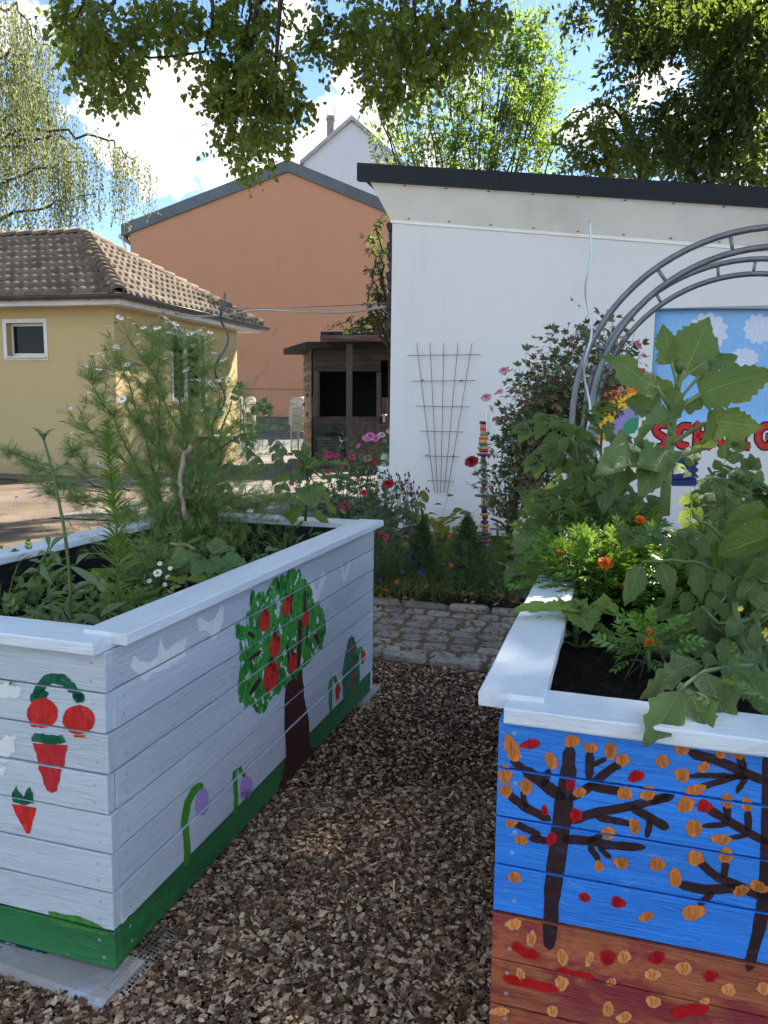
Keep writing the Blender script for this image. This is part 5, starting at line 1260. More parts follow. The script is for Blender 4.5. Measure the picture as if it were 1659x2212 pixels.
mb = MB(); mb.tube(wig([Vector((-2.2, -3.5, -.1)), Vector((-2.1, -3.2, 2.5)), Vector((-1.9, -2.2, 5.5)), Vector((-1.5, 0, 7.8)), Vector((-1.2, 3, 9.2)), Vector((-.8, 6.5, 9.6)), Vector((-.4, 9.2, 9.2))], .04, 3), [.36, .34, .33, .32, .31, .3, .28, .26, .24, .22, .2, .18, .16, .14, .13, .12, .11, .10, .09], 10); mb.build('trunk', BARK, LT)
limbs(LT, (-.6, 8.0, 9.5), [b for b in lb if b[1][0] > .27], .075, frac=.42, seed=3, up=.15)
for P, r in (([(575, -40), (560, 40), (540, 90), (525, 170), (540, 250), (590, 280)], .045), ([(445, -30), (470, 60), (430, 110), (300, 120)], .03), ([(250, -40), (225, 40), (205, 130)], .03), ([(880, -30), (860, 60), (845, 150)], .035), ([(1015, -30), (960, 60), (900, 130)], .035)):
    mb = MB(); p = wig([aty(x, y, 10) for x, y in P], .05, 3); mb.tube(p, [r * (1 - .75 * i / len(p)) for i in range(len(p))], 6); mb.build('branch', BARK, LT)
# --- dark tree at the right, behind the white building
DT = thing('broadleaf_tree', 'big dark green tree behind the white building with long drooping side branches', 'tree', (8.5, 14.5, 0))
z2 = zoomer(1512, 0, 1.0972)
db = []
for x, y, r in ((720, 30, 45), (770, 70, 55), (775, 118, 28), (850, 30, 50), (880, 75, 26), (960, 20, 50), (1040, 40, 70), (1060, 110, 70), (1040, 180, 60), (1020, 250, 42), (1000, 310, 30), (985, 350, 20), (1100, 200, 60), (1085, 270, 40), (1085, 340, 34), (1095, 385, 20), (1140, 60, 90), (1180, 150, 80), (1170, 235, 48), (1260, 60, 100), (1280, 150, 80), (1380, 70, 110), (1400, 180, 90), (1500, 60, 110), (1520, 180, 100), (1620, 90, 100), (1640, 220, 90), (1450, 270, 70), (1560, 290, 80), (1640, 340, 70), (1380, 330, 50), (1330, 400, 50), (1260, 420, 40), (1480, 370, 80), (1570, 420, 90), (1400, 450, 80), (1300, 490, 70), (1210, 470, 48), (1200, 540, 70), (1280, 590, 90), (1120, 560, 55), (1100, 620, 60), (1060, 520, 40), (1400, 570, 100), (1520, 550, 100), (1640, 540, 90), (1180, 660, 70), (1300, 690, 80), (1440, 680, 80), (1560, 680, 80), (1650, 690, 70), (1420, 770, 60), (1560, 780, 60), (1640, 790, 50), (1240, 750, 40), (1330, 760, 36)):
    db.append(wblob(z2, x, y, r * .92, 13.2 + R.uniform(-1.2, 1.2), .95, .8))
offd = [(np.array((x, y, z)), np.array((q, q, q * .62))) for x, y, z, q in ((4, 13, 10.6, 1.7), (6, 12.5, 11, 2.0), (8, 12, 11, 2.2), (10, 12, 10, 2.0), (5.2, 10.5, 10.6, 1.8), (7.2, 10, 11, 2.0), (9, 9.5, 10, 2.0), (7, 13, 13.4, 2.2), (9.5, 13, 13, 2.4), (5, 14, 12.8, 2.0), (6.6, 8.2, 9.6, 1.7), (8.4, 7.6, 9.4, 1.6), (10.5, 10.5, 12, 2.2), (4.2, 9.4, 9.8, 1.3), (11.5, 9, 9, 2.2), (7.8, 11, 8.4, 2.0), (10, 10, 7.5, 1.8), (5.9, 9.2, 8.6, 1.2), (3.2, 11.2, 10.3, 1.3), (9.4, 7.2, 7.6, 1.5), (2.4, 13.5, 11.2, 1.5), (1.6, 15, 12.4, 1.7), (3.5, 16, 14, 2.0), (6, 16, 15, 2.2), (2.2, 14.5, 11, 1.4), (3.2, 17.5, 12.6, 1.6), (1, 16.5, 12, 1.4), (4.5, 19, 14.5, 1.8), (.4, 14, 10.9, 1.2), (4.9, 14.8, 11.4, 1.4), (7.9, 18.4, 11.2, 1.6), (8.6, 18, 9.4, 1.5), (9, 20, 11.6, 1.9), (7.8, 20.5, 13.2, 1.9), (10.5, 21, 12, 2.0))]  # crown masses out of view, added to shade the beds and yard
crown(DT, db, 330, T_ov, .115, LINDD, hang=.45, seed=5, nl=10, tl=(.2, .42), shell=.8, gap=True)
crown(DT, offd, 50, T_lin, .19, LINDD, hang=.4, seed=6, nl=9, tl=(.35, .7), name='crown', gap=True)
mb = MB(); mb.tube(wig([Vector((8.5, 14.5, -.1)), Vector((8.3, 14.2, 3)), Vector((8.0, 13.5, 6.5)), Vector((7.6, 12.6, 9.5)), Vector((7.4, 12.2, 12.5))], .05, 3), [.42, .38, .36, .34, .32, .3, .28, .25, .22, .18, .14, .1, .07], 10); mb.build('trunk', BARK, DT)
limbs(DT, (8.0, 13.4, 6.0), [b for b in db if b[1][0] > .32], .09, frac=.4, seed=8, up=.25); limbs(DT, (7.7, 12.7, 9.0), offd, .10, seed=9, up=.3)
# --- bright green many-stemmed tree behind the roof
MT = thing('young_tree', 'bright yellow-green airy tree with upright shoots rising behind the roof edge', 'tree', (3.0, 23.5, 0))
MY = 23.5; root = aty(1010, 640, MY); root.z = 0
st = MB(); PL_ = []; AL = []; SL_ = []
rm = random.Random(9); rn_ = np.random.default_rng(9)
tips = []
while len(tips) < 60:
    x, y = rm.uniform(790, 1235), rm.uniform(25, 345)
    if y < 345 - (1 - abs((x - 1070) / (175 if x > 1070 else 310)) ** 1.9) * 315: continue
    if x < 930 and rm.random() < .30: continue
    tips.append((x, y))
for i, (x, y) in enumerate(tips):
    Y_ = MY + rm.uniform(-2, 2); tip = aty(x, y, Y_); base = aty(1010 + (x - 1010) * .72 + rm.uniform(-30, 30), min(y + rm.uniform(90, 240), 400), MY + (Y_ - MY) * .4)
    m = base.lerp(tip, .5) + Vector(((tip.x - base.x) * .18, 0, -.1)); pts = bez(base, m, tip, 8); st.tube(pts, [.014 * (1 - k / 8.6) + .003 for k in range(9)], 4, cap=False)
    L = (tip - base).length; nlv = int(L * rm.uniform(20, 34))
    for k in range(nlv):
        t = rm.uniform(.12, 1) if x > 930 else rm.uniform(.3, 1); j = min(7, int(t * 8)); p = pts[j].lerp(pts[j + 1], t * 8 - j)
        d = (pts[j + 1] - pts[j]).normalized(); o = Vector((rm.gauss(0, 1), rm.gauss(0, 1), rm.gauss(0, 1))).normalized()
        PL_.append(p + o * rm.uniform(0, .13)); AL.append(d * .6 + o * .9); SL_.append(rm.uniform(.09, .17))
for k in range(11):
    x = 1010 + (k - 5) * 42 + rm.uniform(-20, 20); t_ = aty(x, rm.uniform(90, 200) + abs(k - 5) * 14, MY + rm.uniform(-.8, .8)); p = wig(bez(root + Vector((rm.uniform(-.2, .2), 0, 0)), root.lerp(t_, .5) + Vector((-(t_.x - root.x) * .2, 0, .3)), t_, 9), .03, 2); st.tube(p, [.075 * (1 - i / len(p)) + .008 for i in range(len(p))], 6)
mtb = [wblob(z2, x, y, r * .95, MY + R.uniform(-1.5, 1.5), .9, .8) for x, y, r in ((560, 140, 44), (600, 200, 50), (640, 130, 36), (680, 190, 44), (560, 260, 50), (620, 300, 52), (690, 290, 48), (500, 330, 46), (580, 380, 52), (650, 390, 52), (705, 420, 46), (540, 450, 50), (620, 470, 54), (690, 510, 50), (480, 520, 46), (560, 570, 54), (640, 590, 56), (705, 610, 50), (470, 220, 36), (745, 340, 34), (60, 520, 34), (130, 480, 38), (200, 430, 36), (260, 380, 36), (330, 330, 36), (385, 270, 34), (430, 200, 30), (120, 600, 38), (220, 560, 40), (320, 480, 40), (400, 420, 38), (330, 600, 42), (420, 600, 46), (200, 660, 42), (300, 690, 42), (100, 690, 40), (450, 690, 46), (550, 690, 50), (650, 690, 50), (30, 620, 30), (600, 90, 26), (660, 70, 20), (780, 290, 20))]
crown(MT, mtb, 170, T_ov, .135, YGRN, hang=0, up=.55, seed=41, nl=10, tl=(.35, .75))
limbs(MT, root + Vector((0, 0, 4.5)), mtb, .04, frac=.5, seed=42, up=.1)
st.build('trunk', BARK, MT)
scatter('crown', leaf_t(3, .25, 'ovate', .25, .1), PL_, AL, rn_.normal(size=(len(PL_), 3)) + np.array([0, 0, .6]), SL_, YGRN, MT)
# --- arching shrub-like tree between them
AT = thing('young_tree', 'mid-green arching tree between the bright airy tree and the big dark one', 'tree', (5, 15.5, 0))
ab = [wblob(z2, x, y, r, 14.6 + R.uniform(-.6, .6), .9, .8) for x, y, r in ((930, 520, 42), (960, 570, 55), (900, 600, 48), (860, 650, 55), (820, 690, 46), (1010, 630, 62), (950, 680, 66), (1060, 700, 60), (1120, 740, 40), (1030, 480, 26), (1070, 470, 24), (880, 720, 44), (800, 730, 34), (1000, 740, 40))]
crown(AT, ab, 260, T_ov, .12, ARCH_, hang=.3, up=.2, seed=12, nl=9, tl=(.3, .55))
mb = MB(); b0 = aty(*z2(1150, 900), 14.8); b0.z = 0
for P in ([(1130, 700), (1060, 560), (990, 470), (900, 440), (780, 520)], [(1100, 720), (980, 560), (870, 590), (770, 700)], [(1100, 650), (1050, 520), (1020, 450), (980, 415)]):
    p = wig([b0] + [aty(*z2(x, y), 14.6) for x, y in P], .03, 3); mb.tube(p, [.05 * (1 - i / len(p)) + .006 for i in range(len(p))], 5)
mb.build('trunk', BARK, AT)
pts = [aty(*z2(x, y), 14.5) for x, y in ((1040, 430), (960, 415), (900, 440), (840, 490), (780, 540), (740, 590))]; P = []; A = []
for i in range(150): j = rm.randrange(5); t = rm.random(); P.append(pts[j].lerp(pts[j + 1], t) + Vector((rm.gauss(0, .05), rm.gauss(0, .05), rm.gauss(0, .05) - .03))); A.append((rm.gauss(-.2, .5), rm.gauss(0, .5), -.5))
scatter('crown', T_ov, P, A, rn_.normal(size=(150, 3)), .12, ARCH_, AT)
# --- weeping birch behind the yellow house
BT = thing('birch_tree', 'weeping birch with long hanging sprays behind the tiled roof', 'tree', (-14.5, 26, 0))
BYY = 25.0; P = []; A = []; SC = []; lm = MB(); tw = MB()
LBS = [([(-160, 330), (-40, 230), (0, 180), (60, 125), (100, 97), (132, 90)], 150, 120), ([(-140, 120), (-60, 60), (0, 22), (35, 12), (60, 45), (80, 90)], 200, 110), ([(-140, 430), (-40, 330), (60, 275), (150, 285), (230, 300), (275, 338), (303, 346)], 160, 170), ([(-120, 480), (-40, 420), (80, 365), (190, 350)], 140, 120), ([(-140, 280), (-40, 205), (40, 172), (90, 182), (118, 205)], 190, 130), ([(-80, 510), (0, 470), (100, 440), (205, 420)], 90, 100), ([(-60, 300), (10, 260), (70, 225), (130, 225)], 200, 130), ([(-40, 350), (30, 310), (120, 300), (180, 320)], 180, 120), ([(-60, 180), (-10, 130), (30, 110), (60, 130)], 220, 70)]
for pl, ln, ns in LBS:
    yo = rm.uniform(-1.6, 1.6); pts = [aty(x, y, BYY + yo) for x, y in pl]; w_ = wig(pts, .06, 4); lm.tube(w_, [.06 * (1 - i / len(w_)) + .012 for i in range(len(w_))], 5)
    for s in range(int(ns * .85)):
        f = rm.random() ** .8 * (len(w_) - 1.01); j = int(f); p0 = w_[j].lerp(w_[j + 1], f - j) + Vector((rm.gauss(0, .12), rm.gauss(0, .6), rm.gauss(0, .06)))
        L = ln / CF * BYY * rm.uniform(.35, 1.05) * (.75 if j > len(w_) * .8 else 1); dx, dy = rm.gauss(0, .06), rm.gauss(0, .06); q = p0.copy(); n = int(L / .055)
        prev = [p0]
        for k in range(n):
            t = k / n; q = p0 + Vector((dx * L * t + .04 * math.sin(6 * t + s), dy * L * t, -L * t + .15 * L * math.exp(-6 * t) * 0)); 
            if k % 6 == 0: prev.append(q.copy())
            if rm.random() < .85: P.append(q + Vector((rm.gauss(0, .035), rm.gauss(0, .035), 0))); A.append((rm.gauss(0, .45), rm.gauss(0, .45), -1)); SC.append(rm.uniform(.06, .115))
        if s % 2 == 0: tw.tube(prev + [q], .005, 3, cap=False)
n = len(P); scatter('crown', T_sm, P, A, rn_.normal(size=(n, 3)), SC, BIRL, BT)
mb = MB(); tr = [Vector((-14.5, 26, -.1)), Vector((-14.4, 26, 4)), aty(-150, 430, BYY + .6), aty(-140, 200, BYY + .4), aty(-130, 0, BYY)]; w_ = wig(tr, .05, 3); mb.tube(w_, [.3 * (1 - i / len(w_)) + .05 for i in range(len(w_))], 9); mb.build('trunk', BIRCHB, BT)
lm.build('limb', BARK, BT); tw.build('twig', BARK, BT)
lb2 = [(np.array((-16, 24, z)), np.array((2.5, 2, 2.2))) for z in (6, 9, 12)]
crown(BT, lb2, 14, T_sm, .16, BIRL, hang=.9, seed=31, nl=9, tl=(.6, 1.2), sticks=False)
PURP = leafmat('purple_flower', (.09, .035, .09), (.2, .08, .2), .3)
# --- buddleia growing behind the wall end
BD = thing('butterfly_bush', 'leggy buddleia growing out behind the left end of the white building', 'bush', (.1, 11, 0))
z3b = zoomer(0, 860, 1.0972); P = []; A = []; SC = []; mb = MB(); P2 = []; A2 = []
for pl in ([(1700, 560), (1660, 300), (1640, 150), (1600, 90), (1570, 78)], [(1700, 500), (1650, 200), (1640, 60), (1645, 0)], [(1690, 500), (1640, 330), (1610, 230), (1585, 225)], [(1690, 560), (1620, 450), (1560, 440), (1450, 462)], [(1700, 560), (1640, 430), (1590, 400), (1590, 358)], [(1690, 560), (1620, 480), (1540, 470), (1480, 480)], [(1690, 470), (1650, 330), (1615, 320)], [(1690, 600), (1640, 440), (1630, 380), (1600, 300)], [(1690, 540), (1660, 440), (1650, 400)], [(1700, 540), (1655, 250), (1600, 150), (1590, 140)], [(1700, 540), (1640, 470), (1600, 430), (1540, 448)]):
    p = wig([aty(*z3b(x, y), 11.0 + rm.uniform(-.4, .4)) for x, y in pl], .03, 4); mb.tube(p, [.014 * (1 - i / len(p)) + .004 for i in range(len(p))], 5)
    for i in range(3, len(p) - 1):
        for k in range(8):
            t = rm.random(); q = p[i].lerp(p[i + 1], t) + Vector((.02, 0, 0)); o = Vector((rm.gauss(0, 1), rm.gauss(0, 1), rm.gauss(0, .6) - .2)).normalized(); P.append(q + o * .02); A.append(o + Vector((0, 0, -.2))); SC.append(rm.uniform(.05, .095))
    if rm.random() < .6:
        d = (p[-1] - p[-2]).normalized()
        for k in range(26): P2.append(p[-1] + d * k * .006 + Vector((rm.gauss(0, .012), rm.gauss(0, .012), rm.gauss(0, .012)))); A2.append((rm.gauss(0, 1), rm.gauss(0, 1), rm.gauss(0, 1)))
mb.build('stem', BARK, BD); n = len(P); scatter('foliage', leaf_t(3, .22, 'lance', .2, .2), P, A, rn_.normal(size=(n, 3)) + np.array([0, 0, .8]), SC, leafmat('buddleia_leaf', (.07, .10, .035), (.18, .22, .05), .3), BD)
for k in range(0, len(P2), 26): scatter('flower_spike', T_sm, P2[k:k + 26], A2[k:k + 26], rn_.normal(size=(26, 3)), .03, PURP, BD)
# ================================================================== planting: helpers
rl = random.Random(77); rq = np.random.default_rng(77)
STEM = basic('green_stem', (.085, .14, .035), .55, .2, 8); STEMD = basic('dark_stem', (.05, .075, .025), .6, .25, 8); BROWN = basic('woody_stem', (.07, .045, .03), .8, .3, 8, .3, 40)
TANS = basic('dry_stick', (.33, .25, .18), .85, .3, 14, .4, 60)
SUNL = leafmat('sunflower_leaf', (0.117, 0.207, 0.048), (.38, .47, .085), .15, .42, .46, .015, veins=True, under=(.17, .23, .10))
SUND = leafmat('shaded_sunflower_leaf', (0.124, 0.204, 0.065), (.26, .33, .07), .15, .5, .35, .015, veins=True, under=(.13, .18, .09))  # duller copy of the sunflower leaf, shade put into its colours
TOML = leafmat('tomato_leaf', (0.137, 0.212, 0.072), (.32, .43, .09), .22, .45, .45, .012, veins=True, under=(.10, .14, .08), wrinkle=.8)
MARL = leafmat('marigold_leaf', (0.130, 0.261, 0.041), (.26, .40, .05), .42, .32, .38, .015, spec=.6)
SQUL = leafmat('squash_leaf', (0.124, 0.223, 0.068), (.24, .33, .06), .2, .5, .35, .02, veins=True, under=(.13, .18, .09), wrinkle=.6)
FEAT = leafmat('feathery_leaf', (0.247, 0.354, 0.109), (.22, .30, .06), .3, .55, .35, .02)
WEED = leafmat('weed_leaf', (0.126, 0.218, 0.053), (.26, .36, .05), .25, .45, .4, .02)
PALEL = leafmat('yellow_green_leaf', (.20, .28, .04), (.5, .55, .08), .2, .5, .45, .02, veins=True)
GREYL = leafmat('grey_green_leaf', (0.152, 0.210, 0.099), (.24, .32, .10), .22, .55, .35, .02)
ROSL = leafmat('rose_leaf', (0.058, 0.110, 0.041), (.16, .25, .04), .35, .38, .3, .03, spec=.6)
ROSR = leafmat('reddish_rose_leaf', (.13, .075, .045), (.35, .16, .06), .35, .4, .35, .04, spec=.5)
ROSP = leafmat('pale_rose_leaf', (.16, .16, .085), (.34, .33, .12), .25, .35, .3, .03, spec=.6)
T_sun = leaf_t(18, .42, 'heart', .12, .10, serr=.22, wav=.030, cols=3, seed=1, nser=9); T_sun2 = leaf_t(18, .40, 'heart', -.05, .10, serr=.22, wav=.035, cols=3, seed=5, nser=10)
T_tom = leaf_t(14, .30, 'ovate', .12, .07, serr=.10, wav=.03, cols=2, seed=2, nser=5, lobes=3.5); T_tom2 = leaf_t(12, .33, 'ovate', .10, .09, serr=.12, wav=.04, cols=2, seed=4, nser=4)
T_squ = leaf_t(12, .55, 'oval', .10, .15, serr=.10, wav=.04, cols=3, seed=6, nser=7); T_lan = leaf_t(6, .10, 'lance', .3, .25); T_lan2 = leaf_t(8, .16, 'lance', .25, .35, serr=.12, nser=6)
T_obl = leaf_t(6, .24, 'oval', .15, .25); T_rose = leaf_t(4, .32, 'ovate', .12, .12)
def W3(zf, p, Y): return aty(*zf(*p), Y)
WK, LK = 1.35, 1.14
def EL(zf, base, tip, wpx, Yb, Yt=None, tm=None, up=(0, -.55, .85), nat=.42, k=None):
    """a leaf between two surveyed points"""
    Yt = Yb if Yt is None else Yt; b = W3(zf, base, Yb); t = W3(zf, tip, Yt); L = (t - b).length
    s = (Vector(zf(1, 0)) - Vector(zf(0, 0))).length; ww = wpx * s / CF * Yb * WK
    return (tm or T_sun, b, t - b, up, L * LK, ww / (2 * nat * L * LK))
def pinn(n=5, lw=.13, ll=.42, taper=.75, tm=None, end=True):
    """compound leaf: a stalk with paired leaflets"""
    tm = tm or leaf_t(3, .22, 'lance', .2, .15); v, f, uv = tm; Vs = []; Fs = []; U = []; b = 0
    def putl(p, ang, s, roll=0):
        nonlocal b
        c, sn = math.cos(ang), math.sin(ang); q = np.stack([v[:, 0] * c * lw / .22 * .5 * 2 + v[:, 1] * sn, v[:, 1] * c - v[:, 0] * sn * lw / .22, v[:, 2] + abs(sn) * v[:, 1] * roll], -1) * s + np.array(p)
        Vs.append(q); Fs.append(f + b); U.append(uv); b += len(v)
    for i in range(n):
        t = .22 + .70 * i / max(1, n - 1); s = ll * (1 - (1 - taper) * t) * (.75 if i == 0 else 1); z = -.25 * t * t
        putl((0, t, z), .95 - .25 * t, s, -.2); putl((0, t + .02, z), -(.95 - .25 * t), s, -.2)
    if end: putl((0, .95, -.22), 0, ll * .9)
    sv = []; 
    for i in range(5):
        t = i / 4; sv += [(-.012, t, -.25 * t * t), (.012, t, -.25 * t * t)]
    Vs.append(np.array(sv)); Fs.append(np.array([(2 * i, 2 * i + 1, 2 * i + 3, 2 * i + 2) for i in range(4)]) + b); U.append(np.tile((.5, .5), (10, 1)))
    return np.concatenate(Vs), np.concatenate(Fs), np.concatenate(U)
T_mar = pinn(4, .21, .46, .8); T_rosec = pinn(2, .22, .5, .9, leaf_t(3, .26, 'ovate', .12, .12)); T_tomc = pinn(3, .30, .50, .9, leaf_t(7, .30, 'ovate', .2, .3, serr=.12, nser=4, wav=.03))
def feather(seed=0, n=9):
    r = random.Random(seed); V = []; F = []
    def fil(p, d, w):
        p, d = Vector(p), Vector(d); s = d.cross(Vector((r.gauss(0, 1), r.gauss(0, 1), r.gauss(0, 1)))).normalized() * w; b = len(V)
        V.extend([p - s, p + s, p + d + s * .35, p + d - s * .35]); F.append((b, b + 1, b + 2, b + 3))
    fil((0, 0, 0), (0, 1, -.1), .011)
    for i in range(n):
        t = .12 + .84 * i / n
        for sg in (-1, 1):
            L = .42 * (1 - .45 * t) * r.uniform(.7, 1.2); d = Vector((sg * L * .8, L * .6, r.uniform(-.25, .3) * L)); fil((0, t, -.1 * t), d, .009)
            for k in range(2): fil(Vector((0, t, -.1 * t)) + d * r.uniform(.35, .7), Vector((sg * L * r.uniform(-.1, .5), L * .5, r.uniform(-.3, .3) * L)), .007)
    return np.array([tuple(v) for v in V]), np.array(F), np.zeros((len(V), 2))
def daisy_mesh():
    mb = MB(); n = 15; r = random.Random(4)
    for k in range(n):
        a = 2 * math.pi * k / n + r.uniform(-.06, .06); c, s = math.cos(a), math.sin(a); q = Vector((-s, c, 0)); d = Vector((c, s, 0)); V = []
        dr = r.uniform(.05, .45)
        for t, w in ((.28, .10), (.55, .16), (.85, .15), (1.0, .07)):
            p = d * t + Vector((0, 0, .05 - dr * t * t * .6)); V += [p - q * w, p + q * w]
        mb.add(V, [(0, 1, 3, 2), (2, 3, 5, 4), (4, 5, 7, 6)], 0, True)
    mb.lathe([(.40, -.02), (.40, .06), (.34, .18), (.2, .26), (.02, .29)], (0, 0, 0), 12, 1); mb.lathe([(.06, -.3), (.3, -.08), (.34, 0)], (0, 0, 0), 8, 2)
    return mb
PETAL = basic('white_petal', (.84, .84, .82), .6, .03); YDISC = basic('yellow_disc', (.62, .38, .02), .7, .25, 90)
def copyto(src, M, parent):
    o = src.copy(); COL.objects.link(o); o.parent = None; o.matrix_basis = M; return par(o, parent)
def place(p, nrm, s): return Matrix.Translation(p) @ Vector((0, 0, 1)).rotation_difference(Vector(nrm).normalized()).to_matrix().to_4x4() @ Matrix.Rotation(rl.uniform(0, 6.28), 4, 'Z') @ Matrix.Scale(s, 4)
def rose_mesh(full=1.0):
    mb = MB(); r = random.Random(6)
    for ring, (n, rad_, h, tilt) in enumerate(((3, .16, .42, .05), (4, .30, .40, .25), (5, .48, .34, .55), (6, .70, .22, .95), (6, .88, .08, 1.25))):
        for k in range(n):
            a = 2 * math.pi * k / n + ring * .7 + r.uniform(-.2, .2); wv = 1.15 * math.pi / n; V = []
            for i in range(4):
                t = i / 3
                for j in range(5):
                    s = (j - 2) / 2; aa = a + s * wv * (.55 + .5 * math.sin(math.pi * min(1, t * .8 + .15))); rr = rad_ * (.35 + .65 * t) + .05 * math.sin(t * 3) + (.10 * t * t * (tilt)); z = h * (t ** .8) * (1.15 - .25 * s * s) - .22 * tilt * t * t + r.uniform(-.02, .02)
                    V.append((rr * math.cos(aa), rr * math.sin(aa), z))
            mb.add(V, [(i * 5 + j, i * 5 + j + 1, (i + 1) * 5 + j + 1, (i + 1) * 5 + j) for i in range(3) for j in range(4)], 0, True)
    mb.lathe([(.05, -.35), (.22, -.15), (.25, .02)], (0, 0, 0), 8, 1)
    return mb
def petalm(n, c, tr=None): return leafmat(n, c, tr or c, .2, .55, .25, .015)
RPINK = petalm('magenta_petal', (.60, .028, .13)); RRED = petalm('crimson_petal', (.36, .008, .022)); RLIL = petalm('lilac_pink_petal', (.62, .20, .40)); RPAL = petalm('pale_pink_petal', (.70, .32, .40)); RWHI = petalm('cream_petal', (.70, .58, .52)); RTAN = petalm('faded_petal', (.35, .22, .13))

# ================================================================== left bed
# --- chamomile
CB = atz(395, 1185, .70); CB.z = .66
CHM = thing('chamomile_bush', 'tall feathery chamomile bush covered in small white daisies in the pale blue bed', 'plant', tuple(CB))
FL = [(518, 427), (500, 448), (652, 460), (680, 472), (693, 425), (718, 430), (728, 445), (760, 455), (775, 482), (728, 490), (762, 505), (847, 452), (880, 472), (860, 483), (820, 497), (908, 492), (665, 535), (590, 537), (715, 548), (832, 548), (470, 530), (503, 555), (627, 665), (567, 653), (400, 587), (355, 628), (427, 543), (578, 453), (640, 480), (463, 465), (925, 580), (920, 597), (958, 613), (958, 688), (988, 690), (912, 712), (860, 697), (942, 700), (1022, 720), (1060, 732), (868, 720), (375, 760), (332, 755), (305, 820), (270, 875), (395, 838), (310, 925), (345, 930), (285, 945), (527, 780), (738, 810), (1112, 793), (1070, 790), (1128, 825), (1150, 850), (937, 935), (975, 940), (935, 960), (910, 985), (435, 1058), (640, 700), (385, 750), (450, 590), (485, 570), (610, 575), (845, 632), (865, 632), (540, 640), (430, 700), (790, 600), (690, 600), (470, 660)]
for _x, _y in [(x, y) for x, y in FL if y < 720][::2]: FL.append((_x + random.Random(_x).uniform(-45, 45), _y + random.Random(_y).uniform(-10, 60)))
BUD = set(range(23, 30)) | {31, 32, 38, 39, 41, 42, 43, 46, 48, 53, 54, 56, 57, 58, 61, 62, 63, 64, 67, 68, 69, 71}
mains = []
sm = MB()
for x, y in ((500, 560), (690, 560), (600, 700), (760, 580), (860, 600), (950, 760), (400, 720), (330, 880), (1060, 860), (820, 780), (640, 640), (540, 820)):
    Y_ = CB.y + rl.uniform(-.25, .3); b = CB + Vector((rl.uniform(-.16, .20), rl.uniform(-.12, .12), 0)); t = W3(z3b, (x, y), Y_)
    p = wig(bez(b, b.lerp(t, .45) + Vector((-(t.x - b.x) * .12, 0, .12)), t, 10), .006, 1); mains.append(p); sm.tube(p, [.0055 * (1 - i / 11) + .0016 for i in range(11)], 5)
FP_ = []; FA = []; FS = []
fl0 = None; dm = daisy_mesh()
def feathers(p, a, b, n, sz):
    for _ in range(n):
        t = rl.uniform(a, b) * (len(p) - 1.01); j = int(t); q = p[j].lerp(p[j + 1], t - j); d = (p[j + 1] - p[j]).normalized()
        o = Vector((rl.gauss(0, 1), rl.gauss(0, 1), rl.gauss(0, .5) + .2)).normalized(); FP_.append(q); FA.append(d * .55 + o); FS.append(sz * rl.uniform(.6, 1.3))
for i, (x, y) in enumerate(FL):
    f = W3(z3b, (x, y), CB.y + rl.uniform(-.3, .3)); best = min(((p[k] - f).length + (0 if p[k].z < f.z - .06 else 9), mi, k) for mi, p in enumerate(mains) for k in range(3, 11)); q = mains[best[1]][best[2]]
    if best[0] > 5: q = CB + (f - CB) * .45
    m = q.lerp(f, .5) + Vector((rl.gauss(0, .02), rl.gauss(0, .02), -.01)); c = wig(bez(q, m, f, 6), .003, 1); sm.tube(c, .0014, 4, cap=False); feathers(c, .05, .8, int(5 + (f - q).length * 55), .05)
    nrm = Vector((rl.gauss(0, .35), rl.gauss(-.25, .35), 1))
    M = place(f, nrm, (.0085 if i in BUD else .0165) * rl.uniform(.8, 1.15))
    if fl0 is None: fl0 = dm.build('flower', [PETAL, YDISC, STEM]); fl0.matrix_basis = M; par(fl0, CHM)
    else: copyto(fl0, M, CHM)
for p in mains: feathers(p, .02, .97, 240, .06)
for _ in range(900):
    q = CB + Vector((rl.gauss(.04, .20), rl.gauss(0, .16), abs(rl.gauss(.12, .17)))); FP_.append(q); FA.append((rl.gauss(0, .7), rl.gauss(0, .7), 1)); FS.append(rl.uniform(.05, .085))
for _ in range(1300):
    x, y = rl.gauss(440, 92), rl.gauss(1020, 92)
    if y > 1200 or x > 640: continue
    q = aty(x, y, CB.y + rl.gauss(0, .17)); FP_.append(q); FA.append(Vector((q.x - CB.x, q.y - CB.y, .25)) + Vector((rl.gauss(0, .25), rl.gauss(0, .25), rl.gauss(.1, .25)))); FS.append(rl.uniform(.04, .07))
# low sprays to the left and right
for pl in ([(560, 1180), (330, 1090), (180, 1050), (60, 1020), (20, 1000)], [(470, 1190), (300, 1150), (190, 1100), (90, 1060)], [(420, 1230), (250, 1200), (120, 1140)], [(560, 1240), (360, 1210), (250, 1150)], [(800, 1190), (1000, 1190), (1150, 1200), (1230, 1215)], [(900, 1240), (1050, 1250), (1180, 1225)], [(620, 1230), (520, 1280), (560, 1320)], [(420, 1160), (330, 1040), (290, 960)]):
    c = wig([W3(z3b, q, CB.y - .1 + rl.uniform(-.2, .1)) for q in pl], .012, 4); sm.tube(c, [.003 * (1 - i / len(c)) + .001 for i in range(len(c))], 4); feathers(c, .15, 1, 110, .055)
for x, y, s in ((170, 1165, 1), (165, 1182, .7), (70, 1205, 1), (205, 1170, .8), (167, 1198, .6), (1080, 1262, 1), (1178, 1228, .8)):
    copyto(fl0, place(W3(z3b, (x, y), CB.y - .15), (rl.gauss(0, .3), -.4, 1), .0155 * s), CHM)
sm.build('stem', STEM, CHM)
n = len(FP_); k = n // 2
scatter('foliage', feather(1), FP_, FA, rq.normal(size=(n, 3)), FS, FEAT, CHM)
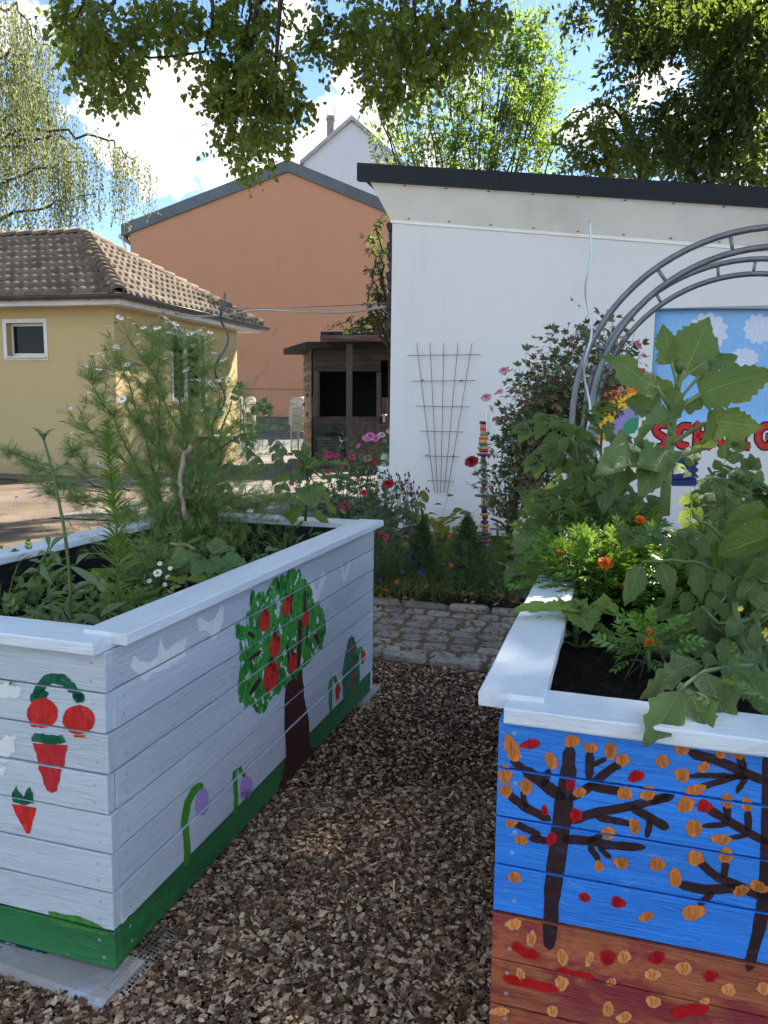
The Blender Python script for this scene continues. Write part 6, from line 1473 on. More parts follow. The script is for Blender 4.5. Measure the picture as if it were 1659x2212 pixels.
# small chamomile flower plant near the front
c0 = W3(z5, (640, 430), 2.75); CM2 = thing('chamomile_seedling', 'short chamomile with one open daisy and round buds beside the squash seedling', 'plant', (c0.x, c0.y, .68)); mb = MB()
P = []; A = []
for (x, y, b) in ((680, 390, 0), (645, 425, 1), (712, 440, 1), (725, 408, 1), (690, 350, 1), (735, 370, 1)):
    f = W3(z5, (x, y), 2.62); s = bez((c0.x + .05, 2.72, .67), (c0.x + .05, 2.7, f.z - .03), f, 5); mb.tube(s, .0014, 4)
    copyto(fl0, place(f, (0, -.8, .7), .0085 if b else .0155), CM2)
    for _ in range(5): P.append(s[rl.randrange(1, 5)]); A.append((rl.gauss(0, 1), rl.gauss(0, 1), .4))
mb.build('stem', STEM, CM2); scatter('foliage', feather(2), P, A, rq.normal(size=(len(P), 3)), .045, FEAT, CM2)
# fennel-like clump
def clump(name, label, cat, zf, cx, cy, Y_, wx, hz_, n, tm, size, mat, z0=.68, group=None, hang=0.0, up=1.0):
    c = W3(zf, (cx, cy), Y_); t = thing(name, label, cat, (c.x, c.y, z0), group); P = []; A = []; mb = MB()
    for _ in range(n):
        q = Vector((c.x + rl.gauss(0, wx), c.y + rl.gauss(0, wx * .8), z0 + abs(rl.gauss(0, 1)) * hz_ * .55)); P.append(q); o = Vector((q.x - c.x, q.y - c.y, 0)) / max(wx, .01); A.append(o * .7 + Vector((rl.gauss(0, .5), rl.gauss(0, .5), up * rl.uniform(.2, 1))))
    for _ in range(max(3, n // 9)): q = P[rl.randrange(n)]; mb.tube(bez((c.x + rl.gauss(0, wx * .2), c.y + rl.gauss(0, wx * .2), z0 - .02), (c.x, c.y, (q.z + z0) / 2), q, 4), .0018, 4)
    mb.build('stem', STEM, t); scatter('foliage', tm, P, A, rq.normal(size=(n, 3)) * .5 + np.array([0, -.3, .9]), rq.uniform(size * .7, size * 1.25, n), mat, t); return t
clump('fennel', 'feathery grey-green fennel clump in the middle of the pale blue bed', 'plant', z5, 650, 330, 2.85, .07, .2, 150, feather(3), .075, FEAT)
clump('parsley_clump', 'low yellowish parsley-like clump right behind the front rim of the white bed', 'plant', z5, 60, 590, 2.05, .05, .06, 70, pinn(3, .3, .5), .045, WEED)
clump('carrot_clump', 'dark ferny carrot tops against the black liner of the white bed', 'plant', z5, 75, 420, 2.75, .06, .10, 90, pinn(4, .25, .45), .06, MARL)
clump('leafy_weed', 'green leafy weed at the left edge of the white bed', 'plant', z5, 20, 500, 2.35, .06, .12, 31, T_obl, 0.047, WEED)
clump('leafy_weed', 'grey-green weed between the liner and the tall square stem', 'plant', z5, 170, 470, 2.5, .07, .10, 29, T_obl, 0.043, GREYL)
clump('leafy_weed', 'small glossy weed beside the bare soil of the white bed', 'plant', z5, 130, 560, 2.25, .045, .06, 23, T_obl, 0.033, WEED)
clump('leafy_weed', 'pointed-leaved weeds under the apple tree rim near its inner edge', 'plant', z5, 480, 560, 2.3, .10, .10, 40, T_lan2, 0.066, WEED)
clump('leafy_weed', 'low weed with narrow leaves at the near corner of the white bed', 'plant', z5, 360, 580, 2.12, .09, .06, 34, T_lan2, 0.062, GREYL)
clump('leafy_weed', 'sage-like rounded weed beside the rim by the painted canopy', 'plant', z5, 1095, 310, 3.1, .05, .07, 20, T_obl, 0.055, GREYL)
clump('leafy_weed', 'rosemary-like weed at the far end of the white bed', 'plant', z5, 1260, 215, 3.45, .09, .13, 61, T_lan, 0.055, WEED)
clump('leafy_weed', 'bright weed below the chamomile in the white bed', 'plant', z5, 760, 190, 3.2, .07, .10, 54, pinn(3, .3, .5), 0.047, WEED)
clump('leafy_weed', 'mixed low greenery along the inner edge of the front rim of the white bed', 'plant', z5, 200, 600, 2.08, .16, .06, 90, T_lan2, .06, WEED)
clump('leafy_weed', 'mat of small leaves against the left liner of the white bed', 'plant', z5, 60, 470, 2.55, .13, .09, 90, T_obl, .045, WEED)
clump('leafy_weed', 'fine green seedlings over the soil in front of the squash seedling', 'plant', z5, 560, 520, 2.45, .13, .06, 80, pinn(3, .3, .5), .05, FEAT)
# nasturtium leaves (pale)
NS = thing('nasturtium', 'pale yellow-green lobed nasturtium leaves low in the white bed', 'plant', tuple(W3(z5, (420, 500), 2.45)))
it = []
for x, y, s in ((400, 405, 60), (435, 430, 60), (380, 440, 48), (455, 470, 40), (440, 500, 36), (470, 520, 30), (455, 560, 34), (500, 590, 44), (520, 560, 36)):
    it.append(EL(z5, (x - s * .3, y + s * .35), (x + s * .35, y - s * .3), s * 1.1, 2.45, None, T_squ, (0, -.5, .9), .55))
join_leaves('foliage', it, PALEL, NS)
mb = MB()
for q in it: b = Vector(q[1]); mb.tube([b, b + Vector((0, .02, -.10))], .0018, 4)
mb.build('stem', STEM, NS)
# squash seedling
SQ = thing('squash_seedling', 'squash seedling with broad dull leaves beside the rim of the white bed', 'plant', tuple(W3(z5, (850, 440), 2.7)))
it = [EL(z5, (915, 310), (990, 262), 100, 2.75, 2.85, T_squ, (0, -.6, .8), .55), EL(z5, (865, 310), (765, 335), 70, 2.75, 2.65, T_squ, (0, -.3, .95), .55), EL(z5, (880, 355), (990, 400), 95, 2.7, 2.6, T_squ, (.2, -.6, .8), .55), EL(z5, (950, 330), (1045, 345), 55, 2.72, 2.7, T_squ, (0, -.5, .9), .55), EL(z5, (930, 330), (870, 400), 90, 2.72, 2.6, T_squ, (0, -.7, .7), .55), EL(z5, (790, 380), (850, 350), 60, 2.8, 2.8, T_squ, (0, -.5, .9), .55)]
join_leaves('foliage', it, SQUL, SQ)
it2 = [EL(z5, (800, 425), (725, 410), 44, 2.5, 2.45, T_squ, (0, -.3, 1), .55), EL(z5, (805, 425), (880, 410), 40, 2.5, 2.5, T_squ, (0, -.3, 1), .55)]
join_leaves('foliage', it2, PALEL, SQ); mb = MB()
for q in it + it2: b = Vector(q[1]); e = Vector((W3(z5, (840, 470), 2.62).x, 2.62, .68)); mb.tube(bez(e, (b.x, b.y, .72), b, 5), .0028, 5)
mb.build('stem', STEM, SQ)
# tall square-stemmed plant
zs = zoomer(0, 2100, 3.318)
TY = 2.12; TP = thing('tall_weed', 'tall square-stemmed weed with paired drooping leaves at the near corner of the white bed', 'plant', (W3(zs, (945, 1260), TY).x, TY, .68))
pts = [W3(zs, (950, 1340), TY), W3(zs, (935, 1050), TY), W3(zs, (912, 700), TY), W3(zs, (897, 430), TY), W3(zs, (850, 0), TY), W3(z3b, (236, 1130), TY), W3(z3b, (205, 1010), TY), W3(z3b, (188, 950), TY)]
mb = MB(); mb.tube(pts, [.0058, .0056, .0054, .0052, .0048, .0042, .0036, .003], 4, smooth=False); mb.tube([W3(zs, (890, 1250), TY), W3(zs, (640, 1150), TY - .02), W3(zs, (520, 1080), TY - .02)], .003, 5); mb.tube([W3(zs, (905, 430), TY), W3(zs, (760, 400), TY)], .002, 4); mb.tube([W3(zs, (905, 430), TY), W3(zs, (1010, 395), TY)], .002, 4); mb.tube([W3(zs, (440, 590), TY + .15), W3(zs, (620, 230), TY + .15), W3(zs, (650, 120), TY + .15)], .003, 5)
mb.build('stem', STEM, TP)
it = []
for b, t, w in (((890, 435), (490, 710), 70), ((920, 435), (1345, 675), 75), ((790, 405), (690, 265), 50), ((780, 400), (665, 400), 30), ((1000, 395), (1125, 240), 60), ((915, 800), (865, 1185), 100), ((930, 790), (1110, 640), 90), ((910, 800), (700, 750), 40), ((930, 770), (1140, 600), 70), ((950, 1070), (1375, 1160), 90), ((830, 1040), (545, 910), 60), ((640, 1150), (375, 980), 75), ((560, 1090), (520, 960), 40), ((735, 1190), (735, 1020), 50), ((740, 1200), (595, 1310), 60), ((760, 1210), (890, 1270), 60), ((905, 1230), (1010, 1080), 50), ((660, 1010), (690, 905), 40), ((600, 250), (440, 270), 60), ((610, 240), (820, 330), 60), ((640, 170), (620, 0), 50), ((660, 230), (750, 0), 60), ((545, 400), (600, 600), 70), ((500, 490), (280, 480), 60), ((540, 390), (430, 330), 50)):
    it.append(EL(zs, b, t, w, TY, TY + rl.uniform(-.05, .03), T_lan2, (rl.gauss(0, .3), -.6, .7), .16))
for b, t, w in (((190, 945), (150, 900), 12), ((188, 945), (222, 903), 12), ((186, 950), (170, 925), 9), ((192, 950), (205, 925), 9), ((240, 1080), (362, 1080), 22), ((238, 1078), (150, 1050), 18)): it.append(EL(z3b, b, t, w, TY, None, T_lan2, (0, -.5, .8), .16))
join_leaves('foliage', it, GREYL, TP)
mb = MB(); c = W3(z3b, (189, 945), TY); mb.lathe([(.002, -.01), (.006, 0), (.005, .008), (.001, .012)], c, 8); mb.build('bud', STEMD, TP)
# horseweed column
def horseweed(label, pts, n, l0, l1, mat, wid=.010, r0=.004):
    t = thing('horseweed', label, 'plant', tuple(pts[0])); mb = MB(); pts = [Vector(p) for p in pts]; p = wig(pts, .003, 6); m = len(p); mb.tube(p, [r0 * (1 - i / m) + .0012 for i in range(m)], 6); mb.build('stem', STEM, t); P = []; A = []; SC = []
    for i in range(n):
        f = (i / n) ** .85; k = f * (m - 1.01); j = int(k); q = p[j].lerp(p[j + 1], k - j); d = (p[j + 1] - p[j]).normalized(); a = i * 2.399; P.append(q); A.append(Vector((math.cos(a), math.sin(a), 0)) * rl.uniform(.6, 1.1) + d * rl.uniform(.5, 1.1) * (1 if f > .2 else .5)); SC.append((l0 * (1 - f) + l1 * f) * rl.uniform(.75, 1.2))
    scatter('foliage', leaf_t(5, .062, 'lance', .3, .22), P, A, np.tile((0, 0, 1.0), (n, 1)) + rq.normal(size=(n, 3)) * .3, SC, mat, t); return t
HY = 2.25
horseweed('narrow-leaved upright horseweed column rising from the pale blue bed', [W3(z5, (520, 600), HY), W3(z5, (510, 300), HY), W3(z5, (490, 60), HY), W3(z3b, (472, 1000), HY), W3(z3b, (462, 880), HY)], 300, .085, .030, leafmat('horseweed_leaf', (0.189, 0.294, 0.053), (.35, .45, .06), .22, .45, .4, .015))
# pepper-like plant at the far end
PYY = 3.45; PP = thing('sunflower_seedling', 'young plant with big heart-shaped leaves at the far end of the pale blue bed', 'plant', tuple(W3(zA, (490, 1860), PYY)))
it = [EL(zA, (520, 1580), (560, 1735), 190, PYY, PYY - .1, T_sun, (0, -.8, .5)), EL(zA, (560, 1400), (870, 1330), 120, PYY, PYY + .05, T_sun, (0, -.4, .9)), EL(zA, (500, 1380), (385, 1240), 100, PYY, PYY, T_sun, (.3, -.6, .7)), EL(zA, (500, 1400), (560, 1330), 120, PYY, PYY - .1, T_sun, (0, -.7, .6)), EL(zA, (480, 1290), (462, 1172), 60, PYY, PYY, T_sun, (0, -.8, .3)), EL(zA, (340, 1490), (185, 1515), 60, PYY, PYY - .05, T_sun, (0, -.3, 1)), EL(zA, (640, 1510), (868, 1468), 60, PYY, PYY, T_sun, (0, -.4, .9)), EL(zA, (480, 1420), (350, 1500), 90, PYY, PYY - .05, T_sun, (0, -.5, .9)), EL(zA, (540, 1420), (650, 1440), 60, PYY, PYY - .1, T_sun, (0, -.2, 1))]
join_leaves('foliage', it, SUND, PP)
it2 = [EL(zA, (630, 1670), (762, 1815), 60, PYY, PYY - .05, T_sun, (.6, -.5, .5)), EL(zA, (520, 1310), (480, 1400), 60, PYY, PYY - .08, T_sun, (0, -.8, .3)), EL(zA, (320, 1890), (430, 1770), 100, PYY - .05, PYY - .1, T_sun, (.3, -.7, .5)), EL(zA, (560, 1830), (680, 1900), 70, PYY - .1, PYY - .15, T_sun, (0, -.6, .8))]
join_leaves('foliage', it2, SUNL, PP); mb = MB(); mb.tube([W3(zA, (480, 1900), PYY), W3(zA, (495, 1600), PYY), W3(zA, (505, 1330), PYY)], [.007, .006, .003], 7)
for q in it + it2: b = Vector(q[1]); e = W3(zA, (495, min(1850, 1300 + 400 * rl.random() + 60)), PYY); mb.tube(bez(e, e.lerp(b, .5) + Vector((0, 0, .01)), b, 4), .0026, 5)
mb.build('stem', STEM, PP)
# tomato beside the dark spiral stake
TMY = 3.55; TM = thing('tomato_plant', 'grey-green tomato plant around the dark spiral stake in the pale blue bed', 'plant', tuple(W3(z3b, (920, 1200), TMY)))
P = []; A = []; SC = []
mb = MB(); tp = wig([W3(z3b, (900, 1230), TMY), W3(z3b, (910, 1050), TMY), W3(z3b, (960, 900), TMY), W3(z3b, (1000, 790), TMY)], .006, 3); mb.tube(tp, [.006 * (1 - i / 12) + .002 for i in range(len(tp))], 6); mb.tube([W3(z3b, (940, 1000), TMY), W3(z3b, (1050, 930), TMY - .05), W3(z3b, (1140, 925), TMY - .1)], .004, 6); mb.build('stem', STEM, TM)
for x, y, dx, dy, s in ((1130, 910, .8, .4, .13), (1150, 940, .9, -.6, .13), (1170, 970, .5, -.9, .12), (1100, 930, -.4, -.8, .10), (1140, 890, .2, .9, .1), (1185, 1100, .6, -.9, .15), (1050, 860, .8, .6, .11), (1000, 800, .3, .9, .11), (980, 850, -.8, .4, .11), (1020, 900, .9, .1, .12), (910, 1150, -.3, -1, .16), (930, 1100, .6, -.8, .15), (880, 1120, -.8, -.5, .15), (900, 1050, -.7, -.6, .15), (960, 1050, .9, -.4, .14), (940, 960, -.9, .2, .12), (990, 960, .9, .3, .13), (1080, 830, .7, .7, .1), (1060, 1000, .8, -.7, .14)):
    P.append(W3(z3b, (x, y), TMY - rl.uniform(0, .12))); A.append((dx, rl.uniform(-.6, .1), dy)); SC.append(s)
scatter('foliage', T_tomc, P, A, np.tile((0, -.6, .8), (len(P), 1)), np.array(SC) * .72, GREYL, TM)
# sticks and spiral stakes
def spiral(label, zf, top, bot, Y_, amp, waves, r, mat, ph=0.0, wav=None):
    a, b = W3(zf, bot, Y_), W3(zf, top, Y_); n = 90; pts = []
    for i in range(n + 1):
        t = i / n; q = a.lerp(b, t); k = min(1, (1 - t) * 6) * min(1, t * 8 + .1); pts.append(q + Vector((math.cos(t * waves * 2 * math.pi + ph), math.sin(t * waves * 2 * math.pi + ph), 0)) * amp * k)
    mb = MB(); mb.tube(pts, r, 8); return tag(mb.build('spiral_stake', mat), label, 'plant stake')
spiral('dark grey spiral plant stake in the pale blue bed', z3b, (972, 322), (925, 1180), 3.6, .026, 3.4, .0055, basic('dark_stake_metal', (.11, .115, .125), .4, .15, metal=.5), ph=2.6)
mb = MB(); s = wig([W3(z3b, (826, 980), 3.1), W3(z3b, (795, 1040), 3.1), W3(z3b, (775, 1120), 3.1), W3(z3b, (785, 1190), 3.1), W3(z3b, (800, 1300), 3.1)], .004, 3); mb.tube(s, [.009, .011, .011, .010, .010, .009, .009, .009, .009, .008, .008, .008, .008][:len(s)], 7); tag(mb.build('dry_stick', TANS), 'weathered bare stick standing among the chamomile stems', 'stick')
mb = MB(); s = wig([W3(z5, (735, 262), 2.95), W3(z5, (790, 265), 2.95), W3(z5, (840, 290), 2.9)], .004, 2); mb.tube(s, .0065, 6); tag(mb.build('dry_stick', TANS), 'short pale dry stalk lying over the soil below the chamomile', 'stick')

# ================================================================== right bed
zR = zoomer(2000, 2000, 1.62)
# --- big sunflower
SFY = 2.45; SF = thing('sunflower_plant', 'tall sunflower plant with huge toothed leaves and no bloom yet in the blue bed', 'plant', (W3(z3, (740, 1620), SFY).x, SFY, .76))
mb = MB(); stem = [W3(z3, (725, 1900), SFY), W3(z3, (745, 1500), SFY), W3(z3, (785, 1200), SFY), W3(z3, (815, 900), SFY), W3(z3, (850, 700), SFY), W3(z3, (870, 590), SFY)]; mb.tube(stem, [.0165, .0155, .0135, .012, .010, .006], 10)
for pl, r in (([(775, 940), (700, 810), (648, 740)], .0065), ([(845, 760), (880, 660), (905, 590)], .0065), ([(835, 730), (810, 600), (790, 520)], .005), ([(850, 860), (920, 760), (1010, 680), (1040, 640)], .005), ([(825, 960), (920, 890), (1050, 805)], .008), ([(795, 1250), (900, 1160), (1010, 1100), (1105, 1065)], .008), ([(770, 1420), (900, 1330), (1000, 1300), (1100, 1290)], .0075), ([(760, 1500), (680, 1420), (610, 1400)], .008), ([(790, 1180), (750, 1060), (700, 990)], .006), ([(820, 900), (860, 930), (900, 935)], .005), ([(850, 700), (960, 600), (1100, 510)], .004), ([(820, 850), (800, 840)], .004), ([(745, 1480), (760, 1390), (745, 1310)], .006), ([(740, 1600), (650, 1500), (560, 1490)], .005)):
    p = [W3(z3, q, SFY - .02) for q in pl]; p = bez(p[0], p[len(p) // 2], p[-1], 6) if len(p) > 2 else p; mb.tube(p, r, 7)
mb.build('stem', basic('sunflower_stem', (.15, .21, .075), .6, .15, 20), SF)
UPF = (0, -.75, .55)
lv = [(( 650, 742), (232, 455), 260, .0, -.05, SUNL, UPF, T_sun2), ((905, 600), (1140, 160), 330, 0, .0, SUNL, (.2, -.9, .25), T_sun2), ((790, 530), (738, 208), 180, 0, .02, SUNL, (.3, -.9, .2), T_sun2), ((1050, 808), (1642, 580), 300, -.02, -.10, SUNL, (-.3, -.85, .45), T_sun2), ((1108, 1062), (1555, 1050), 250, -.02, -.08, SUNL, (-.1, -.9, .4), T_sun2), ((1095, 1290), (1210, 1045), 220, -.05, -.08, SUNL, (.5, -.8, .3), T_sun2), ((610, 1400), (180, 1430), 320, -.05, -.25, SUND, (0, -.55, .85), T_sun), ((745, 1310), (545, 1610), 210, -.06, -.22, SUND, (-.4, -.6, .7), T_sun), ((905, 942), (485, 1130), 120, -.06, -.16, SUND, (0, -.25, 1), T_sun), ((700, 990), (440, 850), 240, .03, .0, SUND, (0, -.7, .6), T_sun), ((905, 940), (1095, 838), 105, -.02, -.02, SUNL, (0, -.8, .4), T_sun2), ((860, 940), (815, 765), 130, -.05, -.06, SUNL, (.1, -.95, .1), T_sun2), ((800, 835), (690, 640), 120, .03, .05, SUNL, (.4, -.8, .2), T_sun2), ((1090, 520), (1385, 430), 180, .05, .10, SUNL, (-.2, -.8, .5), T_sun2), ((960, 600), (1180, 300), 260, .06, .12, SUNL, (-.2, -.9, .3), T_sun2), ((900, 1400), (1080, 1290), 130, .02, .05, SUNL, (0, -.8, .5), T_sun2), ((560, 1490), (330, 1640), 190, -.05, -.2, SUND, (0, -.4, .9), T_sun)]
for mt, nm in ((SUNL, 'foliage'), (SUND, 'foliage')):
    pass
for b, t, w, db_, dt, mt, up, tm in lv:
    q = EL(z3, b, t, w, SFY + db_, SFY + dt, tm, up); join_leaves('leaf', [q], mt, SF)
mb = MB(); c = W3(z3, (862, 570), SFY); mb.lathe([(.006, -.02), (.018, 0), (.020, .012), (.010, .026), (.002, .03)], c, 10); mb.build('bud', STEM, SF)
# --- sunflower seedling by the rim
SEED = leafmat('seedling_leaf', (.17, .27, .060), (.50, .60, .11), .12, .42, .45, .01, veins=True, under=(.26, .34, .14))
SSY = 1.98; b0 = W3(zR, (430, 930), SSY); SS = thing('sunflower_seedling', 'small bright sunflower seedling standing in bare soil inside the blue bed rim', 'plant', (b0.x, b0.y, .745))
mb = MB(); mb.tube([W3(zR, (428, 950), SSY), W3(zR, (432, 800), SSY), W3(zR, (435, 690), SSY), W3(zR, (440, 640), SSY)], [.0082, .0085, .0075, .004], 9)
for pl in ([(430, 830), (370, 780), (315, 755)], [(440, 810), (490, 770), (550, 765)], [(425, 740), (390, 690), (345, 655)], [(440, 720), (500, 690), (540, 655)], [(437, 700), (450, 670), (460, 650)], [(425, 880), (390, 860), (360, 855)], [(440, 890), (470, 880), (490, 880)], [(432, 700), (420, 650), (400, 610)]):
    mb.tube([W3(zR, q, SSY - .01) for q in pl], .0032, 6)
mb.build('stem', STEM, SS)
for b, t, w, yo, up, mt in (((350, 660), (92, 612), 75, -.06, (0, -.35, .95), SEED), ((530, 655), (735, 680), 62, -.04, (0, -.3, .95), SEED), ((455, 655), (500, 745), 150, -.12, (0, -.75, .65), SEED), ((420, 650), (290, 625), 90, -.1, (0, -.5, .85), SEED), ((430, 640), (350, 575), 110, .1, (0, .3, 1), SEED), ((470, 640), (660, 600), 100, .08, (0, .1, 1), SEED), ((325, 762), (155, 745), 75, -.05, (0, -.4, .9), SEED), ((550, 765), (685, 815), 65, -.04, (0, -.4, .9), SEED), ((365, 857), (335, 845), 24, 0, (0, -.4, .9), SEED), ((485, 880), (505, 865), 22, 0, (0, -.4, .9), SEED), ((455, 650), (560, 712), 60, -.08, (0, -.6, .8), SEED)):
    join_leaves('leaf', [EL(zR, b, t, w * 1.1, SSY, SSY + yo, T_sun, up)], mt, SS)
# --- marigolds
MGM = petalm('orange_petal', (.78, .20, .012)); MGR = petalm('red_orange_petal', (.62, .06, .01))
def marigold_mesh():
    mb = MB(); r = random.Random(8)
    for k in range(46):
        f = k / 46; a = k * 2.399; el = 1.45 * (1 - f ** .8) - .25; d = Vector((math.cos(a) * math.cos(el), math.sin(a) * math.cos(el), math.sin(el) * .9)); q = d.cross(Vector((0, 0, 1))); q = q.normalized() if q.length > .05 else Vector((1, 0, 0)); u = q.cross(d); V = []
        for t, w in ((.35, .10), (.75, .20), (1.0, .16 + .05 * r.random())): p = d * t * r.uniform(.9, 1.08) + u * (-.12 * t * t + r.uniform(-.04, .04)); V += [p - q * w, p + u * .04, p + q * w]
        mb.add(V, [(0, 1, 4, 3), (1, 2, 5, 4), (3, 4, 7, 6), (4, 5, 8, 7)], 0, True)
    mb.lathe([(.12, -1.1), (.3, -.5), (.42, -.1)], (0, 0, 0), 8, 1); return mb
mgf = None
MG = [('dense marigold clump behind the sunflower seedling in the blue bed', .70, 2.34, .14, .12, 130, ()), ('marigold clump under the curled tomato leaves of the blue bed', .92, 2.16, .18, .16, 180, ()), ('broad marigold clump spilling over the side rim of the blue bed', .62, 2.42, .16, .16, 210, ((340, 285, .8, -.02), (315, 350, .5, -.02))), ('marigold clump with the big orange bloom in the middle of the blue bed', .78, 2.42, .19, .17, 260, ((622, 355, 1.35, -.22), (735, 500, .6, -.2))), ('tall marigold clump at the back of the blue bed near the sunflower stem', .86, 2.85, .22, .20, 270, ((845, 80, 1.15, -.2), (730, 105, .7, -.2))), ('marigold clump behind the hanging tomato leaves', 1.06, 2.35, .22, .20, 230, ((1130, 262, .9, -.2),)), ('young marigold beside the bare soil at the front of the blue bed', .62, 1.72, .07, .08, 46, ((905, 862, .75, -.06), (900, 790, .45, -.04))), ('marigold clump in the far corner of the blue bed', .70, 3.0, .16, .16, 120, ())]
for lab, x, y, r, h, n, fls in MG:
    t = thing('marigold_plant', lab, 'plant', (x, y, .76), 'marigolds in the blue bed'); P = []; A = []; SC = []; mb = MB(); small = r < .15
    for _ in range(n):
        u = Vector((rl.gauss(0, 1), rl.gauss(0, 1), abs(rl.gauss(0, .9)) + .1)).normalized(); f = rl.random() ** .33; q = Vector((x + u.x * r * f, y + u.y * r * f, .76 + .03 + u.z * h * f)); P.append(q); A.append(Vector((u.x * 1.0, u.y * 1.0, u.z * .5 + .12)) + Vector((rl.gauss(0, .35), rl.gauss(0, .35), rl.gauss(0, .2)))); SC.append(rl.uniform(.05, .085) * (.9 if small else 1))
        if rl.random() < .25: mb.tube(bez((x + rl.gauss(0, .04), y + rl.gauss(0, .04), .74), (x + u.x * r * .3, y + u.y * r * .3, q.z), q, 4), .0024, 4)
    mb.build('stem', basic('marigold_stem', (.085, .075, .03), .5, .3, 20), t)
    scatter('foliage', T_mar, P, A, np.tile((0, 0, 1.0), (n, 1)) + rq.normal(size=(n, 3)) * .35, SC, MARL, t)
    for fx, fy, s, yo in fls:
        p = W3(zR, (fx, fy), y + yo); M = place(p, (0, -.45, .9), .0165 * s)
        if mgf is None: mgf = marigold_mesh().build('flower', [MGM, STEMD]); mgf.matrix_basis = M; par(mgf, t)
        else: copyto(mgf, M, t)
        q = MB(); q.tube(bez((x, y, .8), (p.x, p.y, p.z - .12), p - Vector((0, 0, .012)), 5), .002, 5); q.build('flower_stalk', STEM, t)
# overhanging marigold branch
horseweed('lance-leaved weed shoot rising through the marigolds', [W3(zR, (425, 330), 2.75), W3(zR, (428, 150), 2.75), W3(zR, (430, -10), 2.75)], 70, .10, .055, leafmat('lance_weed_leaf', (.11, .19, .05), (.36, .46, .08), .2, .45, .4, .015), r0=.005)
# --- tomato leaves leaning over the front rim
FT = thing('tomato_plant', 'tomato plant with broad dark leaves hanging over the front rim of the blue bed', 'plant', (.95, 1.75, .76))
def tomset(items, parent, mat=TOML, SZ=.85):
    for b, t, w, yb, yt, up in items: join_leaves('leaflet', [EL(zR, b, t, w * SZ, yb, yt, T_tom if rl.random() < .6 else T_tom2, up, .30)], mat, parent)
tomset([((1100, 1165), (915, 1455), 175, 1.37, 1.25, (-.3, -.7, .65)), ((1140, 1120), (1265, 1352), 150, 1.43, 1.29, (0, -.65, .75)), ((1265, 1050), (1385, 1325), 165, 1.46, 1.33, (.1, -.65, .75)), ((1115, 1045), (885, 1180), 105, 1.50, 1.46, (-.2, -.5, .85)), ((1220, 985), (1000, 1035), 150, 1.56, 1.52, (0, -.4, .9)), ((1470, 1010), (1690, 1270), 230, 1.50, 1.42, (.1, -.6, .8)), ((1500, 1000), (1640, 930), 110, 1.56, 1.6, (0, -.4, .9)), ((1270, 1000), (1330, 945), 90, 1.56, 1.62, (0, -.5, .8)), ((1400, 1010), (1480, 1180), 130, 1.5, 1.44, (0, -.7, .7))], FT, TOML, 1.02)
mb = MB(); mb.tube([W3(zR, (1560, 1005), 1.56), W3(zR, (1400, 1015), 1.54), W3(zR, (1250, 1045), 1.47), W3(zR, (1130, 1130), 1.40), W3(zR, (1100, 1165), 1.37)], [.0065, .006, .005, .004, .003], 7)
mb.tube([W3(zR, (1560, 1000), 1.56), W3(zR, (1600, 1100), 1.62), (W3(zR, (1600, 1100), 1.62) - Vector((0, 0, .2)))], .008, 7); mb.build('stem', STEM, FT)
BT_ = thing('tomato_plant', 'tall tomato plant with curled leaves at the frame edge inside the blue bed', 'plant', (1.05, 2.05, .76))
tomset([((1400, 820), (1425, 1075), 150, 1.72, 1.64, (0, -.85, .5)), ((1150, 850), (925, 925), 130, 1.75, 1.72, (0, -.3, -.9)), ((850, 355), (775, 590), 115, 1.95, 1.9, (0, -.8, .55)), ((975, 350), (1035, 528), 110, 1.95, 1.9, (0, -.8, .55)), ((1180, 350), (1245, 565), 110, 1.92, 1.87, (0, -.8, .55)), ((1110, 505), (985, 615), 70, 1.95, 1.9, (-.5, -.5, .7)), ((1150, 535), (1130, 660), 100, 1.92, 1.88, (0, -.9, .4)), ((1215, 600), (1110, 790), 150, 1.85, 1.8, (0, -.7, -.5)), ((1260, 620), (1215, 810), 120, 1.82, 1.78, (.3, -.8, .4)), ((1330, 120), (1240, 320), 110, 1.98, 1.95, (.3, -.8, .4)), ((1440, 420), (1400, 540), 90, 1.9, 1.86, (0, -.85, .4)), ((1340, 400), (1290, 480), 80, 1.9, 1.88, (0, -.7, .6)), ((1530, 540), (1700, 640), 110, 1.8, 1.74, (0, -.6, .8)), ((1590, 470), (1500, 570), 110, 1.82, 1.78, (0, -.8, .5)), ((1560, 660), (1610, 690), 90, 1.76, 1.74, (0, -.8, .5)), ((1480, 720), (1420, 800), 110, 1.74, 1.7, (0, -.8, .5)), ((1530, 780), (1560, 900), 110, 1.7, 1.66, (0, -.8, .5)), ((1280, 700), (1370, 790), 70, 1.8, 1.76, (0, -.7, .6)), ((1310, 850), (1210, 930), 90, 1.74, 1.7, (0, -.5, .8)), ((1300, 950), (1260, 1010), 80, 1.68, 1.66, (0, -.7, .7)), ((1640, 780), (1560, 860), 120, 1.7, 1.66, (0, -.8, .4)), ((1620, 330), (1560, 440), 110, 1.9, 1.86, (0, -.8, .4)), ((1500, 330), (1440, 420), 80, 1.9, 1.88, (0, -.8, .4))], BT_)
CURL = leafmat('curled_leaf', (0.105, 0.186, 0.030), (.26, .33, .03), .15, .4, .4, .01, veins=True, wrinkle=1.0)
tc_ = leaf_t(14, .36, 'oval', .1, .3, serr=.08, wav=.06, cols=3, seed=9, nser=8, cup=.5)
